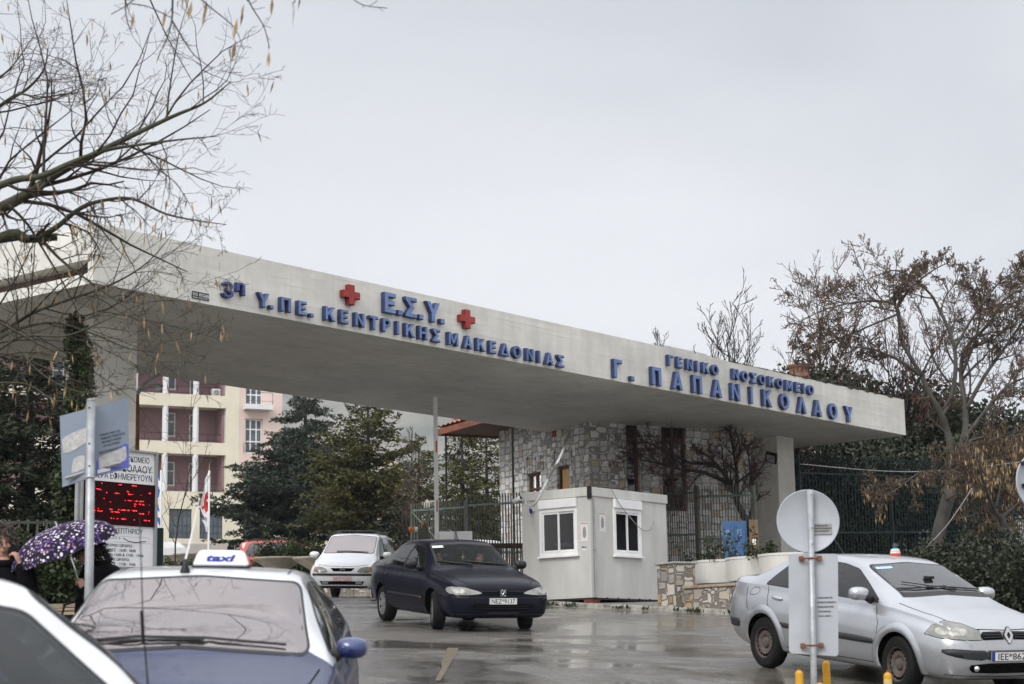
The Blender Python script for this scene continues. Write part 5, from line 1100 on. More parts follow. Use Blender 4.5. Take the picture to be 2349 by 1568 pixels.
class Car:
    def __init__(s, name, spec, paint_m, roof_m=None, label=None, cat='car', group=None):
        s.sp = spec; s.pm = paint_m; s.rm = roof_m or paint_m
        s.root = empty(name, (0, 0, 0), 0, label, cat, group)
        keys = spec['st']; X = [k[0] for k in keys]
        s.x0, s.x1 = X[0], X[-1]
        s.fn = [_pchip(X, [k[i] for k in keys]) for i in range(1, 11)]
        # columns: zb, wsill, wmax, zmax, wbelt, zbelt, wroof, zroof, ztop, crown share
        s.body()
    def sec(s, x, ins=0.0, floor=None):
        zb, ws, wm, zm, wb, zl, wr, ze, zt, cw = [f(x) for f in s.fn]
        if floor is not None: zb = floor
        p = [(0, zb), (ws * .55, zb), (ws * .9, zb), (ws, zb + .05), (ws + (wm - ws) * .6, zb + (zm - zb) * .4), (wm, zm), (wm * .6 + wb * .4 + .012, zm + (zl - zm) * .55), (wb + .008, zl - .045), (wb - .004, zl), (wb - (wb - wr) * .10, zl + (ze - zl) * .12), (wb - (wb - wr) * .5 + .012, zl + (ze - zl) * .52), (wr + .014, ze - .03 * min(1, (ze - zl) * 3)), (wr - .02, ze + (zt - ze) * .22), (wr * cw, ze + (zt - ze) * .72), (wr * .35, ze + (zt - ze) * .95), (0, zt)]
        q = [Vector(a) for a in p]
        if ins:
            q = [Vector((max(0, v.x - ins), v.y - ins * .8 if i > 8 else v.y)) for i, v in enumerate(q)]
        for _ in range(2):
            r_ = [q[0]]
            for i in range(len(q) - 1):
                r_ += [q[i] * .75 + q[i + 1] * .25, q[i] * .25 + q[i + 1] * .75]
            r_.append(q[-1]); q = r_
        return q
    def loft(s, xs, ins=0.0, floor=None):
        vs, fs = [], []; secs = [s.sec(x, ins, floor) for x in xs]; n = len(secs[0]); m = 2 * n - 2
        for x, sc_ in zip(xs, secs):
            vs += [(x, -p.x, p.y) for p in sc_] + [(x, p.x, p.y) for p in sc_[-2:0:-1]]
        for i in range(len(xs) - 1):
            for k in range(m):
                k2 = (k + 1) % m; fs.append((i * m + k, (i + 1) * m + k, (i + 1) * m + k2, i * m + k2))
        fs.append(tuple(range(m))); fs.append(tuple((len(xs) - 1) * m + k for k in range(m - 1, -1, -1)))
        return vs, fs, n, m
    def mesh_obj(s, vs, fs, mi=0, mats=()):
        o = link('body', vs, fs, list(mats) or [s.pm], None, False, None, True)
        if mi: o.data.polygons.foreach_set('material_index', np.full(len(o.data.polygons), mi, dtype=np.int32))
        return o
    def body(s):
        sp = s.sp; L = s.x1 - s.x0
        xs = [s.x0 + L * (0.5 - 0.5 * math.cos(math.pi * t)) * 0.5 + L * t * 0.5 for t in np.linspace(0, 1, sp.get('n', 110))]
        vs, fs, n, m = s.loft(xs)
        mats = [s.pm, m_well, m_seat, s.rm]
        o = s.mesh_obj(vs, fs, 0, mats)
        if s.rm is not s.pm:
            zf = s.fn[5]
            for p in o.data.polygons:
                c = p.center
                if c.z > zf(c.x) + .012 and sp['cabin'][0] - .04 < c.x < sp['cabin'][1] - .10: p.material_index = 3
        b = bmesh.new(); b.from_mesh(o.data); s.bvh = BVHTree.FromBMesh(b); b.free()
        cut = []
        for ax in sp['axles']:
            for sd in (-1, 1):
                mb = MB(); mb.M = Matrix.Translation((ax, sd * .62, sp['wz'])); r_ = sp['arch']
                mb.lathe([(0, -.34), (r_, -.34), (r_, .5), (0, .5)], 40, 0, 'y'); cut.append(s.mesh_obj(mb.v, mb.f, 1, mats))
        if sp.get('open'):
            c0, c1 = sp['cabin']; zs_ = sp['cabfloor']
            xs2 = np.linspace(c0 + .12, c1 - .12, 46); v2, f2, *_ = s.loft(list(xs2), .045, zs_); cut.append(s.mesh_obj(v2, f2, 2, mats))
            cuts2 = []
            for nm, poly in sp['side']:
                P = s.shrink(rnd_poly(poly, .04), .012); mb = MB(); mb.prism([(p.x, p.y) for p in P], -1.3, 1.3, 0, 'xz'); cuts2.append(s.mesh_obj(mb.v, mb.f, 2, mats))
            for poly, xa, xb in ((sp['screen'], (c0 + c1) / 2, s.x1 + .2), (sp['rear'], s.x0 - .2, (c0 + c1) / 2)):
                P = s.shrink(rnd_poly(poly), .012); mb = MB(); mb.prism([(p.x, p.y) for p in P], xa, xb, 0, 'yz'); cuts2.append(s.mesh_obj(mb.v, mb.f, 2, mats))
            cut += cuts2
        for c in cut:
            md = o.modifiers.new('cut', 'BOOLEAN'); md.operation = 'DIFFERENCE'; md.object = c; md.solver = 'EXACT'
        me = bpy.data.meshes.new_from_object(o.evaluated_get(bpy.context.evaluated_depsgraph_get()))
        for c in cut: d = c.data; bpy.data.objects.remove(c); bpy.data.meshes.remove(d)
        old = o.data; o.modifiers.clear(); o.data = me; bpy.data.meshes.remove(old)
        me.name = 'body'; o.parent = s.root; s.o = o
        smooth_angle(o, 32)
    @staticmethod
    def shrink(P, d):
        c = sum(P, Vector((0, 0))) / len(P); out = []
        for p in P:
            v = p - c; L = max(v.length, 1e-6); out.append(c + v * max(0, (L - d) / L))
        return out
    def cast(s, org, d):
        h = s.bvh.ray_cast(org, d)
        if h[0] is None:
            h = s.bvh.find_nearest(org + d * 3.0)
        return h[0], h[1]
    def patch(s, name, poly, view, m, off=.004, step=.05, parent=None, it=0, th=0.0, mi=None, hole=None):
        # a sheet laid on the body: poly in the plane seen from `view` (azimuth degrees, 0 = front, 90 = left side, -90 = right side, 'top')
        P = clean(poly, it) if it else [Vector(p) for p in poly]
        pts = []
        for i in range(len(P)):
            a, b = P[i], P[(i + 1) % len(P)]; k = max(1, int((b - a).length / step))
            pts += [a.lerp(b, j / k) for j in range(k)]
        nb = len(pts); edges = [(i, (i + 1) % nb) for i in range(nb)]
        x0, x1 = min(p.x for p in P), max(p.x for p in P); y0, y1 = min(p.y for p in P), max(p.y for p in P)
        for i in range(int((x1 - x0) / step) + 1):
            for j in range(int((y1 - y0) / step) + 1):
                q = (x0 + step * (i + .5), y0 + step * (j + .5))
                if inside(q, P): pts.append(Vector(q))
        v, e, f, *_ = geometry.delaunay_2d_cdt(pts, edges, [], 1, 1e-5)
        if view == 'top': D = Vector((0, 0, -1)); A = Vector((1, 0, 0)); B = Vector((0, 1, 0)); O = Vector((0, 0, 4))
        else:
            a = R(view); D = -Vector((math.cos(a), math.sin(a), 0)); B = Vector((0, 0, 1)); O = -D * 5
            A = Vector((0, 1, 0)) if abs(view) < 1 else Vector((1, 0, 0)) if abs(abs(view) - 90) < 1 else Vector((0, -1, 0)) if abs(abs(view) - 180) < 1 else Vector((-math.sin(a), math.cos(a), 0))
        vs = []
        for p in v:
            h, nrm = s.cast(O + A * p.x + B * p.y, D)
            vs.append(h + nrm * off if nrm.dot(D) < 0 else h - nrm * off)
        fs = []
        for t in f:
            if (vs[t[1]] - vs[t[0]]).cross(vs[t[2]] - vs[t[0]]).dot(D) > 0: t = tuple(reversed(t))
            fs.append(tuple(t))
        if name is None: return vs, fs
        o = link(name, vs, fs, m, parent or s.root, True)
        if th:
            b = bmesh.new(); b.from_mesh(o.data)
            r_ = bmesh.ops.solidify(b, geom=b.faces[:], thickness=th); b.to_mesh(o.data); b.free()
        return o
    def lines(s, segs, view, w=.007, m=None, off=.0015, step=.05):
        # panel gaps, laid into the body mesh as dark strips
        m = m or m_well; V, F = [], []
        for pl in segs:
            for a, b in zip(pl, pl[1:]):
                a, b = Vector(a), Vector(b); t = (b - a).normalized() * w / 2; nn = Vector((-t.y, t.x))
                v, f = s.patch(None, [a - nn - t, b - nn + t, b + nn + t, a + nn - t], view, None, off, step)
                o = len(V); V += v; F += [tuple(i + o for i in q) for q in f]
        me = s.o.data
        if m.name not in [k.name for k in me.materials]: me.materials.append(m)
        idx = [k.name for k in me.materials].index(m.name)
        b = bmesh.new(); b.from_mesh(me); nv = [b.verts.new(v) for v in V]
        for f in F:
            try: q = b.faces.new([nv[i] for i in f]); q.material_index = idx
            except ValueError: pass
        b.to_mesh(me); b.free()
    def wheel(s, x, side, kind, steer=0.0, r_=None):
        sp = s.sp; R_ = r_ or sp['wr']; w = .20
        root = empty('wheel', (x, side * (sp['track'] / 2), sp['wz']), R(steer) + (math.pi if side < 0 else 0)); root.parent = s.root
        rr = R_ * sp.get('rim', .62)
        t = MB(); t.lathe([(rr, -w / 2 + .01), (rr + .02, -w / 2), (R_ - .03, -w / 2 + .002), (R_ - .006, -w / 2 + .025), (R_, -w / 2 + .05), (R_, w / 2 - .05), (R_ - .006, w / 2 - .025), (R_ - .03, w / 2 - .002), (rr + .02, w / 2), (rr - .004, w / 2 - .01), (rr - .01, w / 2 - .03)], 44, 0, 'y'); t.build('tyre', m_tyre, root, True)
        m = MB()
        if kind == 'steel':
            m.lathe([(rr, w / 2 - .012), (rr - .012, w / 2 - .014), (rr - .02, w / 2 - .05), (rr * .80, w / 2 - .055), (rr * .72, w / 2 - .03), (rr * .5, w / 2 - .035), (rr * .36, w / 2 - .06), (rr * .3, w / 2 - .03), (rr * .1, w / 2 - .025), (0, w / 2 - .025)], 44, 0, 'y')
            for k in range(18):
                a = 2 * math.pi * k / 18; c, s_ = math.cos(a), math.sin(a); q = rr * .79
                m.M = Matrix.Rotation(-a, 4, 'Y') ; m.box(q - .013, q + .016, w / 2 - .056, w / 2 - .034, -.012, .012, 1)
            m.M = Matrix.Identity(4)
            m.build('rim', [steel_rim_mat(), m_well], root); smooth_angle(root.children[-1], 30)
        else:
            ns = {'alloy7': 7, 'alloy5': 5, 'cover9': 9}[kind]
            m.lathe([(rr, w / 2 - .008), (rr - .022, w / 2 - .012)], 44, 0, 'y'); m.lathe([(rr - .022, w / 2 - .012), (rr - .03, w / 2 - .07), (0, w / 2 - .075)], 44, 1, 'y'); m.lathe([(rr * .26, w / 2 - .05), (rr * .24, w / 2 - .016), (0, w / 2 - .012)], 24, 0, 'y')
            for k in range(ns):
                m.M = Matrix.Rotation(2 * math.pi * k / ns, 4, 'Y')
                a0, a1 = (.055, .075) if ns == 5 else (.03, .055)
                m.add([(rr * .2, w / 2 - .018, -a0), (rr - .02, w / 2 - .014, -a1 * .75), (rr - .02, w / 2 - .014, a1 * .75), (rr * .2, w / 2 - .018, a0), (rr * .2, w / 2 - .05, -a0), (rr - .02, w / 2 - .045, -a1 * .75), (rr - .02, w / 2 - .045, a1 * .75), (rr * .2, w / 2 - .05, a0)], [(3, 2, 1, 0), (0, 1, 5, 4), (2, 3, 7, 6), (1, 2, 6, 5)], 0)
            m.M = Matrix.Identity(4)
            m.build('rim', [mat('alloy_silver', (0.32, 0.32, 0.33), 0.3, 0.1, 9, metal=0.6), m_well], root, fix=False)
        return root
    def mirror(s, x, z, side, m, wb=None, size=(.1, .11, .075)):
        y = (wb or s.fn[4](x)) * side
        root = empty('door_mirror', (x, y, z), 0); root.parent = s.root
        k = MB(); c = Vector((-.02, side * .13, .075))
        vs = []; n = 14; prof = [(-.9, .62), (-.55, .93), (0, 1), (.5, .9), (.85, .55), (1, .1)]
        for t, r_ in prof:
            for i in range(n):
                a = 2 * math.pi * i / n; ca, sa = math.cos(a), math.sin(a)
                e = .75; cy = math.copysign(abs(ca) ** e, ca); cz = math.copysign(abs(sa) ** e, sa)
                vs.append((c.x + t * size[0] * .75, c.y + cy * r_ * size[1], c.z + cz * r_ * size[2]))
        fs = [(j * n + i, j * n + (i + 1) % n, (j + 1) * n + (i + 1) % n, (j + 1) * n + i) for j in range(len(prof) - 1) for i in range(n)] + [tuple(range(n))[::-1], tuple((len(prof) - 1) * n + i for i in range(n))]
        k.add(vs, fs); k.build('cap', m, root, True, True)
        k = MB(); k.tube([(0.02, -side * .03, .0), (0, side * .04, .035), (-.01, side * .08, .06)], [.05, .04, .03], 8); k.build('foot', m_trimb, root, True)
        k = MB(); k.box(c.x - size[0] * .7 - .004, c.x - size[0] * .7, c.y - size[1] * .5, c.y + size[1] * .5, c.z - size[2] * .5, c.z + size[2] * .5); k.build('mirror_glass', glass_mat('mirror_glass', (1, 1, 1), .8, alpha=0), root)
        return root
    def windows(s, g_side, g_front, rub=True, g_rear=None):
        sp = s.sp
        for sd, vw in ((-1, -90), (1, 90)):
            for nm, poly in sp['side']:
                P = rnd_poly(poly, .04)
                o = s.patch('side_window', [(p.x, p.y) for p in P], vw, g_side, .004, .06)
                s.band([(p.x, p.y) for p in P], vw, .022)
        P = rnd_poly(sp['screen']); o = s.patch('windscreen', [(p.x, p.y) for p in P], 0, g_front, .004, .07); s.screen = o; s.band([(p.x, p.y) for p in P], 0, .025)
        P = rnd_poly(sp['rear']); s.patch('rear_window', [(-p.x, p.y) for p in P], 180, g_rear or g_side, .004, .07)
    def band(s, P, view, w, m=None):
        # dark rubber seal round a pane, kept in the body mesh
        s.lines([list(P) + [P[0]]], view, w, m or m_trimb, .0025, .08)
    def seats(s):
        sp = s.sp; c0, c1 = sp['cabin']; m = MB(); zf = sp['cabfloor']
        for x in sp['seats']:
            for y in (-.36, .36):
                m.box(x - .25, x + .25, y - .24, y + .24, zf + .02, zf + .26, 0, .04)
                m.M = Matrix.Translation((x - .25, y, zf + .2)) @ Matrix.Rotation(R(-14), 4, 'Y'); m.box(-.07, .07, -.23, .23, 0, .6, 0, .05); m.box(-.05, .05, -.13, .13, .63, .80, 0, .04); m.box(-.012, .012, -.06, .06, .58, .66); m.M = Matrix.Identity(4)
        m.build('seats', m_seat, s.root)
        xd = sp['dash']; m = MB(); m.box(xd - .35, xd + .25, -.6, .6, zf + .2, sp['dashz'], 0, .05); m.build('dashboard', m_trimb, s.root)
        m = MB(); m.M = Matrix.Translation((xd - .5, .36, sp['dashz'] - .02)) @ Matrix.Rotation(R(-64), 4, 'Y')
        n = 30; ring = [(.185 * math.cos(2 * math.pi * i / n), .185 * math.sin(2 * math.pi * i / n), 0) for i in range(n + 1)]; m.tube(ring, .016, 7); m.tube([(-.17, 0, 0), (0, 0, -.02), (.17, 0, 0)], .018, 6); m.tube([(0, -.17, 0), (0, 0, -.02), (0, .17, 0)], .018, 6); m.sphere((0, 0, -.02), (.06, .06, .03), 10); m.build('steering_wheel', m_trimb, s.root, True)
    def plate(s, z, x, txt, red=False, eu=False, w=.46, h=.105):
        root = MB(); vs = [(x, -w / 2, z - h / 2), (x, w / 2, z - h / 2), (x, w / 2, z + h / 2), (x, -w / 2, z + h / 2)]
        c, nrm = s.cast(Vector((5, 0, z)), Vector((-1, 0, 0))); X = c.x + .012
        m = MB(); m.M = Matrix.Translation((X, 0, z)) @ Matrix.Rotation(R(90), 4, 'Z')
        m.box(-w / 2, w / 2, -.006, .006, -h / 2, h / 2, 0, .003)
        # the box faces -y locally, that is +x on the car
        put_text(m, txt, (.022 if eu else 0), -.036, .1, -.0075, 1, 'CENTER', w * (.74 if eu else .84)) if True else None
        if eu: m.box(-w / 2 + .006, -w / 2 + .045, -.0078, -.0063, -h / 2 + .005, h / 2 - .005, 2)
        framed(m, -w / 2, w / 2, -h / 2, h / 2, -.0085, -.0062, .005, 1)
        return m.build('number_plate', [mat('plate_white', (0.62, 0.62, 0.6), 0.4, 0.05, 9), mat('plate_red', (0.5, 0.05, 0.05), .5) if red else m_prt, mat('plate_blue', (0.01, 0.04, 0.3), .4)], s.root)
    def rest(s, x, y, heading, pitch_fix=0.0):
        # stand the car on its four wheels; heading = direction of travel (radians from +X)
        sp = s.sp; h = Vector((math.cos(heading), math.sin(heading))); l = Vector((-h.y, h.x)); P = []
        for ax in sp['axles']:
            for sd in (-1, 1):
                q = Vector((x, y)) + h * ax + l * sd * sp['track'] / 2; P.append(Vector((q.x, q.y, g(q.x, q.y) + .02)))
        rear = (P[0] + P[1]) / 2; front = (P[2] + P[3]) / 2 if sp['axles'][1] > sp['axles'][0] else (P[0] + P[1]) / 2
        fx = (front - rear).normalized(); ly = ((P[1] + P[3]) / 2 - (P[0] + P[2]) / 2).normalized(); up = fx.cross(ly).normalized(); ly = up.cross(fx)
        a0, a1 = sp['axles']; org = rear + fx * (-a0)
        s.root.matrix_world = Matrix(((fx.x, ly.x, up.x, org.x), (fx.y, ly.y, up.y, org.y), (fx.z, ly.z, up.z, org.z), (0, 0, 0, 1)))
    def wiper(s, pts, w=.012):
        out = []
        for (y, z) in pts:
            h, nrm = s.cast(Vector((5, y, z)), Vector((-1, 0, 0))); out.append(h + nrm * .02)
        m = MB(); m.tube(out, w, 4); m.build('wiper', m_trimb, s.root)

# columns: x, zb, wsill, wmax, zmax, wbelt, zbelt, wroof, zroof, ztop, crown
SEDAN_406 = dict(axles=(-1.35, 1.35), wz=.30, wr=.305, arch=.355, track=1.48, rim=.62, open=True, cabin=(-1.62, 1.02), cabfloor=.33, seats=(-.75, .25), dash=.72, dashz=.88, n=120, st=[
 (-2.28, .42, .50, .62, .60, .56, .86, .50, .92, .94, .75),
 (-2.22, .34, .66, .76, .60, .70, .90, .62, .975, .995, .75),
 (-2.05, .26, .74, .83, .60, .77, .93, .66, 1.00, 1.025, .75),
 (-1.75, .22, .78, .868, .60, .80, .935, .68, 1.015, 1.05, .75),
 (-1.60, .21, .79, .874, .60, .805, .932, .67, 1.06, 1.09, .76),
 (-1.35, .20, .80, .88, .60, .81, .928, .625, 1.19, 1.22, .78),
 (-1.05, .20, .80, .882, .60, .812, .922, .58, 1.315, 1.345, .80),
 (-.75, .20, .80, .882, .60, .812, .915, .56, 1.36, 1.395, .80),
 (-.30, .20, .80, .882, .60, .812, .905, .555, 1.372, 1.41, .80),
 (.05, .20, .80, .882, .60, .812, .90, .555, 1.36, 1.40, .80),
 (.25, .20, .80, .882, .60, .812, .895, .565, 1.325, 1.378, .82),
 (.50, .20, .80, .880, .60, .812, .89, .595, 1.20, 1.268, .85),
 (.75, .20, .80, .878, .60, .812, .885, .63, 1.075, 1.145, .86),
 (1.00, .20, .80, .876, .60, .812, .882, .665, .955, 1.02, .87),
 (1.10, .20, .80, .876, .60, .808, .876, .66, .925, .965, .85),
 (1.40, .20, .79, .874, .58, .79, .84, .62, .875, .905, .80),
 (1.75, .20, .78, .866, .56, .765, .79, .61, .825, .855, .80),
 (2.02, .20, .77, .842, .53, .735, .735, .58, .765, .795, .80),
 (2.18, .21, .73, .79, .50, .69, .675, .55, .70, .728, .80),
 (2.26, .23, .65, .71, .46, .62, .61, .50, .63, .648, .80),
 (2.30, .28, .56, .62, .44, .55, .555, .46, .57, .58, .80)],
 side=[('rear', [(-1.42, .975), (-.36, .95), (-.36, 1.06), (-.30, 1.315), (-.36, 1.318), (-.86, 1.295), (-1.05, 1.235)]), ('front', [(-.28, .945), (.70, .925), (.72, .945), (.22, 1.285), (-.22, 1.318), (-.23, 1.2)])],
 screen=[(-.62, .985), (0, 1.0), (.62, .985), (.535, 1.315), (0, 1.345), (-.535, 1.315)], rear=[(-.56, 1.10), (.56, 1.10), (.46, 1.30), (-.46, 1.30)])
SEDAN_MEG = dict(axles=(-1.343, 1.343), wz=.312, wr=.317, arch=.365, track=1.52, rim=.63, open=True, cabin=(-1.66, 1.16), cabfloor=.36, seats=(-.72, .25), dash=.85, dashz=.97, n=120, st=[
 (-2.30, .46, .50, .62, .62, .56, .92, .52, .99, 1.01, .75),
 (-2.24, .36, .66, .78, .62, .70, .99, .64, 1.06, 1.08, .75),
 (-2.05, .27, .76, .85, .62, .775, 1.02, .68, 1.10, 1.125, .75),
 (-1.80, .23, .79, .88, .62, .80, 1.02, .69, 1.115, 1.14, .76),
 (-1.62, .22, .80, .89, .62, .80, 1.015, .67, 1.17, 1.20, .76),
 (-1.34, .21, .80, .893, .62, .80, 1.005, .61, 1.30, 1.325, .78),
 (-1.05, .20, .80, .888, .62, .80, .995, .575, 1.385, 1.415, .80),
 (-.70, .20, .80, .884, .62, .80, .98, .565, 1.43, 1.46, .80),
 (-.25, .20, .80, .884, .62, .80, .965, .56, 1.435, 1.475, .80),
 (.10, .20, .80, .884, .62, .80, .955, .565, 1.415, 1.462, .80),
 (.30, .20, .80, .884, .62, .80, .95, .58, 1.375, 1.435, .82),
 (.55, .20, .80, .884, .62, .80, .945, .61, 1.27, 1.345, .85),
 (.80, .20, .80, .884, .62, .80, .94, .64, 1.165, 1.24, .86),
 (1.05, .20, .80, .884, .62, .80, .935, .67, 1.06, 1.13, .87),
 (1.18, .20, .80, .884, .61, .80, .93, .67, 1.01, 1.065, .86),
 (1.45, .20, .80, .888, .60, .79, .90, .63, .955, .99, .80),
 (1.75, .20, .79, .876, .58, .765, .855, .61, .895, .925, .80),
 (1.98, .20, .77, .84, .55, .73, .80, .58, .825, .85, .80),
 (2.12, .21, .71, .77, .52, .67, .735, .54, .755, .78, .80),
 (2.19, .25, .62, .68, .48, .60, .67, .48, .685, .70, .80),
 (2.23, .32, .52, .57, .46, .52, .60, .44, .615, .63, .80)],
 side=[('rear', [(-1.40, 1.04), (-.38, 1.01), (-.36, 1.10), (-.32, 1.372), (-.80, 1.362), (-1.08, 1.315)]), ('front', [(-.26, 1.005), (.84, .98), (.87, 1.0), (.30, 1.315), (.02, 1.362), (-.24, 1.375)])],
 screen=[(-.60, 1.09), (0, 1.115), (.60, 1.09), (.545, 1.365), (0, 1.40), (-.545, 1.365)], rear=[(-.54, 1.20), (.54, 1.20), (.46, 1.39), (-.46, 1.39)])
TAXI_SP = dict(SEDAN_MEG, axles=(-1.29, 1.29), track=1.46, wr=.30, wz=.297, arch=.345, cabin=(-1.66, 1.10), dash=.80, dashz=.90, st=[
 (-2.12, .46, .50, .60, .60, .54, .90, .50, .98, 1.00, .75),
 (-2.06, .34, .64, .74, .60, .68, .96, .60, 1.02, 1.04, .75),
 (-1.90, .25, .72, .81, .60, .745, .975, .65, 1.05, 1.07, .75),
 (-1.70, .22, .76, .845, .60, .77, .972, .65, 1.10, 1.13, .76),
 (-1.35, .20, .77, .853, .60, .78, .96, .60, 1.25, 1.28, .78),
 (-1.05, .20, .77, .853, .60, .78, .95, .57, 1.335, 1.365, .80),
 (-.70, .20, .77, .853, .60, .78, .94, .555, 1.37, 1.405, .80),
 (-.25, .20, .77, .853, .60, .78, .925, .55, 1.385, 1.425, .80),
 (.08, .20, .77, .853, .60, .78, .915, .55, 1.37, 1.41, .80),
 (.26, .20, .77, .853, .60, .78, .91, .565, 1.335, 1.385, .82),
 (.52, .20, .77, .853, .60, .78, .905, .60, 1.215, 1.285, .85),
 (.78, .20, .77, .853, .60, .78, .90, .63, 1.095, 1.17, .86),
 (1.04, .20, .77, .850, .60, .775, .88, .655, .945, 1.01, .87),
 (1.16, .20, .77, .848, .60, .77, .86, .65, .91, .965, .86),
 (1.45, .20, .76, .845, .58, .755, .83, .62, .87, .905, .80),
 (1.72, .20, .75, .835, .56, .73, .80, .59, .835, .86, .80),
 (1.92, .21, .73, .80, .54, .70, .75, .56, .775, .795, .80),
 (2.04, .22, .67, .73, .50, .64, .69, .52, .705, .72, .80),
 (2.10, .26, .58, .64, .47, .57, .63, .46, .64, .65, .80),
 (2.13, .32, .48, .54, .45, .50, .57, .42, .58, .59, .80)],
 side=[('rear', [(-1.42, 1.02), (-.36, .97), (-.355, 1.06), (-.31, 1.325), (-.80, 1.305), (-1.12, 1.235)]), ('front', [(-.26, .965), (.80, .94), (.83, .96), (.24, 1.28), (0, 1.32), (-.22, 1.328)])],
 screen=[(-.635, .965), (0, 1.005), (.635, .965), (.54, 1.335), (0, 1.368), (-.54, 1.335)], rear=[(-.52, 1.12), (.52, 1.12), (.45, 1.32), (-.45, 1.32)])
MPV_SP = dict(axles=(-1.347, 1.347), wz=.305, wr=.31, arch=.36, track=1.48, rim=.62, open=False, cabin=(-2.0, 1.25), cabfloor=.4, n=110, st=[
 (-2.12, .46, .60, .72, .62, .66, .98, .56, 1.45, 1.48, .8),
 (-2.06, .32, .72, .82, .62, .76, 1.0, .60, 1.52, 1.55, .8),
 (-1.8, .24, .78, .865, .62, .80, 1.0, .63, 1.58, 1.61, .8),
 (-1.0, .22, .78, .87, .62, .80, .99, .63, 1.61, 1.65, .8),
 (-.2, .22, .78, .87, .62, .80, .97, .62, 1.60, 1.64, .8),
 (.15, .22, .78, .87, .62, .80, .96, .625, 1.56, 1.605, .82),
 (.5, .22, .78, .87, .62, .80, .95, .65, 1.40, 1.475, .85),
 (.85, .22, .78, .87, .62, .80, .945, .675, 1.225, 1.305, .86),
 (1.2, .22, .78, .87, .62, .80, .94, .69, 1.06, 1.13, .87),
 (1.35, .22, .78, .87, .61, .79, .93, .67, 1.01, 1.06, .84),
 (1.6, .22, .78, .868, .60, .77, .90, .64, .945, .985, .80),
 (1.85, .22, .77, .85, .57, .74, .84, .60, .865, .90, .80),
 (2.02, .22, .74, .80, .54, .70, .76, .56, .775, .80, .80),
 (2.11, .24, .66, .72, .50, .63, .66, .50, .675, .69, .80),
 (2.15, .30, .54, .60, .46, .55, .58, .46, .59, .60, .80)],
 side=[('q', [(-1.9, 1.05), (-1.15, 1.03), (-1.13, 1.5), (-1.7, 1.48)]), ('rear', [(-1.05, 1.03), (-.12, 1.01), (-.12, 1.52), (-1.04, 1.53)]), ('front', [(-.02, 1.01), (1.0, .985), (1.02, 1.0), (.32, 1.44), (.1, 1.51), (-.02, 1.52)])],
 screen=[(-.63, 1.10), (0, 1.12), (.63, 1.10), (.585, 1.53), (0, 1.575), (-.585, 1.53)], rear=[(-.6, 1.08), (.6, 1.08), (.52, 1.45), (-.52, 1.45)])
g_clear = glass_mat('car_glass', (0.62, 0.66, 0.64), 0.02, alpha=0.86)
g_tint = glass_mat('tinted_car_glass', (0.36, 0.42, 0.41), 0.02, alpha=0.6, fk=.65)
g_mirr = glass_mat('reflecting_windscreen', (0.3, 0.3, 0.3), 0.25, base=(0.06, 0.052, 0.05), alpha=0.45, rcol=(0.84, 0.77, 0.76), rough=0.02)
def xy_ground(x, Y): p = at(x, 1300, Y); return p.x, Y
# ---- dark blue saloon leaving through the gate
pb = paint('midnight_blue_paint', (0.006, 0.0065, 0.013), 0.0, 0.24, .04)
c = Car('blue_saloon', SEDAN_406, pb, None, 'dark blue saloon car coming out under the canopy, with its front wheels turned', 'car')
c.windows(g_tint, glass_mat('clear_windscreen', (0.66, 0.70, 0.68), -0.02, alpha=0.93, fk=.4))
seams = [[(-.335, .93), (-.33, .60), (-.34, .30)], [(.72, .92), (.86, .72), (.90, .5), (.86, .29)], [(-.34, .29), (.86, .29)], [(-1.30, .93), (-1.22, .75), (-1.02, .50), (-.93, .30), (-.34, .29)]]
for v in (-90, 90): c.lines(seams, v, .008)
for v in (-90, 90):
    c.patch('rub_strip', [(-.93, .50), (.88, .475), (.88, .505), (-.93, .53)], v, m_bump, .012, .08, th=.008)
    for x in (-.28 - .14, -1.22): c.patch('door_handle', [(x, .80), (x + .17, .797), (x + .17, .835), (x, .84)], v, m_trimb, .006, .05, it=1)
    c.patch('side_repeater', [(.83, .48), (.90, .478), (.90, .50), (.83, .502)], v, m_amber, .022, .05)
hl = [(.36, .585), (.56, .565), (.80, .57), (.83, .63), (.79, .69), (.62, .685), (.42, .63), (.345, .60)]
for sd in (1, -1):
    P = [(sd * a, b) for a, b in hl]
    o = c.patch('headlight', P, 0, m_lens, .006, .04, it=1)
    c.patch('reflector', [(sd * .60, .59), (sd * .76, .585), (sd * .77, .66), (sd * .62, .655)], 0, m_lensb, .009, .04, o, it=1)
for z in (.60, .575): c.patch('grille_bar', [(-.335, z), (.335, z), (.335, z + .014), (-.335, z + .014)], 0, m_well, .005, .05)
c.patch('lower_grille', [(-.42, .335), (.42, .335), (.52, .405), (.46, .425), (-.46, .425), (-.52, .405)], 0, m_well, .005, .05)
for z in (.36, .392): c.patch('grille_slat', [(-.44, z), (.44, z), (.44, z + .008), (-.44, z + .008)], 0, m_trimb, .010, .06)
c.lines([[(-.83, .535), (-.4, .525), (.4, .525), (.83, .535)]], 0, .010, m_bump, .004); c.lines([[(-.8, .70), (-.5, .665), (0, .645), (.5, .665), (.8, .70)]], 0, .008)
for v in (-90, 90): c.lines([[(1.72, .545), (2.2, .53)], [(1.70, .69), (1.66, .6), (1.68, .5)]], v, .010)
c.lines([[(1.12, -.70), (1.5, -.68), (2.0, -.60), (2.12, -.52)], [(1.12, .70), (1.5, .68), (2.0, .60), (2.12, .52)]], 'top', .008)
c.lines([[(-.25, .295), (.25, .295)], [(-.75, .27), (.75, .27)]], 0, .014, m_bump, .004)
c.plate(.475, 2.3, 'NEZ*9137')
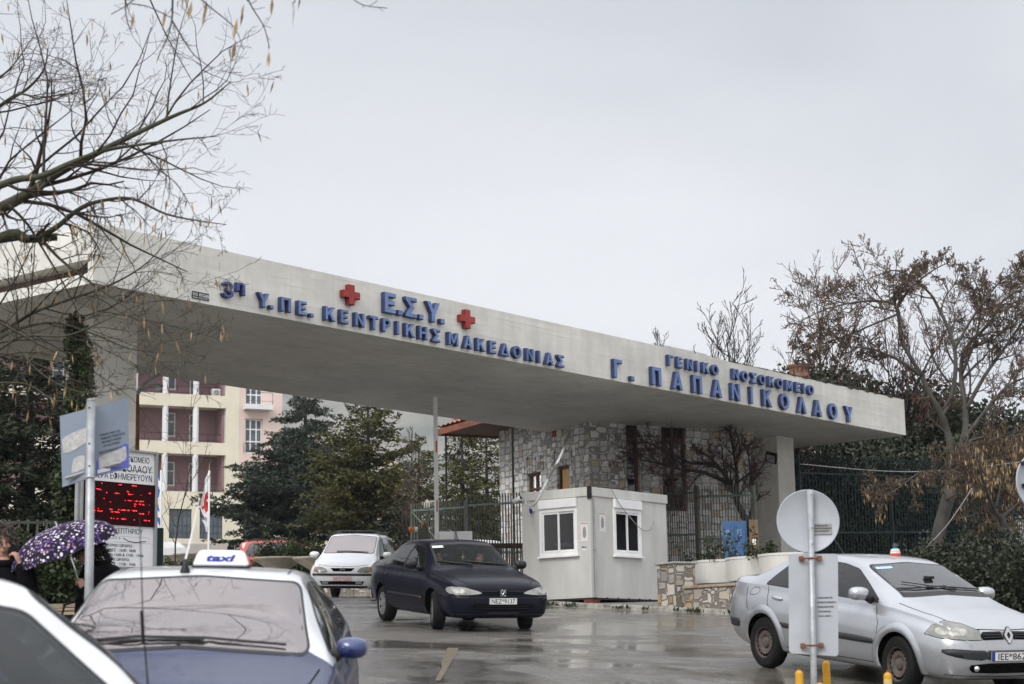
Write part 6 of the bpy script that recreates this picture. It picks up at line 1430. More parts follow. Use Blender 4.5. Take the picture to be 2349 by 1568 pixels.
# emblem: shield with a rampant beast, simplified strokes
X_ = c.cast(Vector((5, 0, .60)), Vector((-1, 0, 0)))[0].x + .012
m = MB(); m.M = Matrix.Translation((X_, 0, .602)) @ Matrix.Rotation(R(90), 4, 'Z'); m.prism([(-.062, .065), (-.05, -.045), (-.035, -.068), (.035, -.068), (.05, -.045), (.062, .065), (.045, .055), (-.045, .055)], -.004, .004, 1)
for pl in (((-.005, .045), (.012, .02), (.002, -.012), (.018, -.045)), ((.008, .02), (.034, .032), (.03, .045)), ((.006, .0), (.034, .006)), ((.002, -.012), (-.016, -.03), (-.012, -.052)), ((-.004, -.02), (-.034, -.008), (-.03, .028), (-.04, .035)), ((-.008, .045), (-.022, .035)), ((.018, -.045), (.036, -.04))):
    m.tube([(a, -.006, b) for a, b in pl], .0062, 4, 0)
framed(m, -.05, .05, -.06, .06, -.006, -.0041, .006, 0)
m.build('badge', [m_chrome, m_trimb], c.root)
m = MB(); m.M = Matrix.Translation((X_ - .03, 0, .475)) @ Matrix.Rotation(R(90), 4, 'Z'); m.box(-.34, .34, .0, .03, -.06, .06); m.build('plate_recess', m_trimb, c.root)
for ax, st in ((-1.35, 0), (1.35, -13)):
    for sd in (-1, 1): c.wheel(ax, sd, 'alloy7', st)
for sd in (-1, 1): c.mirror(.60, .93, sd, m_trimb, .82)
c.wiper([(.55, 1.0), (.1, 1.03), (-.15, 1.05)]); c.wiper([(-.05, 1.0), (-.35, 1.02), (-.6, 1.05)])
h, nrm = c.cast(Vector((.15, 0, 4)), Vector((0, 0, -1))); m = MB(); m.tube([h, h + Vector((-.02, 0, .03)), h + Vector((-.30, 0, .30))], [.012, .006, .003], 6); m.build('aerial', m_trimb, c.root)
c.seats()
m = MB(); m.box(.33, .36, -.11, .11, 1.23, 1.29, 0, .012); m.build('inner_mirror', m_trimb, c.root)
cx_ = MB(); cx_.tube([(.34, .02, 1.22), (.35, .02, 1.16)], .002, 4); cx_.box(.346, .354, .015, .025, 1.08, 1.16); cx_.box(.3465, .3535, -.012, .052, 1.118, 1.13); pc = cx_.build('hanging_cross', mat('pale_gold', (.5, .45, .25), .4)); pc.parent = c.root
c.patch('windscreen_sticker', [(-.54, 1.262), (-.36, 1.272), (-.36, 1.305), (-.53, 1.296)], 0, m_paper, .007, .05)
peug = c
hd = math.atan2(-.93, .36); hv = Vector((math.cos(hd), math.sin(hd))); lv = Vector((-hv.y, hv.x))
fr_ = Vector(xy_ground(1003, 30.0)); ctr = fr_ - hv * 1.35 + lv * .74
c.rest(ctr.x, ctr.y, hd)
# ---- silver saloon on the right
ps = paint('silver_paint', (0.40, 0.41, 0.43), 0.75, 0.33)
c = Car('silver_saloon', SEDAN_MEG, ps, None, 'silver saloon car with rusty steel wheels at right, behind the round sign', 'car')
c.windows(g_tint, glass_mat('greenish_windscreen', (0.58, 0.70, 0.67), 0.05, base=(0.05, 0.06, 0.06), alpha=0.82))
seams = [[(-.32, 1.0), (-.32, .60), (-.33, .30)], [(.86, .97), (1.0, .75), (.98, .5), (.93, .30)], [(-.33, .29), (.93, .29)], [(-1.34, 1.03), (-1.25, .8), (-1.0, .52), (-.92, .30), (-.33, .29)], [(-1.78, .98), (-1.7, .74), (-1.64, .68)]]
for v in (-90, 90):
    c.lines(seams, v, .008)
    c.patch('rub_strip', [(-.30, .52), (.90, .50), (.92, .52), (.90, .575), (-.30, .585)], v, m_bump, .014, .07, th=.009, it=1); c.patch('rub_strip', [(-.88, .535), (-.35, .53), (-.35, .585), (-.95, .595)], v, m_bump, .014, .07, th=.009)
    for x in (-.28, -1.16): c.patch('door_handle', [(x, .86), (x + .2, .855), (x + .2, .89), (x, .90)], v, ps, .022, .05, it=1, th=.015)
    fl_ = clean([(-1.70, .88), (-1.5, .90), (-1.49, .985), (-1.66, .985)], 2); c.lines([[(p.x, p.y) for p in fl_] + [(fl_[0].x, fl_[0].y)]], v, .006)
    for ax in c.sp['axles']:              # flared wheel-arch lips
        V, F = [], []; n_ = 26
        for i in range(n_ + 1):
            a = R(-8) + R(196) * i / n_
            for j, (rr, of) in enumerate(((.366, .004), (.385, .022), (.425, .020), (.47, .002))):
                p, nr = c.cast(Vector((ax + rr * math.cos(a), 0, c.sp['wz'] + rr * math.sin(a))) + Vector((0, 5 if v > 0 else -5, 0)), Vector((0, -1 if v > 0 else 1, 0)))
                V.append(p + nr * of if rr > .37 else p + nr * .001)
        for i in range(n_):
            for j in range(3): F.append((i * 4 + j, i * 4 + j + 1, i * 4 + 5 + j, i * 4 + 4 + j))
        link('arch_lip', V, F, ps, c.root, True, fix=True)
for sd, vw in ((1, 40), (-1, -40)):
    P = [(-.30, .70), (-.10, .665), (.28, .655), (.36, .66), (.33, .755), (.12, .82), (-.08, .845), (-.22, .79)] if sd < 0 else [(.30, .70), (.10, .665), (-.28, .655), (-.36, .66), (-.33, .755), (-.12, .82), (.08, .845), (.22, .79)]
    # frame: mid of the lamp in the slanted view
    q, _n = c.cast(Vector((math.cos(R(vw)), math.sin(R(vw)), 0)) * 5 + Vector((-math.sin(R(vw)), math.cos(R(vw)), 0)) * 0, -Vector((math.cos(R(vw)), math.sin(R(vw)), 0)))
    cen = Vector((1.98, .62 * sd, 0)).dot(Vector((-math.sin(R(vw)), math.cos(R(vw)), 0)))
    P = [(cen + a * .92, b - .005) for a, b in P]
    o = c.patch('headlight', P, vw, m_lens, .006, .04)
    for u0, u1 in ((-.16, -.02), (.02, .18)):
        u0, u1 = (u0, u1) if sd < 0 else (-u1, -u0)
        c.patch('reflector', [(cen + u0, .70), (cen + u1, .69), (cen + u1, .765), (cen + u0, .775)], vw, m_lensb, .009, .04, o, it=1)
    c.lines([[(a, b) for a, b in P] + [P[0]]], vw, .012, m_well, .003)
    c.patch('grille', [(sd * .07, .655), (sd * .36, .65), (sd * .37, .70), (sd * .33, .735), (sd * .075, .74)], 0, m_well, .005, .05)
    for z in (.675, .70, .72): c.patch('grille_slat', [(sd * .08, z), (sd * .35, z - .004), (sd * .35, z + .004), (sd * .08, z + .008)], 0, m_bump, .011, .06)
    P = [(sd * .30, .425), (sd * .66, .455), (sd * .80, .50), (sd * .80, .56), (sd * .5, .545), (sd * .30, .54)]
    c.patch('bumper_insert', P, 0, m_bump, .012, .05, th=.01, it=1)
    q, n2 = c.cast(Vector((5, sd * .47, .345)), Vector((-1, 0, 0))); m = MB(); m.sphere(q + Vector((.012, 0, 0)), .036, 14); m.build('fog_lamp', m_chrome, c.root, True)
c.patch('bumper_insert', [(-.30, .44), (.30, .44), (.30, .54), (-.30, .54)], 0, m_bump, .011, .05, th=.01)
c.patch('lower_grille', [(-.48, .29), (.48, .29), (.56, .34), (.53, .40), (-.53, .40), (-.56, .34)], 0, m_well, .005, .05, it=1)
c.lines([[(-.7, .80), (-.42, .765), (0, .752), (.42, .765), (.7, .80)], [(-.75, .27), (0, .25), (.75, .27)]], 0, .008)
c.lines([[(1.2, -.715), (1.6, -.69), (1.95, -.62)], [(1.2, .715), (1.6, .69), (1.95, .62)]], 'top', .008)
for sd, vw in ((1, 150), (-1, -150)):
    ax_ = Vector((-math.sin(R(vw)), math.cos(R(vw)), 0)); cen = Vector((-2.1, .70 * sd, 0)).dot(ax_); k = 1 if sd > 0 else -1
    c.patch('tail_lamp', [(cen - k * .02, .72), (cen + k * .12, .70), (cen + k * .06, .98), (cen - k * .04, .99), (cen - k * .05, .86)], vw, m_tail, .007, .04, it=1)
for v in (-90, 90): c.patch('rear_bumper_strip', [(-2.20, .47), (-1.90, .47), (-1.88, .53), (-1.90, .57), (-2.2, .575)], v, m_bump, .012, .05, th=.01)
c.plate(.475, 2.2, 'IEE*862', eu=True, w=.52)
X_ = c.cast(Vector((5, 0, .70)), Vector((-1, 0, 0)))[0].x + .014
m = MB(); m.M = Matrix.Translation((X_, 0, .70)) @ Matrix.Rotation(R(90), 4, 'Z') @ Matrix.Rotation(R(-14), 4, 'X')
def ringpoly(o_, i_, mi):
    n = len(o_)
    for k in range(n):
        k2 = (k + 1) % n
        m.add([(o_[k][0], -.012, o_[k][1]), (o_[k2][0], -.012, o_[k2][1]), (i_[k2][0], -.012, i_[k2][1]), (i_[k][0], -.012, i_[k][1]), (o_[k][0], .006, o_[k][1]), (o_[k2][0], .006, o_[k2][1]), (i_[k][0], .002, i_[k][1]), (i_[k2][0], .002, i_[k2][1])], [(0, 1, 2, 3), (0, 4, 5, 1), (3, 2, 7, 6)], mi)
D_ = [(-.012, -.088), (.012, -.088), (.058, -.008), (.058, .008), (.012, .088), (-.012, .088), (-.058, .008), (-.058, -.008)]; I_ = [(a * .45, b * .42) for a, b in D_]
ringpoly([(a * 1.15, b * 1.1) for a, b in D_], [(a * 1.0, b * 1.0) for a, b in D_], 1); ringpoly(D_, I_, 0); m.prism(I_, -.001, .001, 1)
m.build('badge', [m_chrome, m_trimb], c.root)
for ax in c.sp['axles']:
    for sd in (-1, 1): c.wheel(ax, sd, 'steel', -4 if ax > 0 else 0)
for sd in (-1, 1):
    c.mirror(.74, .985, sd, ps, .80, (.12, .125, .08))
    c.patch('mirror_corner', [(.60, .985), (.90, .965), (.88, .99), (.66, 1.11)], 90 * sd, m_trimb, .008, .05)
c.wiper([(.56, 1.115), (.2, 1.135), (-.18, 1.15)], .009); c.wiper([(-.60, 1.12), (-.35, 1.13), (-.1, 1.14), (.1, 1.15)], .009); c.wiper([(.2, 1.12), (-.2, 1.16), (-.45, 1.19)], .006)
c.patch('cowl_panel', [(-.62, 1.045), (0, 1.075), (.62, 1.045), (.61, 1.095), (0, 1.12), (-.61, 1.095)], 0, m_trimb, .003, .05)
c.seats()
m = MB(); m.box(.36, .40, -.13, .13, 1.29, 1.36, 0, .015); m.build('inner_mirror', m_trimb, c.root)
m = MB(); m.tube([(.98, .05, 1.06), (.86, .05, 1.10), (.80, .04, 1.20), (.84, .0, 1.245)], .012, 6); m.box(.80, .86, -.06, .05, 1.24, 1.27); m.build('phone_holder', m_trimb, c.root)
c.patch('windscreen_sticker', [(-.53, 1.325), (-.30, 1.34), (-.30, 1.362), (-.52, 1.347)], 0, mat('pale_blue_sticker', (.35, .5, .65), .5), .007, .05)
h, nrm = c.cast(Vector((-.85, 0, 4)), Vector((0, 0, -1))); m = MB(); m.tube([h, h + Vector((-.03, 0, .02)), h + Vector((-.2, 0, .18))], [.012, .006, .003], 6); m.build('aerial', m_trimb, c.root)
meg = c
rp_ = at(1756, 1467, 23.9); fp_ = at(2063, 1515, 21.5)
hd = math.atan2(fp_.y - rp_.y, fp_.x - rp_.x); hv = Vector((math.cos(hd), math.sin(hd))); lv = Vector((-hv.y, hv.x))
ctr = (Vector((rp_.x, rp_.y)) + Vector((fp_.x, fp_.y))) / 2 + lv * .80
c.rest(ctr.x, ctr.y, hd)
lowr = lambda b: b if b < .94 else .94 + (b - .94) * .9
TAXI_SP['st'] = [k[:7] + (k[7], lowr(k[8]), lowr(k[9]), k[10]) for k in TAXI_SP['st']]
TAXI_SP['side'] = [(n_, [(a, lowr(b)) for a, b in q]) for n_, q in TAXI_SP['side']]; TAXI_SP['screen'] = [(a, lowr(b)) for a, b in TAXI_SP['screen']]; TAXI_SP['rear'] = [(a, lowr(b)) for a, b in TAXI_SP['rear']]
# ---- the two taxis: dark blue with white roofs
ptb = paint('taxi_blue_paint', (0.028, 0.036, 0.085), 0.0, 0.32, .45); ptw = paint('taxi_white_paint', (0.66, 0.67, 0.68), 0.0, 0.3)
def taxi(label, screen_glass, side_glass, spec=TAXI_SP):
    c = Car('taxi', dict(spec), ptb, ptw, label, 'taxi', 'dark blue taxis with white roofs')
    c.windows(side_glass, screen_glass)
    for v in (-90, 90):
        c.lines([[(-.315, .96), (-.315, .60), (-.32, .30)], [(.82, .93), (.95, .72), (.93, .5), (.9, .29)], [(-.32, .29), (.9, .29)], [(-1.26, .95), (-1.15, .75), (-.95, .5), (-.88, .3), (-.32, .29)]], v, .008)
        c.patch('rub_strip', [(-.88, .50), (.9, .48), (.9, .53), (-.93, .55)], v, m_bump, .012, .08, th=.008)
        for x in (-.28, -1.14): c.patch('door_handle', [(x, .82), (x + .18, .817), (x + .18, .855), (x, .86)], v, m_trimb, .012, .05, it=1)
    for sd in (1, -1):
        P = [(sd * a, b) for a, b in ((.38, .58), (.62, .575), (.72, .60), (.72, .68), (.60, .69), (.40, .655))]
        c.patch('headlight', P, 0, m_lens, .006, .04, it=1)
    c.patch('grille', [(-.33, .59), (.33, .59), (.34, .645), (-.34, .645)], 0, m_well, .005, .05)
    c.lines([[(-.66, .72), (-.4, .69), (0, .675), (.4, .69), (.66, .72)]], 0, .008); c.lines([[(1.17, -.70), (1.5, -.67), (1.9, -.58)], [(1.17, .70), (1.5, .67), (1.9, .58)]], 'top', .008)
    for ax in c.sp['axles']:
        for sd in (-1, 1): c.wheel(ax, sd, 'cover9', 0)
    for sd in (-1, 1):
        c.mirror(.70 if spec is TAXI_SP else .55, .895 if spec is TAXI_SP else .90, sd, paint('mirror_blue_paint', (0.02, 0.035, 0.13), .1, .3), .72, (.09, .085, .058))
    c.wiper([(.52, .99), (.1, 1.02), (-.25, 1.022), (-.5, 1.0)], .007); c.wiper([(.1, 1.012), (-.3, 1.005), (-.62, .985)], .006)
    c.lines([[(-.9, .47), (.12, .47)], [(-.9, -.47), (.12, -.47)]], 'top', .010, m_trimb)
    return c
c = taxi('dark blue taxi with a white roof, facing the viewer, under the roof sign', g_mirr, glass_mat('taxi_side_glass', (0.30, 0.36, 0.35), 0.13, base=(.02, .03, .03), alpha=0.55)); taxiA = c
c.seats()
m = MB(); m.box(.34, .37, -.12, .12, 1.22, 1.29, 0, .012); m.build('inner_mirror', m_trimb, c.root)
h, nrm = c.cast(Vector((.20, -.10, 4)), Vector((0, 0, -1)))
m = MB(); m.lathe([(.03, -.005), (.028, .01), (.014, .05), (.008, .075), (0, .075)], 12); m.M = Matrix.Identity(4)
o = m.build('aerial_foot', m_trimb, c.root, True); o.location = h; m = MB(); m.tube([(0, 0, .07), (-.04, .035, .25), (-.075, .06, .42)], [.006, .004, .002], 6); m.build('aerial', m_white, o)
h, nrm = c.cast(Vector((-.12, .10, 4)), Vector((0, 0, -1)))
ts = empty('taxi_roof_sign', h + Vector((0, -.03, -.004)), 0); ts.parent = c.root; ts.scale = (.62, .62, .58)
m = MB(); m.box(-.085, .085, -.27, .27, .0, .022, 0, .006); m.build('sign_base', m_trimb, ts)
pr = [(-.26, .023), (.26, .023), (.215, .155), (.19, .175), (-.19, .175), (-.215, .155)]
vs = [(.085, a, b) if b < .1 else (.05, a, b) if b < .16 else (.03, a, b) for a, b in pr] + [(-.085, a, b) if b < .1 else (-.05, a, b) if b < .16 else (-.03, a, b) for a, b in pr]
o = link('sign_body', vs, [tuple(range(6)), tuple(range(11, 5, -1))] + [(i, i + 6, (i + 1) % 6 + 6, (i + 1) % 6) for i in range(6)], mat('sign_plastic', (.72, .73, .76), .25, .03, 3), ts, False, fix=True)
md_b = bmesh.new(); md_b.from_mesh(o.data); bmesh.ops.bevel(md_b, geom=md_b.edges[:], offset=.014, segments=3, affect='EDGES'); md_b.to_mesh(o.data); md_b.free(); smooth_angle(o, 50)
tv, tf = text_mesh('taxi', .105, .001, 'CENTER', 1.0, .25, .004)
x0, x1 = min(v.x for v in tv), max(v.x for v in tv); kx = .27 / (x1 - x0)
# lettering lies on the slanted front face of the sign
link('sign_lettering', [(.0885 - (v.y + .055) * .265 + v.z * .97, (v.x - (x0 + x1) / 2) * kx, .023 + .045 + v.y * .9) for v in tv], tf, mat('taxi_lettering', (.02, .03, .25), .5), ts)
hd = R(-86.5); hv = Vector((math.cos(hd), math.sin(hd))); wc = at(411, 1500, 9.75)     # middle of the windscreen foot
ctr = Vector((wc.x, wc.y)) - hv * 1.1
c.rest(ctr.x, ctr.y, hd)
hi_ = lambda b: b if b < .94 else .94 + (b - .94) * 1.2
mapx = lambda x: x if x < .2 else .2 + (x - .2) * .62 if x < 1.16 else .795 + (x - 1.16) * 1.375
SPB = dict(TAXI_SP, st=[(mapx(k[0]),) + tuple(k[1:8]) + (hi_(k[8]), hi_(k[9]), k[10]) for k in TAXI_SP['st']], cabin=(-1.66, .76), dash=.5, side=[(n_, [(mapx(a), hi_(b)) for a, b in q]) for n_, q in TAXI_SP['side']], screen=[(a, hi_(b)) for a, b in TAXI_SP['screen']], rear=[(a, hi_(b)) for a, b in TAXI_SP['rear']])
c = taxi('near taxi with a white roof at the left edge, seen from its side', g_tint, glass_mat('near_side_glass', (0.6, 0.68, 0.66), 0.03, base=(.03, .04, .04), alpha=0.75, fk=.7), SPB); taxiB = c
c.seats()
h, nrm = c.cast(Vector((1.12, .55, 4)), Vector((0, 0, -1))); m = MB(); m.tube([h, h + Vector((-.02, .0, .05))], [.03, .015], 8); m.tube([h + Vector((-.02, 0, .05)), h + Vector((-.05, 0, .30)), h + Vector((-.08, 0, .75))], [.004, .003, .002], 6); m.tube([h + Vector((-.046, 0, .22)), h + Vector((-.058, 0, .36))], .008, 6); m.build('aerial', m_trimb, c.root)
hd = R(31); hv = Vector((math.cos(hd), math.sin(hd))); pa = at(238, 1552, 6.75)
ctr = Vector((pa.x, pa.y)) - hv * .52 + Vector((-hv.y, hv.x)) * .63
c.rest(ctr.x, ctr.y, hd)
# ---- white people carrier waiting behind the gate
c = Car('white_minivan', MPV_SP, paint('white_paint', (.62, .63, .65), 0, .3), None, 'white minivan with roof rails facing the viewer behind the dark blue saloon', 'minivan')
c.windows(g_tint, g_mirr)
for sd in (1, -1):
    P = [(sd * a, b) for a, b in ((.36, .60), (.72, .60), (.74, .70), (.66, .755), (.50, .74), (.40, .69))]
    o = c.patch('headlight', P, 0, m_lens, .006, .04, it=1); c.patch('turn_signal', [(sd * .66, .64), (sd * .72, .64), (sd * .72, .72), (sd * .66, .725)], 0, m_amber, .009, .04, o)
    c.patch('fog_lamp', [(sd * .34, .33), (sd * .50, .33), (sd * .50, .385), (sd * .34, .385)], 0, m_lens, .012, .04)
c.patch('grille', [(-.22, .635), (.22, .635), (.30, .715), (-.30, .715)], 0, m_well, .006, .05, it=0)
c.patch('bumper_strip', [(-.74, .53), (.74, .53), (.74, .585), (-.74, .585)], 0, m_bump, .012, .06, th=.01)
c.patch('lower_grille', [(-.5, .31), (.5, .31), (.56, .395), (-.56, .395)], 0, m_well, .006, .06)
c.patch('lower_lip', [(-.62, .235), (.62, .235), (.64, .285), (-.64, .285)], 0, m_bump, .008, .06)
c.plate(.455, 2.2, 'ΜΟΟ*5226', red=True)
X_ = c.cast(Vector((5, 0, .675)), Vector((-1, 0, 0)))[0].x + .016
m = MB(); m.M = Matrix.Translation((X_, 0, .675)) @ Matrix.Rotation(R(90), 4, 'Z'); n = 28; m.tube([(.055 * math.cos(2 * math.pi * i / n), 0, .045 * math.sin(2 * math.pi * i / n)) for i in range(n + 1)], .0065, 6); m.prism([(-.075, -.012), (.0, .002), (-.004, .008), (.075, .012), (.0, -.003), (.005, -.008)], -.006, .002); m.build('badge', m_chrome, c.root)
for ax in c.sp['axles']:
    for sd in (-1, 1): c.wheel(ax, sd, 'cover9', 0)
for sd in (-1, 1):
    c.mirror(.86, .985, sd, ptw, .80, (.12, .13, .085))
    m = MB()
    P = [c.cast(Vector((x, sd * .585, 4)), Vector((0, 0, -1)))[0] + Vector((0, 0, dz)) for x, dz in ((.12, .0), (-.1, .05), (-.9, .06), (-1.6, .05), (-1.8, .0))]; m.tube(P, .016, 6); m.build('roof_rail', m_trimb, c.root)
m = MB(); m.tube([(-.25, -.6, 1.685), (-.25, -.4, 1.70), (-.25, .4, 1.70), (-.25, .6, 1.685)], .018, 6); m.build('roof_bar', m_trimb, c.root)
c.lines([[(-.62, .80), (-.35, .765), (0, .75), (.35, .765), (.62, .80)]], 0, .008); c.wiper([(.5, 1.11), (0, 1.135), (-.3, 1.13)], .012)
hd = R(-94); q = at(798, 1370, 46.5); c.rest(q.x, q.y + 2.1, hd)
# ---- red estate car parked far behind
c = Car('red_estate_car', dict(MPV_SP, open=False, n=60), paint('red_paint', (.42, .055, .04), 0, .35), None, 'red estate car parked in front of the hospital, half behind a hedge', 'car')
c.windows(glass_mat('far_glass', (.2, .25, .26), .1, alpha=.4), g_tint)
for ax in c.sp['axles']:
    for sd in (-1, 1): c.wheel(ax, sd, 'cover9', 0)
for sd in (-1, 1):
    P = [c.cast(Vector((x, sd * .585, 4)), Vector((0, 0, -1)))[0] + Vector((0, 0, dz)) for x, dz in ((.1, .0), (-.1, .06), (-1.6, .06), (-1.8, .0))]; MB().tube(P, .02, 5).build('roof_rail', m_trimb, c.root)
q = at(668, 1270, 80); c.rest(q.x, q.y, R(6))
# ---- white van roof glimpsed behind the sliding gate
c = Car('white_van', dict(MPV_SP, open=False, n=60), ptw, None, 'white van glimpsed between the boom barrier and the sign behind the sliding gate', 'van')
c.windows(g_tint, g_tint)
for ax in c.sp['axles']:
    for sd in (-1, 1): c.wheel(ax, sd, 'cover9', 0)
q = at(1028, 1260, 63); c.rest(q.x, q.y, R(-130))
# ------------------------------------------------------------------ trees and plants
m_bark = mat('grey_bark', (0.115, 0.105, 0.09), 0.8, 0.3, 5, bump=0.8, bscale=18, streak=(1, 1, .35), col2=(0.045, 0.042, 0.036)); m_barkd = mat('dark_wet_bark', (0.035, 0.031, 0.027), 0.55, 0.4, 6, bump=0.8, bscale=22, col2=(0.010, 0.009, 0.008))
m_mossbark = mat('mossy_bark', (0.035, 0.031, 0.027), 0.6, 0.3, 4, bump=0.8, bscale=22, col2=(0.055, 0.06, 0.022))
m_twig = mat('brown_twigs', (0.105, 0.072, 0.048), 0.7, 0.3, 4); m_twigr = mat('reddish_twigs', (0.085, 0.04, 0.036), 0.7, 0.3, 4); m_twigg = mat('dark_twigs', (0.052, 0.038, 0.028), 0.7, 0.3, 4)
m_pod = leaf_mat('seed_pods', (0.15, 0.10, 0.05), (0.38, 0.28, 0.155), 3.0, 0.6)
m_podd = leaf_mat('brown_seed_pods', (0.07, 0.042, 0.026), (0.22, 0.145, 0.085), 2.0, 0.6)
class Tree:
    def __init__(s, seed): s.r = random.Random(seed); s.limbs = MB(); s.tw = []; s.tips = []; s.segs = []
    def rdir(s, d, ang):
        a = s.r.uniform(0, 2 * math.pi); p = d.orthogonal().normalized(); q = d.cross(p)
        return (d * math.cos(ang) + (p * math.cos(a) + q * math.sin(a)) * math.sin(ang)).normalized()
    def grow(s, p, d, L, r0, lv, K):
        # one branch as a wandering tapering tube, then its children
        n = K.get('n', 6); pts = [p.copy()]; rad = [r0]; dd = d.copy()
        for i in range(n):
            dd = (dd + Vector((s.r.gauss(0, 1), s.r.gauss(0, 1), s.r.gauss(0, 1))) * K['wob'] + Vector((0, 0, K['up'] * (1 if lv else .3)))).normalized()
            p = p + dd * (L / n); pts.append(p.copy()); rad.append(max(K['rmin'], r0 * (1 - (i + 1) / n * K.get('taper', .75))))
        s.path(pts, rad, lv, K)
        return pts
    def path(s, pts, rad, lv, K, kids=True, tall=None):
        if lv <= K['limb_lv']: s.limbs.tube(pts, rad, 7 if lv == 0 else 5 if rad[0] > .02 else 4)
        else: s.tw.append((pts, rad))
        if lv >= K['lv']: s.tips.append((pts[-1], pts[-1] - pts[-2])); return
        if not kids: return
        L = sum((b - a).length for a, b in zip(pts, pts[1:])); nk = K['kids'][min(lv, len(K['kids']) - 1)]; f0 = K.get('from', (.25, .15, .1))[min(lv, 2)]
        nk = int(nk * (1 if tall is None else tall))
        for k in range(nk):
            t = f0 + (1 - f0) * (k + s.r.random() * .9) / nk; t = min(t, .999); j = t * (len(pts) - 1); i = int(j); q = pts[i].lerp(pts[i + 1], j - i)
            d = (pts[i + 1] - pts[i]).normalized(); ang = R(s.r.uniform(*K['ang']))
            l2 = L * K['len'][min(lv, len(K['len']) - 1)] * (1 - t * .55) * s.r.uniform(.65, 1.25); rr = min(rad[i] * .75, max(K['rmin'], rad[i] * s.r.uniform(.45, .65)))
            s.grow(q, s.rdir(d, ang), l2, rr, lv + 1, K)
    def finish(s, root, bark, twig, names=('trunk', 'crown'), sides=3):
        if s.limbs.v: s.limbs.build(names[0], bark, root, True)
        if s.tw:
            V, F = [], []
            for pts, rad in s.tw:
                o = len(V); n = len(pts)
                for i, p in enumerate(pts):
                    t = (pts[min(i + 1, n - 1)] - pts[max(i - 1, 0)]).normalized(); a = t.orthogonal().normalized(); b = t.cross(a)
                    for k in range(sides):
                        an = 2.0944 * k; V.append(p + (a * math.cos(an) + b * math.sin(an)) * rad[i])
                for i in range(n - 1):
                    for k in range(sides):
                        k2 = (k + 1) % sides; F.append((o + i * sides + k, o + i * sides + k2, o + (i + 1) * sides + k2, o + (i + 1) * sides + k))
            return link(names[1], V, F, twig, root, True)
def cards(pos, nrm, size, asp, rs, quad=True):
    # small leaf-like quads (rhombs) scattered: pos (n,3), nrm (n,3) growing direction
    n = len(pos); pos = np.asarray(pos); d = np.asarray(nrm, float); d /= np.maximum(1e-6, np.linalg.norm(d, axis=1))[:, None]
    rv = rs.normal(size=(n, 3)); a = np.cross(d, rv); a /= np.maximum(1e-6, np.linalg.norm(a, axis=1))[:, None]
    sz = np.asarray(size).reshape(-1, 1) * np.ones((n, 1)); w = sz * asp
    return np.stack([pos, pos + d * sz * .45 + a * w, pos + d * sz, pos + d * sz * .45 - a * w], 1).reshape(-1, 3)
def pods(tips, rs, n, mat_, root, L=(.09, .15), w=.012, name='seed_pod_cluster'):
    P, S = [], []
    for _ in range(n):
        t, d = tips[int(rs.integers(len(tips)))]; P.append((t.x + rs.normal() * .03, t.y + rs.normal() * .03, t.z)); S.append(rs.uniform(*L))
    D = np.stack([rs.normal(size=n) * .18, rs.normal(size=n) * .18, -np.ones(n)], 1)
    c = cards(P, D, np.array(S), w / .12, rs); return tag(raw(name, c, 4, mat_, root), kind='stuff')

# near tree at the left: limbs reach into the picture from a trunk beside the street
def px3(pts, Y): return [at(x, y, Y + dy) for x, y, dy in pts]
TB = Vector((-6.6, 15.5, g(-6.6, 15.5) + .1))
nt_ = empty('bare_street_tree', TB, 0, 'bare dark-barked tree with hanging pods reaching in from the left edge', 'tree')
T = Tree(11)
K = dict(n=6, wob=.16, up=.02, rmin=.0018, lv=3, limb_lv=0, kids=(12, 6, 3), len=(.38, .42, .5), ang=(28, 62), taper=.8, **{'from': (.12, .12, .2)})
off = -TB
fork = Vector((-6.5, 15.6, TB.z + 3.6))
T.limbs.tube([Vector((0, 0, -.2)), Vector((.02, 0, 1.5)), Vector((.05, .05, 2.8)), fork + off], [.24, .2, .17, .14], 10)
def limb(P, r0, r1, lv=0, tall=1.0, kk=None):
    n = len(P); P = [p + off for p in P]; out = []
    for i in range(n - 1):
        a, b, c, d = P[max(i - 1, 0)], P[i], P[i + 1], P[min(i + 2, n - 1)]
        for k in range(5):
            t = k / 5; out.append(0.5 * ((2 * b) + (c - a) * t + (2 * a - 5 * b + 4 * c - d) * t * t + (3 * b - a - 3 * c + d) * t ** 3))
    out.append(P[-1]); m_ = len(out)
    T.path(out, [r0 + (r1 - r0) * (i / (m_ - 1)) ** .8 for i in range(m_)], lv, kk or K, True, tall)
limb([fork] + px3([(-300, 620, .2), (0, 478, 0), (70, 440, -.1), (125, 402, -.2), (200, 362, -.3), (300, 312, -.4), (400, 265, -.4), (470, 235, -.5), (528, 188, -.5)], 15.6), 0.0726, 0.0042, tall=1.5)
limb([fork] + px3([(-300, 700, .4), (0, 545, .4), (60, 548, .4), (130, 543, .4)], 15.2), 0.0561, 0.035, tall=.4)
limb(px3([(88, 545, .4), (130, 520, .3), (180, 480, .2), (225, 462, .1), (300, 455, 0), (380, 490, -.2), (450, 505, -.3), (520, 515, -.3)], 15.2), 0.0297, 0.0028, tall=1.1)
limb(px3([(95, 548, .4), (145, 600, .3), (240, 670, .2), (330, 735, .1), (380, 790, 0)], 15.2), 0.01716, 0.0021, tall=.7)
limb(px3([(20, 470, 0), (60, 510, .1), (95, 565, .3), (140, 640, .4), (190, 740, .5), (215, 800, .5)], 15.4), 0.01452, 0.0028, tall=.7)
limb([fork] + px3([(-260, 560, -.4), (0, 425, -.6), (90, 405, -.7), (165, 372, -.7), (240, 345, -.7), (330, 330, -.8), (430, 318, -.9), (500, 312, -1)], 15.6), 0.0462, 0.0028, tall=1.2)
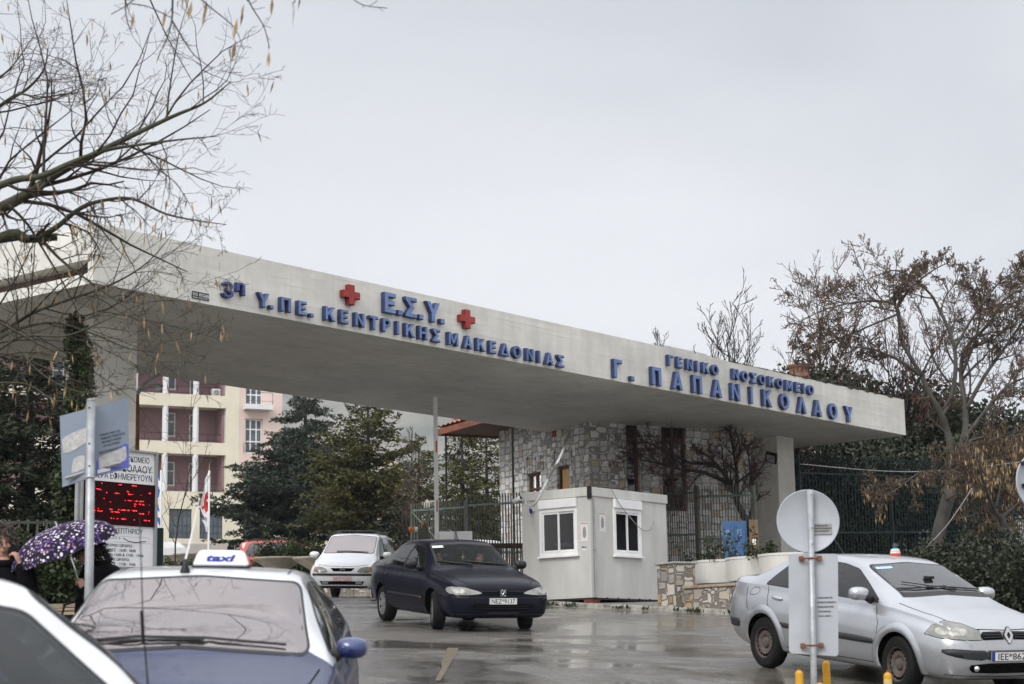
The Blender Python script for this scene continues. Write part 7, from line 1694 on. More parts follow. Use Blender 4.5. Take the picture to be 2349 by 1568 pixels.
limb([fork] + px3([(-240, 480, .8), (-20, 260, .8), (60, 205, .8), (100, 160, .7), (110, 110, .7)], 15.6), 0.033, 0.0042, tall=1.0)
limb([fork] + px3([(-260, 420, 1.2), (-60, 220, 1.4), (20, 160, 1.4), (75, 85, 1.5)], 15.6), 0.033, 0.0028, tall=1.0)
limb([fork] + px3([(-260, 520, .8), (0, 240, .6), (90, 225, .5), (150, 215, .4), (220, 205, .3)], 15.6), 0.0198, 0.0021, tall=1.1)
limb([fork] + px3([(-200, 860, .6), (0, 760, .5), (80, 715, .4), (150, 690, .3), (260, 650, .2), (340, 600, .1), (400, 530, 0)], 15.8), 0.033, 0.0021, tall=1.2)
limb([fork] + px3([(-200, 900, .6), (0, 775, .5), (110, 740, .4), (200, 760, .3), (300, 800, .2), (400, 810, .1)], 15.8), 0.0231, 0.0021, tall=1.0)
limb([fork] + px3([(-200, 940, .4), (0, 800, .2), (60, 770, .1), (150, 770, 0), (230, 740, -.1), (330, 695, -.2), (400, 690, -.2)], 15.0), 0.0198, 0.0021, tall=1.2)
limb(px3([(-40, 880, .2), (60, 880, .2), (130, 920, .1), (190, 900, 0), (260, 880, 0)], 15.0), 0.00924, 0.0021, tall=.8)
limb(px3([(40, 800, .1), (100, 860, .1), (190, 900, 0), (300, 890, 0)], 15.0), 0.00924, 0.0021, tall=.6)
# limbs above the frame that lean over the taxi rank
limb([fork, fork + Vector((.8, -.8, 2.2)), fork + Vector((2.0, -1.8, 4.2)), fork + Vector((3.6, -2.4, 5.6)), fork + Vector((4.8, -2.8, 6.4))], .06, .008, tall=1.2)
limb([fork, fork + Vector((.4, -1.4, 2.6)), fork + Vector((1.4, -2.8, 5.0)), fork + Vector((3.2, -3.6, 6.2)), fork + Vector((4.6, -3.8, 7.2))], .06, .008, tall=1.2)
limb([fork, Vector((-5.6, 15.5, 8.3)), Vector((-4.2, 15.1, 9.0)), Vector((-2.9, 14.7, 9.4)), Vector((-1.5, 14.2, 9.7)), Vector((-.4, 13.9, 10.2))], .055, .006, tall=1.7)
limb([fork, Vector((-5.9, 15.0, 8.2)), Vector((-4.8, 14.0, 9.0)), Vector((-3.4, 13.4, 9.2)), Vector((-2.0, 13.2, 9.6))], .04, .005, tall=1.7)
limb([fork, fork + Vector((-.6, .6, 2.6)), fork + Vector((-1.0, .2, 5.0)), fork + Vector((-.2, .2, 7.0))], .06, .008, tall=.8)
T.finish(nt_, m_mossbark, m_twigg)
rs = np.random.default_rng(4)
pods([q for q in T.tips], rs, 560, m_pod, nt_, (.08, .14), .0095)
# second tree: its thin hanging shoots show at the top of the picture
TB2 = Vector((-4.3, 9.5, g(-4.3, 9.5) + .1)); t2 = empty('overhanging_tree', TB2, 0, 'thin hanging twigs with tan pods at the top edge of the picture', 'tree'); T = Tree(5); off = -TB2
fk = Vector((-4.1, 9.6, TB2.z + 3.4)); K2 = dict(K, kids=(5, 3, 2), rmin=.0022, len=(.25, .4, .5))
T.limbs.tube([Vector((0, 0, -.2)), Vector((.05, 0, 1.8)), fk + off], [.17, .14, .11], 9)
hub = at(385, -150, 10.6)
limb([fk, fk + Vector((.6, .3, 1.6)), hub + Vector((-.5, 0, .4)), hub, at(500, -190, 10.7), at(640, -220, 10.8)], .07, .02, tall=.5, kk=dict(K2, lv=1, kids=(4,), len=(.05,)))
for pts, r_ in (([(400, -170, 0), (396, -20, .0), (394, 45, .0), (380, 95, .0), (368, 118, 0)], .007), ([(394, 45, 0), (415, 80, 0), (445, 125, .05), (484, 155, .1)], .0045), ([(405, -190, 0), (430, -40, .1), (470, 5, .1), (530, 55, .1), (550, 85, .1)], .005), ([(560, -200, .2), (560, -40, .2), (575, 10, .2), (605, 60, .2), (618, 110, .2)], .0055), ([(280, -120, -.1), (287, -10, -.1), (290, 40, -.1), (300, 70, -.1)], .0045), ([(380, -160, 0), (330, -30, 0), (292, 10, 0), (255, 32, 0)], .004), ([(300, 8, 0), (340, 15, 0), (392, 40, 0)], .003), ([(700, -200, .2), (770, -60, .2), (820, 5, .2), (888, 18, .2)], .0035), ([(660, -200, .2), (675, -30, .2), (676, 5, .2)], .004)):
    limb(px3(pts, 10.6), r_ * 1.3, .0024, tall=1.0, kk=dict(K2, lv=1, kids=(7,), len=(.14,), ang=(25, 60)))
T.finish(t2, m_barkd, m_twigg)
pp = [(300, 10), (306, 32), (309, 40), (303, 45), (377, 32), (381, 28), (440, 10), (474, 8), (472, 20), (468, 30), (560, 18), (558, 30), (545, 50), (541, 100), (617, 120), (618, 128), (625, 2), (676, 12), (676, 20), (420, -2), (690, -2)]
P = [tuple(at(x, y - 10, 10.6 + .1 * (i % 3)) - TB2) for i, (x, y) in enumerate(pp)]
c_ = cards(np.array(P), np.tile([[-.12, 0, -1]], (len(P), 1)) + rs.normal(size=(len(P), 3)) * .06, rs.uniform(.09, .15, len(P)), .085, rs); tag(raw('seed_pod_cluster', c_, 4, m_pod, t2), kind='stuff')

# right-hand tree: several grey trunks, wide umbrella crown with pods
RB = onground(2140, 44.0, .1); rt = empty('spreading_bare_tree', RB, 0, 'large spreading bare tree with a leaning grey trunk and tan pods at right', 'tree'); T = Tree(21); off = -RB
K3 = dict(n=6, wob=.20, up=.05, rmin=.008, lv=3, limb_lv=1, kids=(19, 13, 7), len=(.44, .44, .45), ang=(32, 68), taper=.8, **{'from': (.3, .12, .15)})
Yr_ = 44.0
limb(px3([(2133, 1330, 0), (2140, 1280, 0), (2158, 1200, 0), (2180, 1120, 0), (2186, 1075, 0)], Yr_), .175, .15, tall=0)
def R3(pts, r0, r1, tall=1.0): P_ = px3(pts, Yr_); limb(P_, r0, r1, tall=tall * min(1.15, .2 + sum((b - a).length for a, b in zip(P_, P_[1:])) / 4.5), kk=K3)
R3([(2186, 1080, 0), (2178, 1010, -.1), (2160, 950, -.3), (2130, 900, -.5), (2115, 860, -.6)], .10, .055, .3)
R3([(2115, 862, -.6), (2070, 830, -.8), (2000, 800, -1), (1930, 795, -1.2)], .05, .012)
R3([(2186, 1078, 0), (2210, 1010, .1), (2215, 940, .3), (2205, 860, .5), (2215, 800, .6), (2270, 740, .9), (2300, 690, 1.2), (2349, 660, 1.4)], .095, .02)
R3([(2160, 950, 0), (2185, 900, -.4), (2190, 800, -.6), (2150, 700, -.8), (2120, 660, -1), (2060, 620, -1.4), (1990, 640, -1.8)], .07, .01, .3)
R3([(2068, 780, -.9), (2060, 720, -1), (2050, 680, -1), (2085, 640, -1), (2110, 625, -1.2)], .05, .01)
R3([(2115, 862, -.6), (2068, 780, -.9), (2058, 705, -1), (2010, 690, -1.2), (1950, 695, -1.4), (1890, 710, -1.6), (1840, 735, -1.8)], .055, .010)
R3([(2058, 705, -1), (2090, 660, -1.1), (2140, 620, -1.2), (2180, 600, -1.3)], .04, .008)
R3([(2215, 940, .3), (2260, 860, .2), (2310, 790, .2), (2370, 700, .1), (2400, 640, 0)], .06, .012)
R3([(2060, 720, -1), (2000, 745, -.6), (1940, 770, -.2), (1880, 790, .2), (1830, 800, .5)], .03, .008)
R3([(2205, 860, .5), (2240, 770, .2), (2250, 690, 0), (2230, 630, -.2)], .045, .009)
R3([(2190, 800, -.6), (2230, 730, -.9), (2290, 650, -1.2), (2349, 610, -1.4)], .04, .009)
R3([(2210, 1010, 0), (2270, 930, -.3), (2320, 880, -.6), (2400, 850, -.8)], .06, .012)
R3([(2190, 1060, 0), (2230, 1010, -.6), (2290, 1005, -1.2), (2360, 1030, -1.8)], .05, .010)
R3([(2175, 1100, 0), (2120, 1080, -.5), (2060, 1120, -1), (2010, 1150, -1.5)], .02, .006, .8)
R3([(2165, 1150, 0), (2220, 1120, -1.0), (2290, 1110, -1.6), (2349, 1140, -2.2)], .03, .008, 1.2)
R3([(2185, 1090, 0), (2240, 1060, -1.4), (2320, 1060, -2.2), (2400, 1090, -2.6)], .03, .008, 1.2)
R3([(2190, 1100, 0), (2230, 1085, -1.4), (2270, 1130, -2.0), (2290, 1200, -2.2)], .02, .006, 1.0)
R3([(2165, 1130, 0), (2150, 1090, -1.4), (2190, 1080, -2.2), (2240, 1110, -2.6)], .02, .006, 1.2)
T.finish(rt, m_bark, m_twig)
hi = [q for q in T.tips if q[0].z > 4.0]; lo_ = [q for q in T.tips if q[0].z <= 4.0]
pods(hi, rs, 4200, m_podd, rt, (.06, .12), .011)
pods(lo_, rs, 1100, m_pod, rt, (.10, .18), .012, 'low_pod_cluster')
# smaller tree at the right edge
SB = onground(2312, 38.0, .1); st_ = empty('slender_bare_tree', SB, 0, 'slender dark tree forking low near the right edge', 'tree'); T = Tree(8); off = -SB
limb(px3([(2322, 1340, 0), (2318, 1270, 0), (2305, 1210, 0), (2292, 1180, 0)], 38), .09, .07, tall=0)
for pts, r_ in (([(2300, 1200, 0), (2272, 1150, -.2), (2255, 1100, -.4), (2240, 1040, -.6)], .05), ([(2296, 1190, 0), (2330, 1160, .2), (2370, 1130, .4), (2420, 1060, .6)], .05), ([(2285, 1165, 0), (2300, 1100, .2), (2330, 1040, .3)], .035)): limb(px3(pts, 38), r_, .008, kk=dict(K3, rmin=.005, kids=(9, 6, 3), lv=3))
T.finish(st_, m_barkd, m_twig); pods(T.tips, rs, 420, m_pod, st_, (.09, .16), .012)
# bare tree with reddish twigs in front of the gatehouse
GB = onground(1722, 50.6, .1); gt = empty('red_twigged_tree', GB, 0, 'dark bare tree with dense reddish twigs beside the right pillar', 'tree'); T = Tree(3); off = -GB
K4 = dict(n=6, wob=.17, up=.03, rmin=.005, lv=3, limb_lv=1, kids=(16, 11, 6), len=(.5, .5, .5), ang=(22, 50), taper=.8, **{'from': (.25, .1, .1)})
limb(px3([(1722, 1330, 0), (1722, 1240, 0), (1716, 1195, 0)], 50.6), .19, .16, tall=0)
for pts, r_ in (([(1716, 1200, 0), (1695, 1160, 0), (1675, 1110, -.1), (1640, 1060, -.3), (1600, 1030, -.6)], .12), ([(1675, 1110, 0), (1620, 1085, -.4), (1560, 1075, -.8), (1500, 1060, -1.2), (1450, 1050, -1.5)], .07), ([(1690, 1150, 0), (1690, 1080, .3), (1680, 1020, .5), (1670, 950, .7)], .08), ([(1718, 1195, 0), (1728, 1150, .3), (1722, 1090, .6), (1715, 1020, .8)], .07), ([(1640, 1062, -.3), (1580, 1060, -.4), (1520, 1030, -.5), (1470, 1010, -.6)], .05)):
    limb(px3(pts, 50.6), r_, .012, kk=K4)
T.finish(gt, m_barkd, m_twigr)
# generic bare trees
def bare(name, x, Y, H, seed, label, twig=m_twig, group=None, spread=.5, kids=(10, 6, 4), rmin=.008, tr=.12, up=.10, lv=3, base=None):
    q = base or onground(x, Y); root = empty(name, q, 0, label, 'tree', group); T = Tree(seed)
    KK = dict(n=6, wob=.11, up=up, rmin=rmin, lv=lv, limb_lv=1, kids=kids, len=(.55, .5, .5), ang=(18, 18 + 60 * spread), taper=.82, **{'from': (.3, .15, .1)})
    T.grow(Vector((0, 0, -.2)), Vector((T.r.gauss(0, .05), T.r.gauss(0, .05), 1)).normalized(), H, tr, 0, KK)
    T.finish(root, m_barkd, twig); return root, T
bare('bare_tree', 1580, 72, 8.9, 31, 'thin bare tree whose twigs just show above the canopy at the first word', m_twigg, 'bare trees rising behind the canopy', rmin=.011)
bare('bare_tree', 1692, 70, 8.6, 32, 'bare tree with upright twigs above the canopy left of the red chimney', m_twigg, 'bare trees rising behind the canopy', rmin=.011, kids=(13, 7, 4))
bare('bare_tree', 1800, 68, 9.4, 33, 'bare tree directly left of and behind the red brick chimney', m_twigg, 'bare trees rising behind the canopy', rmin=.011, kids=(13, 7, 4))
bare('bare_tree', 1890, 66, 9.4, 34, 'bushy bare tree right of the red chimney, below the big spreading tree', m_twigr, 'bare trees rising behind the canopy', rmin=.010, kids=(16, 9, 4))
bare('bare_tree', 1975, 66, 9.6, 35, 'reddish bare thicket tree behind the right end of the canopy', m_twigr, 'bare trees rising behind the canopy', rmin=.010, kids=(18, 9, 4))
bare('small_bare_tree', 757, 74, 3.4, 41, 'small bare tree with a stout trunk in front of the annex, left of the minivan', m_twig, 'small bare trees by the roundabout', spread=.8, tr=.18, rmin=.012, kids=(9, 7, 4))
bare('small_bare_tree', 868, 80, 2.6, 42, 'small pollarded bare tree in front of the annex, right of the tall trunk', m_twig, 'small bare trees by the roundabout', spread=.8, tr=.16, rmin=.012, kids=(9, 6, 3))
bare('small_bare_tree', 392, 60, 5.4, 43, 'thin bare sapling leaning right beside the striped flag', m_twig, 'small bare trees by the roundabout', spread=.7, tr=.035, rmin=.007, kids=(8, 5, 2))
bare('small_bare_tree', 935, 62, 4.4, 44, 'thin bare tree in front of the conifers, left of the boom barrier', m_twig, 'small bare trees by the roundabout', spread=.7, tr=.05, rmin=.008, kids=(12, 7, 3))

# conifers: whorled branches with needle sprays
def conifer(name, x, Y, H, seed, label, mleaf, rad, group=None, prof='cone', droop=.12, n_br=90, bl=.5, needle=.16, tr=.25, clear=.12, dens=26, base=None, lean=(0, 0), rise=0.0):
    q = base or onground(x, Y); root = empty(name, q, 0, label, 'tree', group); r_ = random.Random(seed); rs_ = np.random.default_rng(seed)
    m = MB(); top = Vector((lean[0], lean[1], H)); m.tube([Vector((0, 0, -.3)), Vector((lean[0] * .3, lean[1] * .3, H * .35)), Vector((lean[0] * .7, lean[1] * .7, H * .7)), top], [tr, tr * .8, tr * .4, .02], 8)
    P, D, S = [], [], []; tw = MB()
    for i in range(n_br):
        t = clear + (1 - clear) * ((i + r_.random()) / n_br) ** 1.0
        z = H * t
        if prof == 'cone': R0 = rad * (1 - t) ** .8 * (0.75 + .35 * r_.random()) + .12
        elif prof == 'wide': R0 = rad * (math.sin(math.pi * min(1, .18 + t * .86)) ** .8) * (0.6 + .5 * r_.random()) + .2
        else: R0 = rad * (1 - t ** 2.2) * (0.65 + .45 * r_.random()) + .15
        a = r_.uniform(0, 2 * math.pi); c0 = Vector((lean[0] * t, lean[1] * t, z)); d = Vector((math.cos(a), math.sin(a), 0)); pts = [c0]; n = 7
        rz = rise * (1 - .3 * t) + r_.gauss(0, .06)
        for k in range(1, n + 1):
            u_ = k / n; pts.append(c0 + d * R0 * u_ + Vector((0, 0, R0 * (rz * u_ - droop * u_ * u_ + (.10 * u_ ** 4 if droop > .05 else 0)))) + Vector((r_.gauss(0, .03), r_.gauss(0, .03), r_.gauss(0, .03))) * R0)
        tw.tube(pts, [max(.008, .035 * (R0 / 3) * (1 - k / (n + 1))) for k in range(n + 1)], 3, cap=False)
        side = Vector((-d.y, d.x, 0)); ns = max(4, int(R0 * bl * 14))
        for k in range(ns):
            u_ = .15 + .85 * (k + r_.random()) / ns; j = min(u_ * n, n - .001); i0 = int(j); p = pts[i0].lerp(pts[i0 + 1], j - i0)
            sg = 1 if k % 2 else -1; l2 = R0 * .34 * (1 - u_ * .7) * r_.uniform(.5, 1.1) + .10
            dd = (side * sg * r_.uniform(.6, 1) + d * r_.uniform(.4, .9) + Vector((0, 0, r_.uniform(-.25, .12)))).normalized()
            mm = max(3, int(l2 * dens))
            for w_ in range(mm):
                v = (w_ + r_.random()) / mm; pp_ = p + dd * l2 * v
                P.append((pp_.x + r_.gauss(0, .03), pp_.y + r_.gauss(0, .03), pp_.z + r_.gauss(0, .025))); e = dd * .8 + Vector((r_.gauss(0, .55), r_.gauss(0, .55), r_.gauss(.12, .4))); D.append(tuple(e)); S.append(needle * r_.uniform(.6, 1.3))
    m.build('trunk', m_barkd, root, True); tw.build('branches', m_barkd, root)
    o = raw('crown', cards(P, D, np.array(S), .20, rs_), 4, mleaf, root); return root, len(P)
m_ced = leaf_mat('cedar_needles', (0.02, 0.027, 0.02), (0.06, 0.074, 0.052), .7); m_cyp = leaf_mat('olive_needles', (0.032, 0.036, 0.014), (0.105, 0.10, 0.035), .6); m_dk = leaf_mat('dark_conifer_needles', (0.012, 0.018, 0.011), (0.045, 0.052, 0.025), .8)
NC = 0
def hz(x, y, Y, q): return at(x, y, Y).z - q.z
for (nm, x, Y, yt, seed, lb, ml, rad, kw) in (
    ('cedar', 676, 84, 985, 51, 'broad dark cedar with spreading limbs and a thick trunk, left of the others', m_ced, 3.9, dict(prof='wide', n_br=150, tr=.34, clear=.24, droop=.18, rise=.25, needle=.18, dens=40)),
    ('cedar', 700, 98, 868, 52, 'tall bluish cedar rising behind the broad dark one', m_ced, 3.7, dict(prof='round', n_br=170, tr=.28, clear=.2, droop=.2, needle=.18, dens=40)),
    ('conifer', 845, 70, 890, 53, 'olive green conifer with upswept branches and a bare trunk, behind the minivan', m_cyp, 2.75, dict(prof='round', n_br=170, tr=.20, clear=.22, droop=.05, rise=.42, needle=.16, dens=38)),
    ('conifer', 1062, 66, 955, 54, 'olive conifer standing right of the raised boom barrier', m_cyp, 1.75, dict(prof='cone', n_br=190, tr=.14, clear=.12, droop=.10, rise=.1, needle=.14, dens=38)),
    ('conifer', 1118, 70, 960, 55, 'yellowish conifer next to the red tiled eave of the gatehouse', m_cyp, 1.3, dict(prof='round', n_br=150, tr=.12, clear=.15, rise=.35, droop=.03, needle=.14, dens=38)),
    ('conifer', 962, 74, 1000, 56, 'short rounded conifer just left of the boom barrier', m_cyp, 1.9, dict(prof='round', n_br=120, tr=.12, clear=.1, rise=.2, droop=.05, needle=.14, dens=38)),
    ('conifer', 925, 62, 1130, 57, 'low dark conifer with trailing branches behind the gate motor', m_dk, 1.4, dict(prof='round', n_br=60, tr=.10, clear=.05, rise=-.1, droop=.2, needle=.16)),
    ('dark_conifer', 60, 45, 735, 58, 'tall dense dark conifer at far left behind the left pillar', m_dk, 2.9, dict(prof='round', n_br=200, tr=.25, clear=.03, droop=.2, needle=.16, dens=30)),
    ('dark_conifer', -60, 43, 700, 59, 'dark conifer cut by the left edge of the picture', m_dk, 2.4, dict(prof='round', n_br=120, tr=.25, clear=.03, droop=.2, needle=.16))):
    q = onground(x, Y); r0, n0 = conifer(nm, x, Y, hz(x, yt, Y, q), seed, lb, ml, rad, 'conifers inside the grounds', base=q, **kw); NC += n0

# leafy masses: shrubs, hedges, ivy
def shrub(name, blobs, n, size, ml, label, cat, seed, base, group=None, kind=None, twigs=True, core=True, asp=.34):
    # leaves through a few overlapping ellipsoids, with a twiggy core
    root = empty(name, base, 0, label, cat, group) if kind is None else None
    rs_ = np.random.default_rng(seed); vol = np.array([b[3] * b[4] * b[5] for b in blobs]) ** .67; pr = vol / vol.sum(); idx = rs_.choice(len(blobs), n, p=pr); B = np.array(blobs, float)[idx]
    d = rs_.normal(size=(n, 3)); d /= np.linalg.norm(d, axis=1)[:, None]; rad = rs_.uniform(.35, 1.06, n)[:, None] ** .6
    wob = 1 + .22 * np.sin(d[:, :1] * 5 + B[:, :1] * 3) * np.sin(d[:, 1:2] * 4 + B[:, 1:2]) + .16 * np.sin(d[:, 2:3] * 9 + d[:, :1] * 7)
    P = B[:, :3] + d * rad * wob * B[:, 3:6]; D = d * .7 + rs_.normal(size=(n, 3)) * .7
    keep = P[:, 2] > -.05; P, D = P[keep], D[keep]
    o = raw('leaves', cards(P, D, rs_.uniform(.6, 1.4, len(P)) * size, asp, rs_), 4, ml, root)
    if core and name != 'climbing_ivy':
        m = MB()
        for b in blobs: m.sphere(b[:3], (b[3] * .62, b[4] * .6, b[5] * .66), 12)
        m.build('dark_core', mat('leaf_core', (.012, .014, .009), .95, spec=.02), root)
    if twigs:
        m = MB(); r_ = random.Random(seed)
        for b in blobs:
            for k in range(6):
                a = r_.uniform(0, 6.28); m.tube([Vector((b[0] * .7, b[1] * .7, 0)), Vector((b[0], b[1], b[2] * .7)), Vector((b[0] + b[3] * .7 * math.cos(a), b[1] + b[4] * .7 * math.sin(a), b[2] + b[5] * r_.uniform(-.2, .8)))], [.02, .012, .006], 3, cap=False)
        m.build('stems', m_barkd, root)
    return root
m_holly = leaf_mat('dark_holly_leaves', (0.012, 0.016, 0.010), (0.05, 0.058, 0.034), 1.2, .38); m_ivy = leaf_mat('ivy_leaves', (0.014, 0.024, 0.010), (0.05, 0.065, 0.026), 2.5, .45); m_hedge = leaf_mat('hedge_leaves', (0.014, 0.022, 0.010), (0.05, 0.062, 0.022), 2.0); m_burg = leaf_mat('burgundy_leaves', (0.018, 0.009, 0.010), (0.06, 0.026, 0.026), 2.0); m_gold = leaf_mat('yellow_green_leaves', (0.06, 0.06, 0.015), (0.26, 0.22, 0.05), 3.0)
def sh(name, x, Y, blobs, n, size, ml, label, seed, cat='shrub', group=None, **kw): return shrub(name, blobs, n, size, ml, label, cat, seed, onground(x, Y, 0), group, **kw)
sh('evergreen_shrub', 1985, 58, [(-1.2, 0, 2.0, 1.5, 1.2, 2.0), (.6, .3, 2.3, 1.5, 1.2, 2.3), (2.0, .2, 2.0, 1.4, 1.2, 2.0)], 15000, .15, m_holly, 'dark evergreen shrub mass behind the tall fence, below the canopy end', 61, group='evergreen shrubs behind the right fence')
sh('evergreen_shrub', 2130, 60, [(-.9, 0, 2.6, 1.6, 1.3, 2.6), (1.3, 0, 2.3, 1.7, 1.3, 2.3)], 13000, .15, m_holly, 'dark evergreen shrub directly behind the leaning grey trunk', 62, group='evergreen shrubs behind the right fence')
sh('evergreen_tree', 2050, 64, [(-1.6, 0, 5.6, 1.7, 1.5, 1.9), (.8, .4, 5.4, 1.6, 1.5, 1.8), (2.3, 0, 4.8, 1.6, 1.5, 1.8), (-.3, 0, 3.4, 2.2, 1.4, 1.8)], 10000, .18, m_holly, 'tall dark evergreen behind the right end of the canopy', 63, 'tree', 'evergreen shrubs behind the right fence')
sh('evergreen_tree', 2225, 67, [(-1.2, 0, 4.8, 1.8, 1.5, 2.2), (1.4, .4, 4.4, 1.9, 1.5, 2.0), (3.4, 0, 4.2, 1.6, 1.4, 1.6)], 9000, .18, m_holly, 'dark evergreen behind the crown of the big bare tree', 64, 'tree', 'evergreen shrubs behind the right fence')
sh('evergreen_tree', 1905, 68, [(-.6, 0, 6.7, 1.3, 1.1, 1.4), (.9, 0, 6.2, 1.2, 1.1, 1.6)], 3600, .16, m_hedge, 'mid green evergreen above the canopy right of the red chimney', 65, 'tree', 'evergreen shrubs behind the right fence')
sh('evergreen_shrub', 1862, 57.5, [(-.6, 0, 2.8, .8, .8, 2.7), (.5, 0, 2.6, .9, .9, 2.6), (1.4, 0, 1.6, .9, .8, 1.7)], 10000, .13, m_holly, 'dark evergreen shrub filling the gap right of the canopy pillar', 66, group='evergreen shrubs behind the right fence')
# clipped hedge on the bank at the right
for k, (x, Y, lb) in enumerate(((2185, 36.5, 'dark hedge section right behind the roof of the silver car'), (2285, 35.0, 'dark hedge section below the slender tree'), (2385, 33.5, 'dark hedge section cut by the right edge'))):
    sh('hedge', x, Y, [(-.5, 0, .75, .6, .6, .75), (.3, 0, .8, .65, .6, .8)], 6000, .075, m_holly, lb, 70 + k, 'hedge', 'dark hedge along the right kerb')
# left planting: ivy on the pillar, ivy mound, shrubs behind the people
def px_blobs(base, items): return [((at(x, y, Y) - base).x, (at(x, y, Y) - base).y, (at(x, y, Y) - base).z, a, b, c) for x, y, Y, a, b, c in items]
ivb = onground(185, 31.6)
shrub('climbing_ivy', px_blobs(ivb, [(172, 760, 32.3, .16, .15, .30), (178, 800, 32.3, .20, .15, .35), (180, 850, 32.3, .17, .15, .40), (175, 900, 32.3, .15, .15, .40), (198, 845, 32.2, .09, .12, .35), (200, 895, 32.2, .10, .1, .3), (172, 940, 32.2, .2, .15, .3), (165, 985, 32.2, .14, .12, .25)]), 3400, .085, m_ivy, 'dark ivy climbing the left concrete pillar', 'ivy', 81, ivb, twigs=False)
iv2 = onground(150, 29.8)
shrub('ivy_bush', px_blobs(iv2, [(165, 1130, 30.0, .30, .3, .55), (172, 1210, 30, .28, .3, .5), (158, 1290, 29.8, .45, .35, .5), (150, 1340, 29.6, .7, .4, .35), (165, 1060, 30.2, .18, .2, .4)]), 5200, .085, m_ivy, 'ivy bush spilling over at the foot of the left pillar', 'shrub', 82, iv2)
iv3 = onground(95, 28.5)
shrub('ivy_bush', px_blobs(iv3, [(60, 1300, 28.6, .55, .4, .45), (110, 1310, 28.5, .5, .4, .45), (95, 1350, 28.4, .8, .4, .35)]), 4600, .085, m_ivy, 'low leafy bush behind the purple umbrella', 'shrub', 83, iv3)
m = MB(); bw0 = onground(60, 27.6); bw1 = onground(205, 27.2)
for k in range(6): m.box(0, (bw1 - bw0).length, 0.02 * (k % 2), .3, .12 * k, .12 * k + .11, 0, .012)
o = m.build('slate_wall', stone_mat('slate_courses', [(.26, .21, .14), (.33, .27, .18), (.20, .165, .12)], (.06, .05, .04), (1.5, 1.5, 9), .6, .06)); o.location = bw0 + Vector((0, 0, -.28)); o.rotation_euler = (0, 0, math.atan2((bw1 - bw0).y, (bw1 - bw0).x)); tag(o, 'low wall of thin tan stone courses behind the umbrella woman', 'low wall')
# roundabout planting: hedges, bowls, topiary
for k, (x, Y, w, h, ml, lb) in enumerate(((585, 74, 1.5, .75, m_hedge, 'clipped hedge behind the taxi roof sign, right end'), (520, 74, 1.2, .8, m_hedge, 'clipped hedge behind the taxi roof sign, middle'), (412, 66, .9, 1.0, m_hedge, 'square hedge right of the green post'), (448, 68, 1.0, .8, m_hedge, 'low hedge between the two flag poles'), (640, 70, 1.2, 1.8, m_hedge, 'square green hedge left of the minivan'), (700, 69, 1.2, 1.65, m_hedge, 'low hedge directly left of the minivan mirror'), (755, 78, 2.2, 1.5, m_hedge, 'larger hedge behind the white minivan roof'), (905, 60, 1.6, 1.45, m_burg, 'burgundy hedge between the minivan and the dark saloon'), (655, 62, .8, .55, m_gold, 'yellowish dwarf shrub left of the minivan'))):
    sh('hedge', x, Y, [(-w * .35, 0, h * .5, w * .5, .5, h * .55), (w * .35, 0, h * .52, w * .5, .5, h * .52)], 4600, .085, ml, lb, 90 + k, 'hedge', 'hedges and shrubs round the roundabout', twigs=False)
m_bowl = mat('concrete_bowl', (.34, .31, .25), .7, .15, 3)
for x, Y, lb in ((640, 63.5, 'concrete flower bowl left of the minivan, above the yellowish shrub'), (735, 60, 'concrete flower bowl at the mirror of the minivan'), (590, 84, 'shallow concrete bowl in front of the hospital plinth, left of the red car'), (500, 76, 'shallow concrete bowl behind the taxi sign'), (445, 80, 'shallow concrete bowl right of the green post')):
    q = onground(x, Y); b = empty('flower_bowl', q, 0, lb, 'flower bowl', 'concrete flower bowls'); MB().lathe([(.35, 0), (.3, .5), (.34, .72), (.85, 1.05), (.9, 1.12), (.82, 1.12), (0, 1.0)], 24).build('bowl', m_bowl, b, True); MB().lathe([(.81, 1.125), (0, 1.14)], 16).build('soil', m_soil, b)
m = MB(); m.lathe([(.1, 0), (.12, .6), (.1, .62)], 10); 
q = onground(548, 84); tp = empty('topiary_ball', q, 0, 'round clipped topiary ball in front of the hospital plinth', 'topiary'); m.build('stem', m_barkd, tp); shrub_o = raw('crown', cards((lambda d: np.c_[d[:, 0] * .5, d[:, 1] * .5, d[:, 2] * .55 + 1.1])((lambda d: d / np.linalg.norm(d, axis=1)[:, None])(rs.normal(size=(1800, 3)))), rs.normal(size=(1800, 3)), np.full(1800, .09), .4, rs), 4, m_holly, tp)
m = MB()
for k in range(9): m.box(.0 + .5 * k, .49 + .5 * k, 0, .35, -.2, .55 + .03 * math.sin(k * 2), 0, .02)
o = m.build('roundabout_wall', m_rub); o.location = onground(640, 59.5); o.rotation_euler = (0, 0, R(-14)); tag(o, 'low rubble wall round the planting left of the minivan', 'low wall')
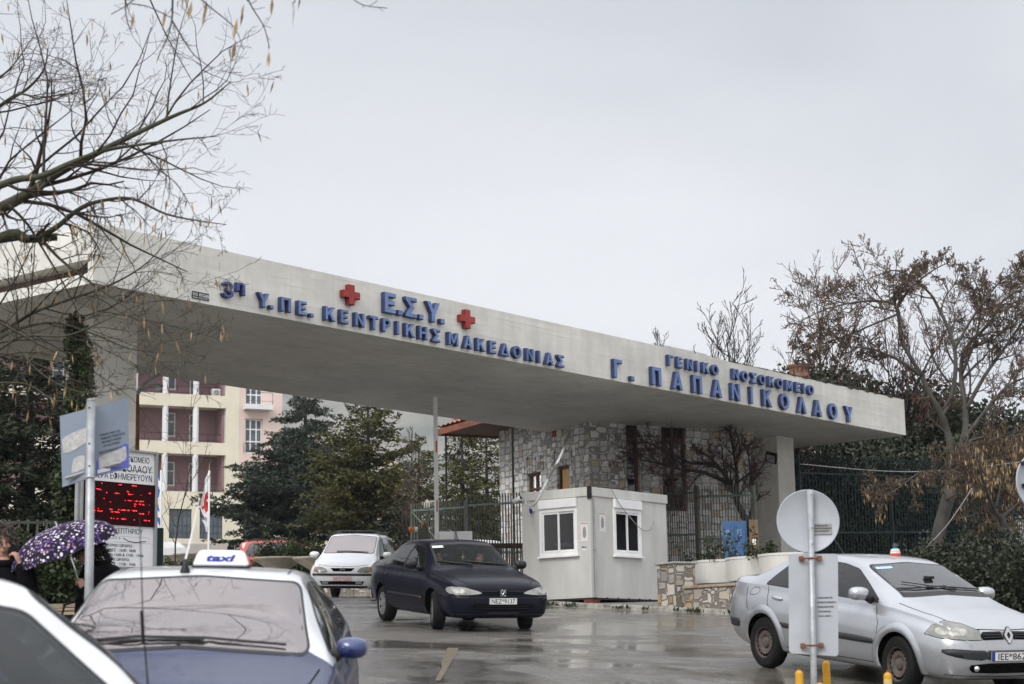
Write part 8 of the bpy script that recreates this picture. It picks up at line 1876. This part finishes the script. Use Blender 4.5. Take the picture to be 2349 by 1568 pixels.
# plants in the planters
for k, (x, y, Yp, n, lb) in enumerate(((1610, 1288, 38.7, 9, 'scrappy green plants in the planter next to the stone pier'), (1655, 1290, 38.4, 13, 'tall thin roses in front of the blue cabinet'), (1705, 1296, 37.9, 12, 'leggy plants in the middle planter'), (1755, 1296, 37.3, 10, 'bushy plant right of the pillar foot'))):
    b = at(x, y, Yp); b.z = 3.44 + .41; root = empty('potted_plant', b, 0, lb, 'plant', 'plants in the planters'); r_ = random.Random(k); m = MB(); P, D = [], []
    for i in range(n):
        p = Vector((r_.uniform(-.32, .32), r_.uniform(-.1, .1), 0)); d = Vector((r_.gauss(0, .3), r_.gauss(0, .2), 1)).normalized(); L = r_.uniform(.2, .75 if k in (1, 2) else .4); pts = [p]
        for q_ in range(5): d = (d + Vector((r_.gauss(0, .15), r_.gauss(0, .15), -.04))).normalized(); pts.append(pts[-1] + d * L / 5)
        m.tube(pts, [.006, .005, .005, .004, .003, .002], 4, cap=False)
        for q_ in range(14 if k in (1, 2) else 34): j = r_.randint(1, 5); P.append(tuple(pts[j] + Vector((r_.gauss(0, .04), r_.gauss(0, .04), r_.gauss(0, .03))))); D.append((r_.gauss(0, 1), r_.gauss(0, 1), r_.gauss(.3, .6)))
    m.build('stems', m_twigg, root); raw('leaves', cards(P, D, rs.uniform(.04, .085, len(P)), .36, rs), 4, m_hedge, root)
# weeds along the kerb and wall foot
P, D = [], []
for i in range(900):
    t = rs.random(); k = t * 4; j = min(int(k), 3); a, b = KERB[1 + j], KERB[2 + j]; f = k - j; x, y = a[0] + (b[0] - a[0]) * f + rs.normal() * .06, a[1] + (b[1] - a[1]) * f + rs.normal() * .06
    if math.sin(t * 37) + math.sin(t * 91) > .5: P.append((x, y, g(x, y) + .03)); D.append((rs.normal() * .5, rs.normal() * .5, 1))
tag(raw('kerb_weeds', cards(P, D, rs.uniform(.05, .14, len(P)), .2, rs), 4, m_hedge), 'sparse green weeds growing along the foot of the kerb and wall', 'weeds', kind='stuff')
# overhead wires at the right
def wire(a, b, sag, label, name='overhead_wire', r_=.012): return cable(name, [a, (a + b) / 2 + Vector((0, 0, -sag)), b], r_, label, m_steel)
wire(at(1835, 1064, 49.5), at(2420, 1050, 40), .25, 'thin overhead wire running from the right pillar across the trees')
wire(at(2118, 1262, 41.5), at(2230, 1120, 40.5), .1, 'slack guy wire slanting up beside the leaning grey trunk', 'guy_wire')
# twiggy foliage seen beyond the fence at the right: climbing ivy on the rear fence
fb = onground(1900, 56); 
shrub('fence_ivy', core=False, blobs=[(-2.0, 0, 1.2, .9, .25, 1.0), (-.4, .3, 2.0, 1.1, .3, 1.2), (1.2, .8, 1.4, 1.0, .3, 1.3)], n=4200, size=.11, ml=m_ivy, label='ivy grown through the tall fence right of the canopy pillar', cat='ivy', seed=99, base=fb, twigs=False)
# ------------------------------------------------------------------ people
m_skin = mat('skin', (0.42, 0.24, 0.17), 0.5, 0.08, 14, sub=.1); m_coat = mat('black_coat', (0.006, 0.006, 0.007), 0.9, 0.3, 16, bump=.3, spec=.06); m_hairb = mat('dark_hair', (0.012, 0.008, 0.007), 0.6, 0.3, 30, streak=(6, 6, 1)); m_hairg = mat('grey_brown_hair', (0.13, 0.105, 0.09), 0.7, 0.35, 40, col2=(0.03, 0.023, 0.02)); m_trou = mat('dark_trousers', (0.015, 0.015, 0.018), 0.8, 0.2, 12, spec=.1); m_shoe = mat('black_shoes', (0.008, 0.008, 0.008), 0.4)
m_eye = mat('eye_white', (.5, .48, .46), .3); m_iris = mat('iris_dark', (.03, .02, .015), .3); m_lip = mat('lips', (.33, .13, .11), .5)
def fuse(name, mb, m, parent, vox=.012, it=3, sm=True):
    o = mb.build('shape', m); md = o.modifiers.new('r', 'REMESH'); md.mode = 'VOXEL'; md.voxel_size = vox; md2 = o.modifiers.new('s', 'SMOOTH'); md2.iterations = it; md2.factor = .5
    me = bpy.data.meshes.new_from_object(o.evaluated_get(bpy.context.evaluated_depsgraph_get())); d = o.data; bpy.data.objects.remove(o); bpy.data.meshes.remove(d)
    me.name = name; me.materials.clear(); me.materials.append(m); me.polygons.foreach_set('use_smooth', np.ones(len(me.polygons), dtype=bool))
    o = bpy.data.objects.new(name, me); COL.objects.link(o); o.parent = parent; return o
def capsule(mb, pts, rad, n=12):
    mb.tube(pts, rad, n)
    for p, r_ in ((pts[0], rad[0]), (pts[-1], rad[-1])): mb.sphere(p, r_, n)
    for p, r_ in zip(pts[1:-1], rad[1:-1]): mb.sphere(p, r_ * .99, n)
def head_shape(mb, M, detail=True):
    # head about 0.23 high, face towards local +x, chin down -z
    S = MB(); S.M = M
    S.sphere((-.012, 0, .03), (.098, .076, .098), 18); S.sphere((.018, 0, -.035), (.068, .060, .085), 16); S.sphere((.052, 0, -.098), (.026, .03, .022), 10)
    S.sphere((.088, 0, -.012), (.016, .013, .03), 10); S.sphere((.101, 0, -.032), (.016, .016, .013), 10)
    for sd in (-1, 1):
        S.sphere((-.005, .075 * sd, -.012), (.020, .010, .032), 10); S.sphere((.055, .042 * sd, -.03), (.028, .026, .03), 10); S.sphere((.074, .028 * sd, .033), (.016, .028, .011), 10)
    S.sphere((.083, 0, -.064), (.012, .022, .008), 8); S.sphere((.081, 0, -.077), (.012, .019, .008), 8)
    mb.v, o = mb.v, len(mb.v); mb.v += S.v; mb.f += [tuple(i + o for i in f) for f in S.f]; mb.m += S.m
def face_parts(M, parent):
    for sd in (-1, 1):
        m = MB(); m.M = M; m.sphere((.073, .030 * sd, .014), (.012, .0135, .0085), 10); e = m.build('eye', m_eye, parent, True)
        m = MB(); m.M = M; m.sphere((.0815, .030 * sd, .014), (.0045, .006, .006), 8); m.build('iris', m_iris, e, True)
        m = MB(); m.M = M; m.tube([(.082, .014 * sd, .036), (.086, .03 * sd, .041), (.074, .048 * sd, .034)], [.003, .004, .002], 6); m.build('eyebrow', m_hairb, parent, True)
    m = MB(); m.M = M; m.tube([(.088, -.022, -.071), (.0945, 0, -.069), (.088, .022, -.071)], [.002, .0055, .002], 6); m.build('lips', m_lip, parent, True)
def hand(mb, M, curl=(55, 70, 45), spread=6, thumb=(35, 25)):
    # palm in the local xz plane growing along +z from the wrist at the origin; palm faces +y
    def L(x, y, z): return M @ Vector((x, y, z))
    S = MB(); S.M = M
    S.sphere((0, 0, .045), (.040, .016, .05), 12); S.sphere((.0, .003, .02), (.032, .018, .03), 10); S.sphere((.026, .006, .03), (.018, .016, .028), 10)
    mb_add(mb, S)
    for i, (x, ln, r_) in enumerate(((.030, .074, .0085), (.010, .082, .009), (-.010, .076, .0085), (-.029, .060, .0075))):
        a = 0; p = Vector((x, 0, .085 - abs(i - 1) * .006)); pts = [Vector((x * .85, 0, .05)), p]; sp = R(spread * (1.2 - i * .8)) if True else 0
        for j, c in enumerate(curl):
            a += R(c); seg = ln * (.46, .31, .23)[j]; p = p + Vector((math.sin(sp) * math.cos(a), math.sin(a), math.cos(sp) * math.cos(a))) * seg; pts.append(p.copy())
        capsule(mb, [M @ q for q in pts], [r_ * 1.05, r_ * 1.05, r_, r_ * .95, r_ * .8], 8)
    t0 = Vector((.028, .004, .022)); d = Vector((math.sin(R(thumb[0])), .45, math.cos(R(thumb[0])))).normalized(); t1 = t0 + d * .042; d2 = (d + Vector((-.35, .55, .1))).normalized(); t2 = t1 + d2 * .032; t3 = t2 + (d2 + Vector((-.2, .2, .2))).normalized() * .024
    capsule(mb, [M @ q for q in (t0, t1, t2, t3)], [.013, .0115, .010, .0085], 8)
def mb_add(mb, S):
    o = len(mb.v); mb.v += S.v; mb.f += [tuple(i + o for i in f) for f in S.f]; mb.m += S.m
def frame(o, z, y):      # matrix with local z along z, palm normal near y
    z = Vector(z).normalized(); y = Vector(y); y = (y - z * y.dot(z)).normalized(); x = y.cross(z)
    return Matrix(((x.x, y.x, z.x, o[0]), (x.y, y.y, z.y, o[1]), (x.z, y.z, z.z, o[2]), (0, 0, 0, 1)))
def facing(o, yaw, pitch=0, roll=0): return Matrix.Translation(o) @ Matrix.Rotation(R(yaw), 4, 'Z') @ Matrix.Rotation(R(pitch), 4, 'Y') @ Matrix.Rotation(R(roll), 4, 'X')

def standing(root, J, headM, hands, hair_fn, coat_m=m_coat, coat_len=.78, vox=.011):
    # J: joints in root space. body = one skin mesh, clothes are its children
    b = MB(); head_shape(b, headM)
    hc = headM @ Vector((-.02, 0, -.06)); capsule(b, [J['neck'], (Vector(J['neck']) + hc) / 2, hc], [.062, .056, .055])
    capsule(b, [J['pelvis'], J['waist'], J['chest'], J['neck']], [.15, .14, .16, .08], 14)
    for s in 'LR':
        capsule(b, [J['sh' + s], J['el' + s], J['wr' + s]], [.05, .04, .027]); hand(b, *hands[s][0:1], **hands[s][1])
        capsule(b, [J['hip' + s], J['kn' + s], J['an' + s]], [.085, .055, .04]); capsule(b, [J['an' + s], Vector(J['an' + s]) + J['toe']], [.04, .03])
    body = fuse('body', b, m_skin, root, vox * .62, 2)
    c = MB(); capsule(c, [Vector(J['pelvis']) + Vector((0, 0, -coat_len * .35)), J['pelvis'], J['waist'], J['chest'], Vector(J['neck']) - Vector((0, 0, .03))], [.20, .195, .185, .205, .10], 18)
    for s in 'LR':
        w = Vector(J['wr' + s]); e = Vector(J['el' + s]); capsule(c, [J['sh' + s], e, w.lerp(e, .12)], [.088, .072, .058])
    c.sphere(J['chest'], (.17, .22, .17), 14)
    fuse('coat', c, coat_m, root, vox * 1.3, 3)
    n_ = MB(); k = 20; nk = Vector(J['neck']); n_.tube([nk + Vector((.085 * math.cos(2 * math.pi * i / k), .085 * math.sin(2 * math.pi * i / k), .0 + .015 * math.cos(2 * math.pi * i / k))) for i in range(k + 1)], .035, 8); n_.build('collar', coat_m, root, True)
    t = MB()
    for s in 'LR': capsule(t, [J['hip' + s], J['kn' + s], Vector(J['an' + s]) + Vector((0, 0, .04))], [.105, .08, .062])
    fuse('trousers', t, m_trou, root, vox * 1.3, 2)
    for s in 'LR':
        q = MB(); a = Vector(J['an' + s]); capsule(q, [a + Vector((0, 0, -.035)) - Vector(J['toe']) * .25, a + Vector(J['toe']) * 1.05 + Vector((0, 0, -.025))], [.048, .036]); q.build('shoe', m_shoe, root, True)
    face_parts(headM, root)
    hair_fn(root, headM)
def strands(root, M, n, rmin, rmax, ln, m, seed, zmin=-.12, curl=.6, front=.055, name='hair'):
    # locks of hair as short bent tubes over the scalp, on top of a cap
    r_ = random.Random(seed); b = MB(); b.M = M
    b.sphere((-.022, 0, .042), (.103, .086, .10), 18); b.sphere((-.045, 0, -.03), (.075, .080, .085), 14)
    for _ in range(n):
        th = r_.uniform(0, 2 * math.pi); z = r_.uniform(zmin, .13); rr = math.sqrt(max(0, 1 - ((z - .03) / .115) ** 2)) if z > .03 else 1
        p = Vector((-.02 + .10 * rr * math.cos(th), .085 * rr * math.sin(th), z))
        if p.x > front and z < .06: continue
        if p.x > .02 and z < .0: continue
        d = Vector((p.x + .02, p.y, (z - .03) * .8 + .02)).normalized(); pts = [p]
        for k in range(4): d = (d + Vector((r_.gauss(0, curl), r_.gauss(0, curl), r_.gauss(-.25, curl)))).normalized(); pts.append(pts[-1] + d * ln / 4)
        b.tube(pts, [rmax, rmax, rmax * .8, rmax * .6, rmin], 4, cap=False)
    b.build(name, m, root, True)

# woman under the umbrella, walking left with her head bowed
WY_ = 15.5; wq = onground(222, WY_, .13); wm = empty('person', wq, 0, 'person in a black coat bowing under a purple umbrella, behind the sign pole', 'person')
def wp(x, y, dy=0): return at(x, y, WY_ + dy) - wq
hM = facing(wp(199, 1262), 200, 26)
J = dict(pelvis=Vector((.05, 0, .93)), waist=wp(236, 1395), chest=wp(232, 1345), neck=wp(222, 1298), shL=wp(206, 1320, -.16), elL=wp(190, 1400, -.2), wrL=wp(193, 1352, -.27), shR=wp(256, 1318, .12), elR=wp(252, 1405, .16), wrR=wp(205, 1395, .05), toe=Vector((-.14, 0, -.04)))
J['pelvis'] = Vector((J['waist'].x + .02, 0, .95)); 
J['hipL'] = J['pelvis'] + Vector((0, -.09, -.03)); J['hipR'] = J['pelvis'] + Vector((0, .09, -.03)); J['knL'] = Vector((J['pelvis'].x - .12, -.09, .5)); J['knR'] = Vector((J['pelvis'].x + .05, .09, .5)); J['anL'] = Vector((J['pelvis'].x - .14, -.09, .08)); J['anR'] = Vector((J['pelvis'].x + .22, .09, .09))
sh0, sh1 = wp(187, 1352, -.29), wp(155, 1255, -.25)             # umbrella shaft
dsh = (sh1 - sh0).normalized()
gripM = frame(J['wrL'], Vector((-.35, -.25, .9)), Vector((-.75, .35, .1)))
hands = {'L': (gripM, dict(curl=(70, 85, 60), spread=2, thumb=(30, 20))), 'R': (frame(J['wrR'], Vector((-.9, -.1, -.35)), Vector((0, -.3, -1))), dict(curl=(45, 60, 40)))}
def hair_w(root, M): strands(root, M, 420, .002, .006, .07, m_hairb, 6, -.16, .35, .075)
standing(wm, J, hM, hands, hair_w)
# umbrella, held in the hand
um = empty('umbrella', wq + sh0, 0, 'open dark umbrella patterned with purple, pink and white petals', 'umbrella')
m_umb = bpy.data.materials.new('petal_print'); m_umb.use_nodes = True; t = m_umb.node_tree; b_ = t.nodes['Principled BSDF']; b_.inputs['Roughness'].default_value = .8; b_.inputs['Specular IOR Level'].default_value = .12; L = t.links.new
tcn = N(t, 'ShaderNodeTexCoord'); v = N(t, 'ShaderNodeTexVoronoi', inp={'Scale': 38.0, 'Randomness': .9}); L(tcn.outputs['Object'], v.inputs['Vector'])
rp = N(t, 'ShaderNodeValToRGB'); rp.color_ramp.interpolation = 'CONSTANT'; e = rp.color_ramp.elements
for i, (p_, c_) in enumerate(((0, (.11, .055, .22)), (.30, (.36, .25, .32)), (.52, (.62, .61, .62)), (.80, (.15, .09, .27)))):
    if i > 1: e.new(p_)
    e[i].position = p_; e[i].color = (*c_, 1)
sp_ = N(t, 'ShaderNodeSeparateColor'); L(v.outputs['Color'], sp_.inputs[0]); L(sp_.outputs[0], rp.inputs['Fac'])
mr = N(t, 'ShaderNodeMapRange', inp={'From Min': .40, 'From Max': .45, 'To Min': 1, 'To Max': 0}); L(v.outputs['Distance'], mr.inputs['Value'])
mx = N(t, 'ShaderNodeMix', data_type='RGBA'); mx.inputs[6].default_value = (.016, .013, .024, 1); L(mr.outputs[0], mx.inputs[0]); L(rp.outputs[0], mx.inputs[7]); L(mx.outputs[2], b_.inputs['Base Color'])
cc = wp(150, 1262, -.2) - sh0; ax_ = Vector((-.33, -.22, 1)).normalized(); Rm = ax_.to_track_quat('Z', 'X').to_matrix()
rim = 132 / FPX * WY_; dome = .235
vs, fs = [], []; nr, nsg = 8, 8; sub = 6; n_ = nsg * sub
for i in range(nr + 1):
    f = i / nr
    for k in range(n_):
        a = 2 * math.pi * k / n_; sc = 1 - .10 * abs(math.sin(nsg * a / 2)) * f; rr = rim * math.sin(f * math.pi / 2 * .92) / math.sin(math.pi / 2 * .92) * sc
        zz = dome * math.cos(f * math.pi / 2 * .95) - .02 * f * abs(math.sin(nsg * a / 2)) - .02
        vs.append(cc + Rm @ Vector((rr * math.cos(a), rr * math.sin(a), zz)))
for i in range(nr):
    for k in range(n_): fs.append((i * n_ + k, i * n_ + (k + 1) % n_, (i + 1) * n_ + (k + 1) % n_, (i + 1) * n_ + k))
link('canopy', vs, fs, m_umb, um, True)
tipp = cc + Rm @ Vector((0, 0, dome)); m = MB(); m.tube([-dsh * .02, sh1 - sh0, tipp + ax_ * .015], .007, 8); m.build('shaft', m_chrome, um, True)
m = MB(); m.tube([-dsh * .12, dsh * .03], .014, 8); m.build('handle', m_blk, um, True)
m = MB()
for k in range(nsg): a = 2 * math.pi * k / nsg; m.tube([tipp - ax_ * .03] + [cc + Rm @ Vector((rim * math.sin(f * 1.445) / math.sin(1.445) * math.cos(a), rim * math.sin(f * 1.445) / math.sin(1.445) * math.sin(a), dome * math.cos(f * 1.49) - .026)) for f in (.3, .6, .85, 1.0)], .003, 4)
m.build('ribs', m_steel, um)
# handbag
hb = empty('handbag', wq + wp(168, 1404, -.02), R(12), 'black handbag held in front of the person with the umbrella', 'handbag'); MB().box(-.14, .14, -.05, .05, -.2, -.02, 0, .03).build('bag', mat('bag_leather', (.012, .012, .014), .35, .3, 8, bump=.4), hb)
m = MB(); m.tube([(-.09, 0, -.03), (-.07, 0, .06), (.03, 0, .09), (.1, 0, .05), (.1, 0, -.03)], .01, 6); m.build('strap', m_blk, hb, True)
# woman on the phone at the left edge
PY = 15.2; pq = onground(8, PY, .13); pm = empty('person', pq, 0, 'person with curly grey hair talking on a phone at the left edge', 'person')
def pp2(x, y, dy=0): return at(x, y, PY + dy) - pq
hM = facing(pp2(2, 1243), -58, 6)
J = dict(neck=pp2(6, 1297), chest=pp2(4, 1352), waist=pp2(2, 1430), shL=pp2(60, 1322, .02), elL=pp2(74, 1395, -.12), wrL=pp2(47, 1292, -.16), shR=pp2(-52, 1325, -.02), elR=pp2(-62, 1420, -.05), wrR=pp2(-40, 1490, -.2), toe=Vector((.06, -.13, -.04)))
J['pelvis'] = Vector((J['waist'].x, 0, .95)); J['hipL'] = J['pelvis'] + Vector((.09, 0, -.03)); J['hipR'] = J['pelvis'] + Vector((-.09, 0, -.03)); J['knL'] = J['hipL'] + Vector((0, 0, -.42)); J['knR'] = J['hipR'] + Vector((0, .02, -.42)); J['anL'] = Vector((J['hipL'].x, .02, .08)); J['anR'] = Vector((J['hipR'].x, -.05, .08))
hands = {'L': (frame(J['wrL'], Vector((-.42, -.05, .9)), Vector((-.8, .3, -.3))), dict(curl=(38, 55, 30), spread=5, thumb=(25, 20))), 'R': (frame(J['wrR'], Vector((.2, -.5, -.8)), Vector((1, 0, 0))), dict(curl=(30, 40, 25)))}
def hair_p(root, M): strands(root, M, 800, .003, .008, .085, m_hairg, 9, -.13, .9, .07)
standing(pm, J, hM, hands, hair_p)
ph = empty('mobile_phone', pq + J['wrL'] + Vector((-.055, .015, .075)), R(20), 'dark mobile phone held to the ear at the left edge', 'phone'); ph.rotation_euler = (R(10), R(-22), R(35)); MB().box(-.035, .035, -.006, .006, -.07, .07, 0, .005).build('case', m_trimb, ph); MB().box(-.03, .03, -.0075, -.0065, -.062, .062).build('screen', m_blk, ph)
# the two people in the dark saloon: driver and passenger
def seated(car, x, y, hairm, label, coat, arm_to=None, up=0.0, yaw=0):
    M = car.root.matrix_world.copy(); root = empty('person', (0, 0, 0), 0, label, 'person'); root.matrix_world = M @ Matrix.Translation((x, y, .36))
    hM = facing((.06, 0, .76 + up), yaw, 4); b = MB(); head_shape(b, hM); capsule(b, [(0, 0, .56 + up), (.03, 0, .68 + up)], [.06, .055]); capsule(b, [(.05, 0, .12), (0, 0, .35), (-.02, 0, .56 + up)], [.14, .15, .09])
    hands_ = []
    for sd in (-1, 1):
        s0 = Vector((-.02, .19 * sd, .50 + up)); tgt = Vector(arm_to) + Vector((0, .15 * sd, 0)) if arm_to else Vector((.32, .12 * sd, .12)); e = (s0 + tgt) / 2 + Vector((-.02, .08 * sd, -.12)); capsule(b, [s0, e, tgt], [.045, .04, .028]); hand(b, frame(tgt, (tgt - e), (0, -sd * .7, -.4)), curl=(60, 70, 50)); hands_.append((s0, e, tgt))
    for sd in (-1, 1): capsule(b, [(.05, .09 * sd, .13), (.46, .11 * sd, .2), (.62, .11 * sd, -.02)], [.09, .06, .045])
    fuse('body', b, m_skin, root, .008, 2)
    c = MB(); capsule(c, [(.05, 0, .12), (0, 0, .35), (-.02, 0, .53 + up)], [.17, .18, .11], 14)
    for s0, e, tgt in hands_: capsule(c, [s0, e, tgt.lerp(e, .12)], [.075, .06, .045])
    fuse('jacket', c, coat, root, .016, 2)
    t = MB()
    for sd in (-1, 1): capsule(t, [(.05, .09 * sd, .13), (.46, .11 * sd, .2), (.60, .11 * sd, .02)], [.105, .075, .06])
    fuse('trousers', t, m_trou, root, .016, 2)
    face_parts(hM, root); strands(root, hM, 160, .002, .005, .03 if hairm is m_hairg else .06, hairm, int(x * 100) + 7, -.1, .3, .06)
seated(peug, .12, .36, m_hairb, 'driver in a dark jacket holding the wheel of the dark blue saloon', mat('brown_jacket', (.05, .035, .025), .8, .2, 10), (.36, 0, .40))
seated(peug, .10, -.36, m_hairb, 'passenger in a light patterned top in the dark blue saloon', mat('pale_top', (.30, .28, .25), .8, .4, 40, col2=(.1, .09, .08)))
# knitted bobble hat on the roof of the silver car
h, nrm = meg.cast(Vector((-.10, .22, 4)), Vector((0, 0, -1))); hp = meg.root.matrix_world @ h
bh = empty('bobble_hat', hp, .4, 'small striped knitted bobble hat with a grey pompom on the silver car roof', 'hat')
prof = [(.098, -.015), (.102, .0), (.105, .03), (.102, .055), (.094, .08), (.078, .103), (.052, .12), (.02, .128), (0, .129)]
bh.scale = (.6, .6, .72)
m = MB(); m.lathe(prof, 30, 0, 'z', [0, 0, 2, 1, 2, 3, 3, 2]); kn = m.build('knit', [mat('knit_coral', (.55, .09, .06), .9, .2, 60), mat('knit_pink', (.62, .36, .36), .9, .2, 60), mat('knit_white', (.6, .58, .56), .9, .2, 60), mat('knit_teal', (.02, .27, .28), .9, .2, 60), mat('knit_pale', (.5, .5, .48), .9, .2, 60)], bh, True)
rr_ = np.random.default_rng(3); dd = rr_.normal(size=(900, 3)); dd /= np.linalg.norm(dd, axis=1)[:, None]
m = MB(); m.sphere((0, 0, .16), .034, 12); m.build('pompom', mat('pompom_grey', (.17, .165, .175), .95, .2, 40), bh, True); raw('pompom_fluff', cards(dd * .03 + np.array([0, 0, .16]), dd, np.full(900, .022), .1, rr_), 4, mat('pompom_grey', (.17, .165, .175)), bh)
# ------------------------------------------------------------------ damp air over the distance
hm = bpy.data.materials.new('haze_air'); hm.use_nodes = True; t = hm.node_tree; t.nodes.clear()
o_ = N(t, 'ShaderNodeOutputMaterial'); pv = N(t, 'ShaderNodeVolumePrincipled'); pv.inputs['Color'].default_value = (.84, .90, 1.0, 1); pv.inputs['Density'].default_value = 0.00018; pv.inputs['Anisotropy'].default_value = .25
t.links.new(pv.outputs[0], o_.inputs['Volume'])
hz_ = MB(); hz_.box(-2900, 3200, -80, 4300, -12, 620); tag(hz_.build('haze', hm), kind='stuff')
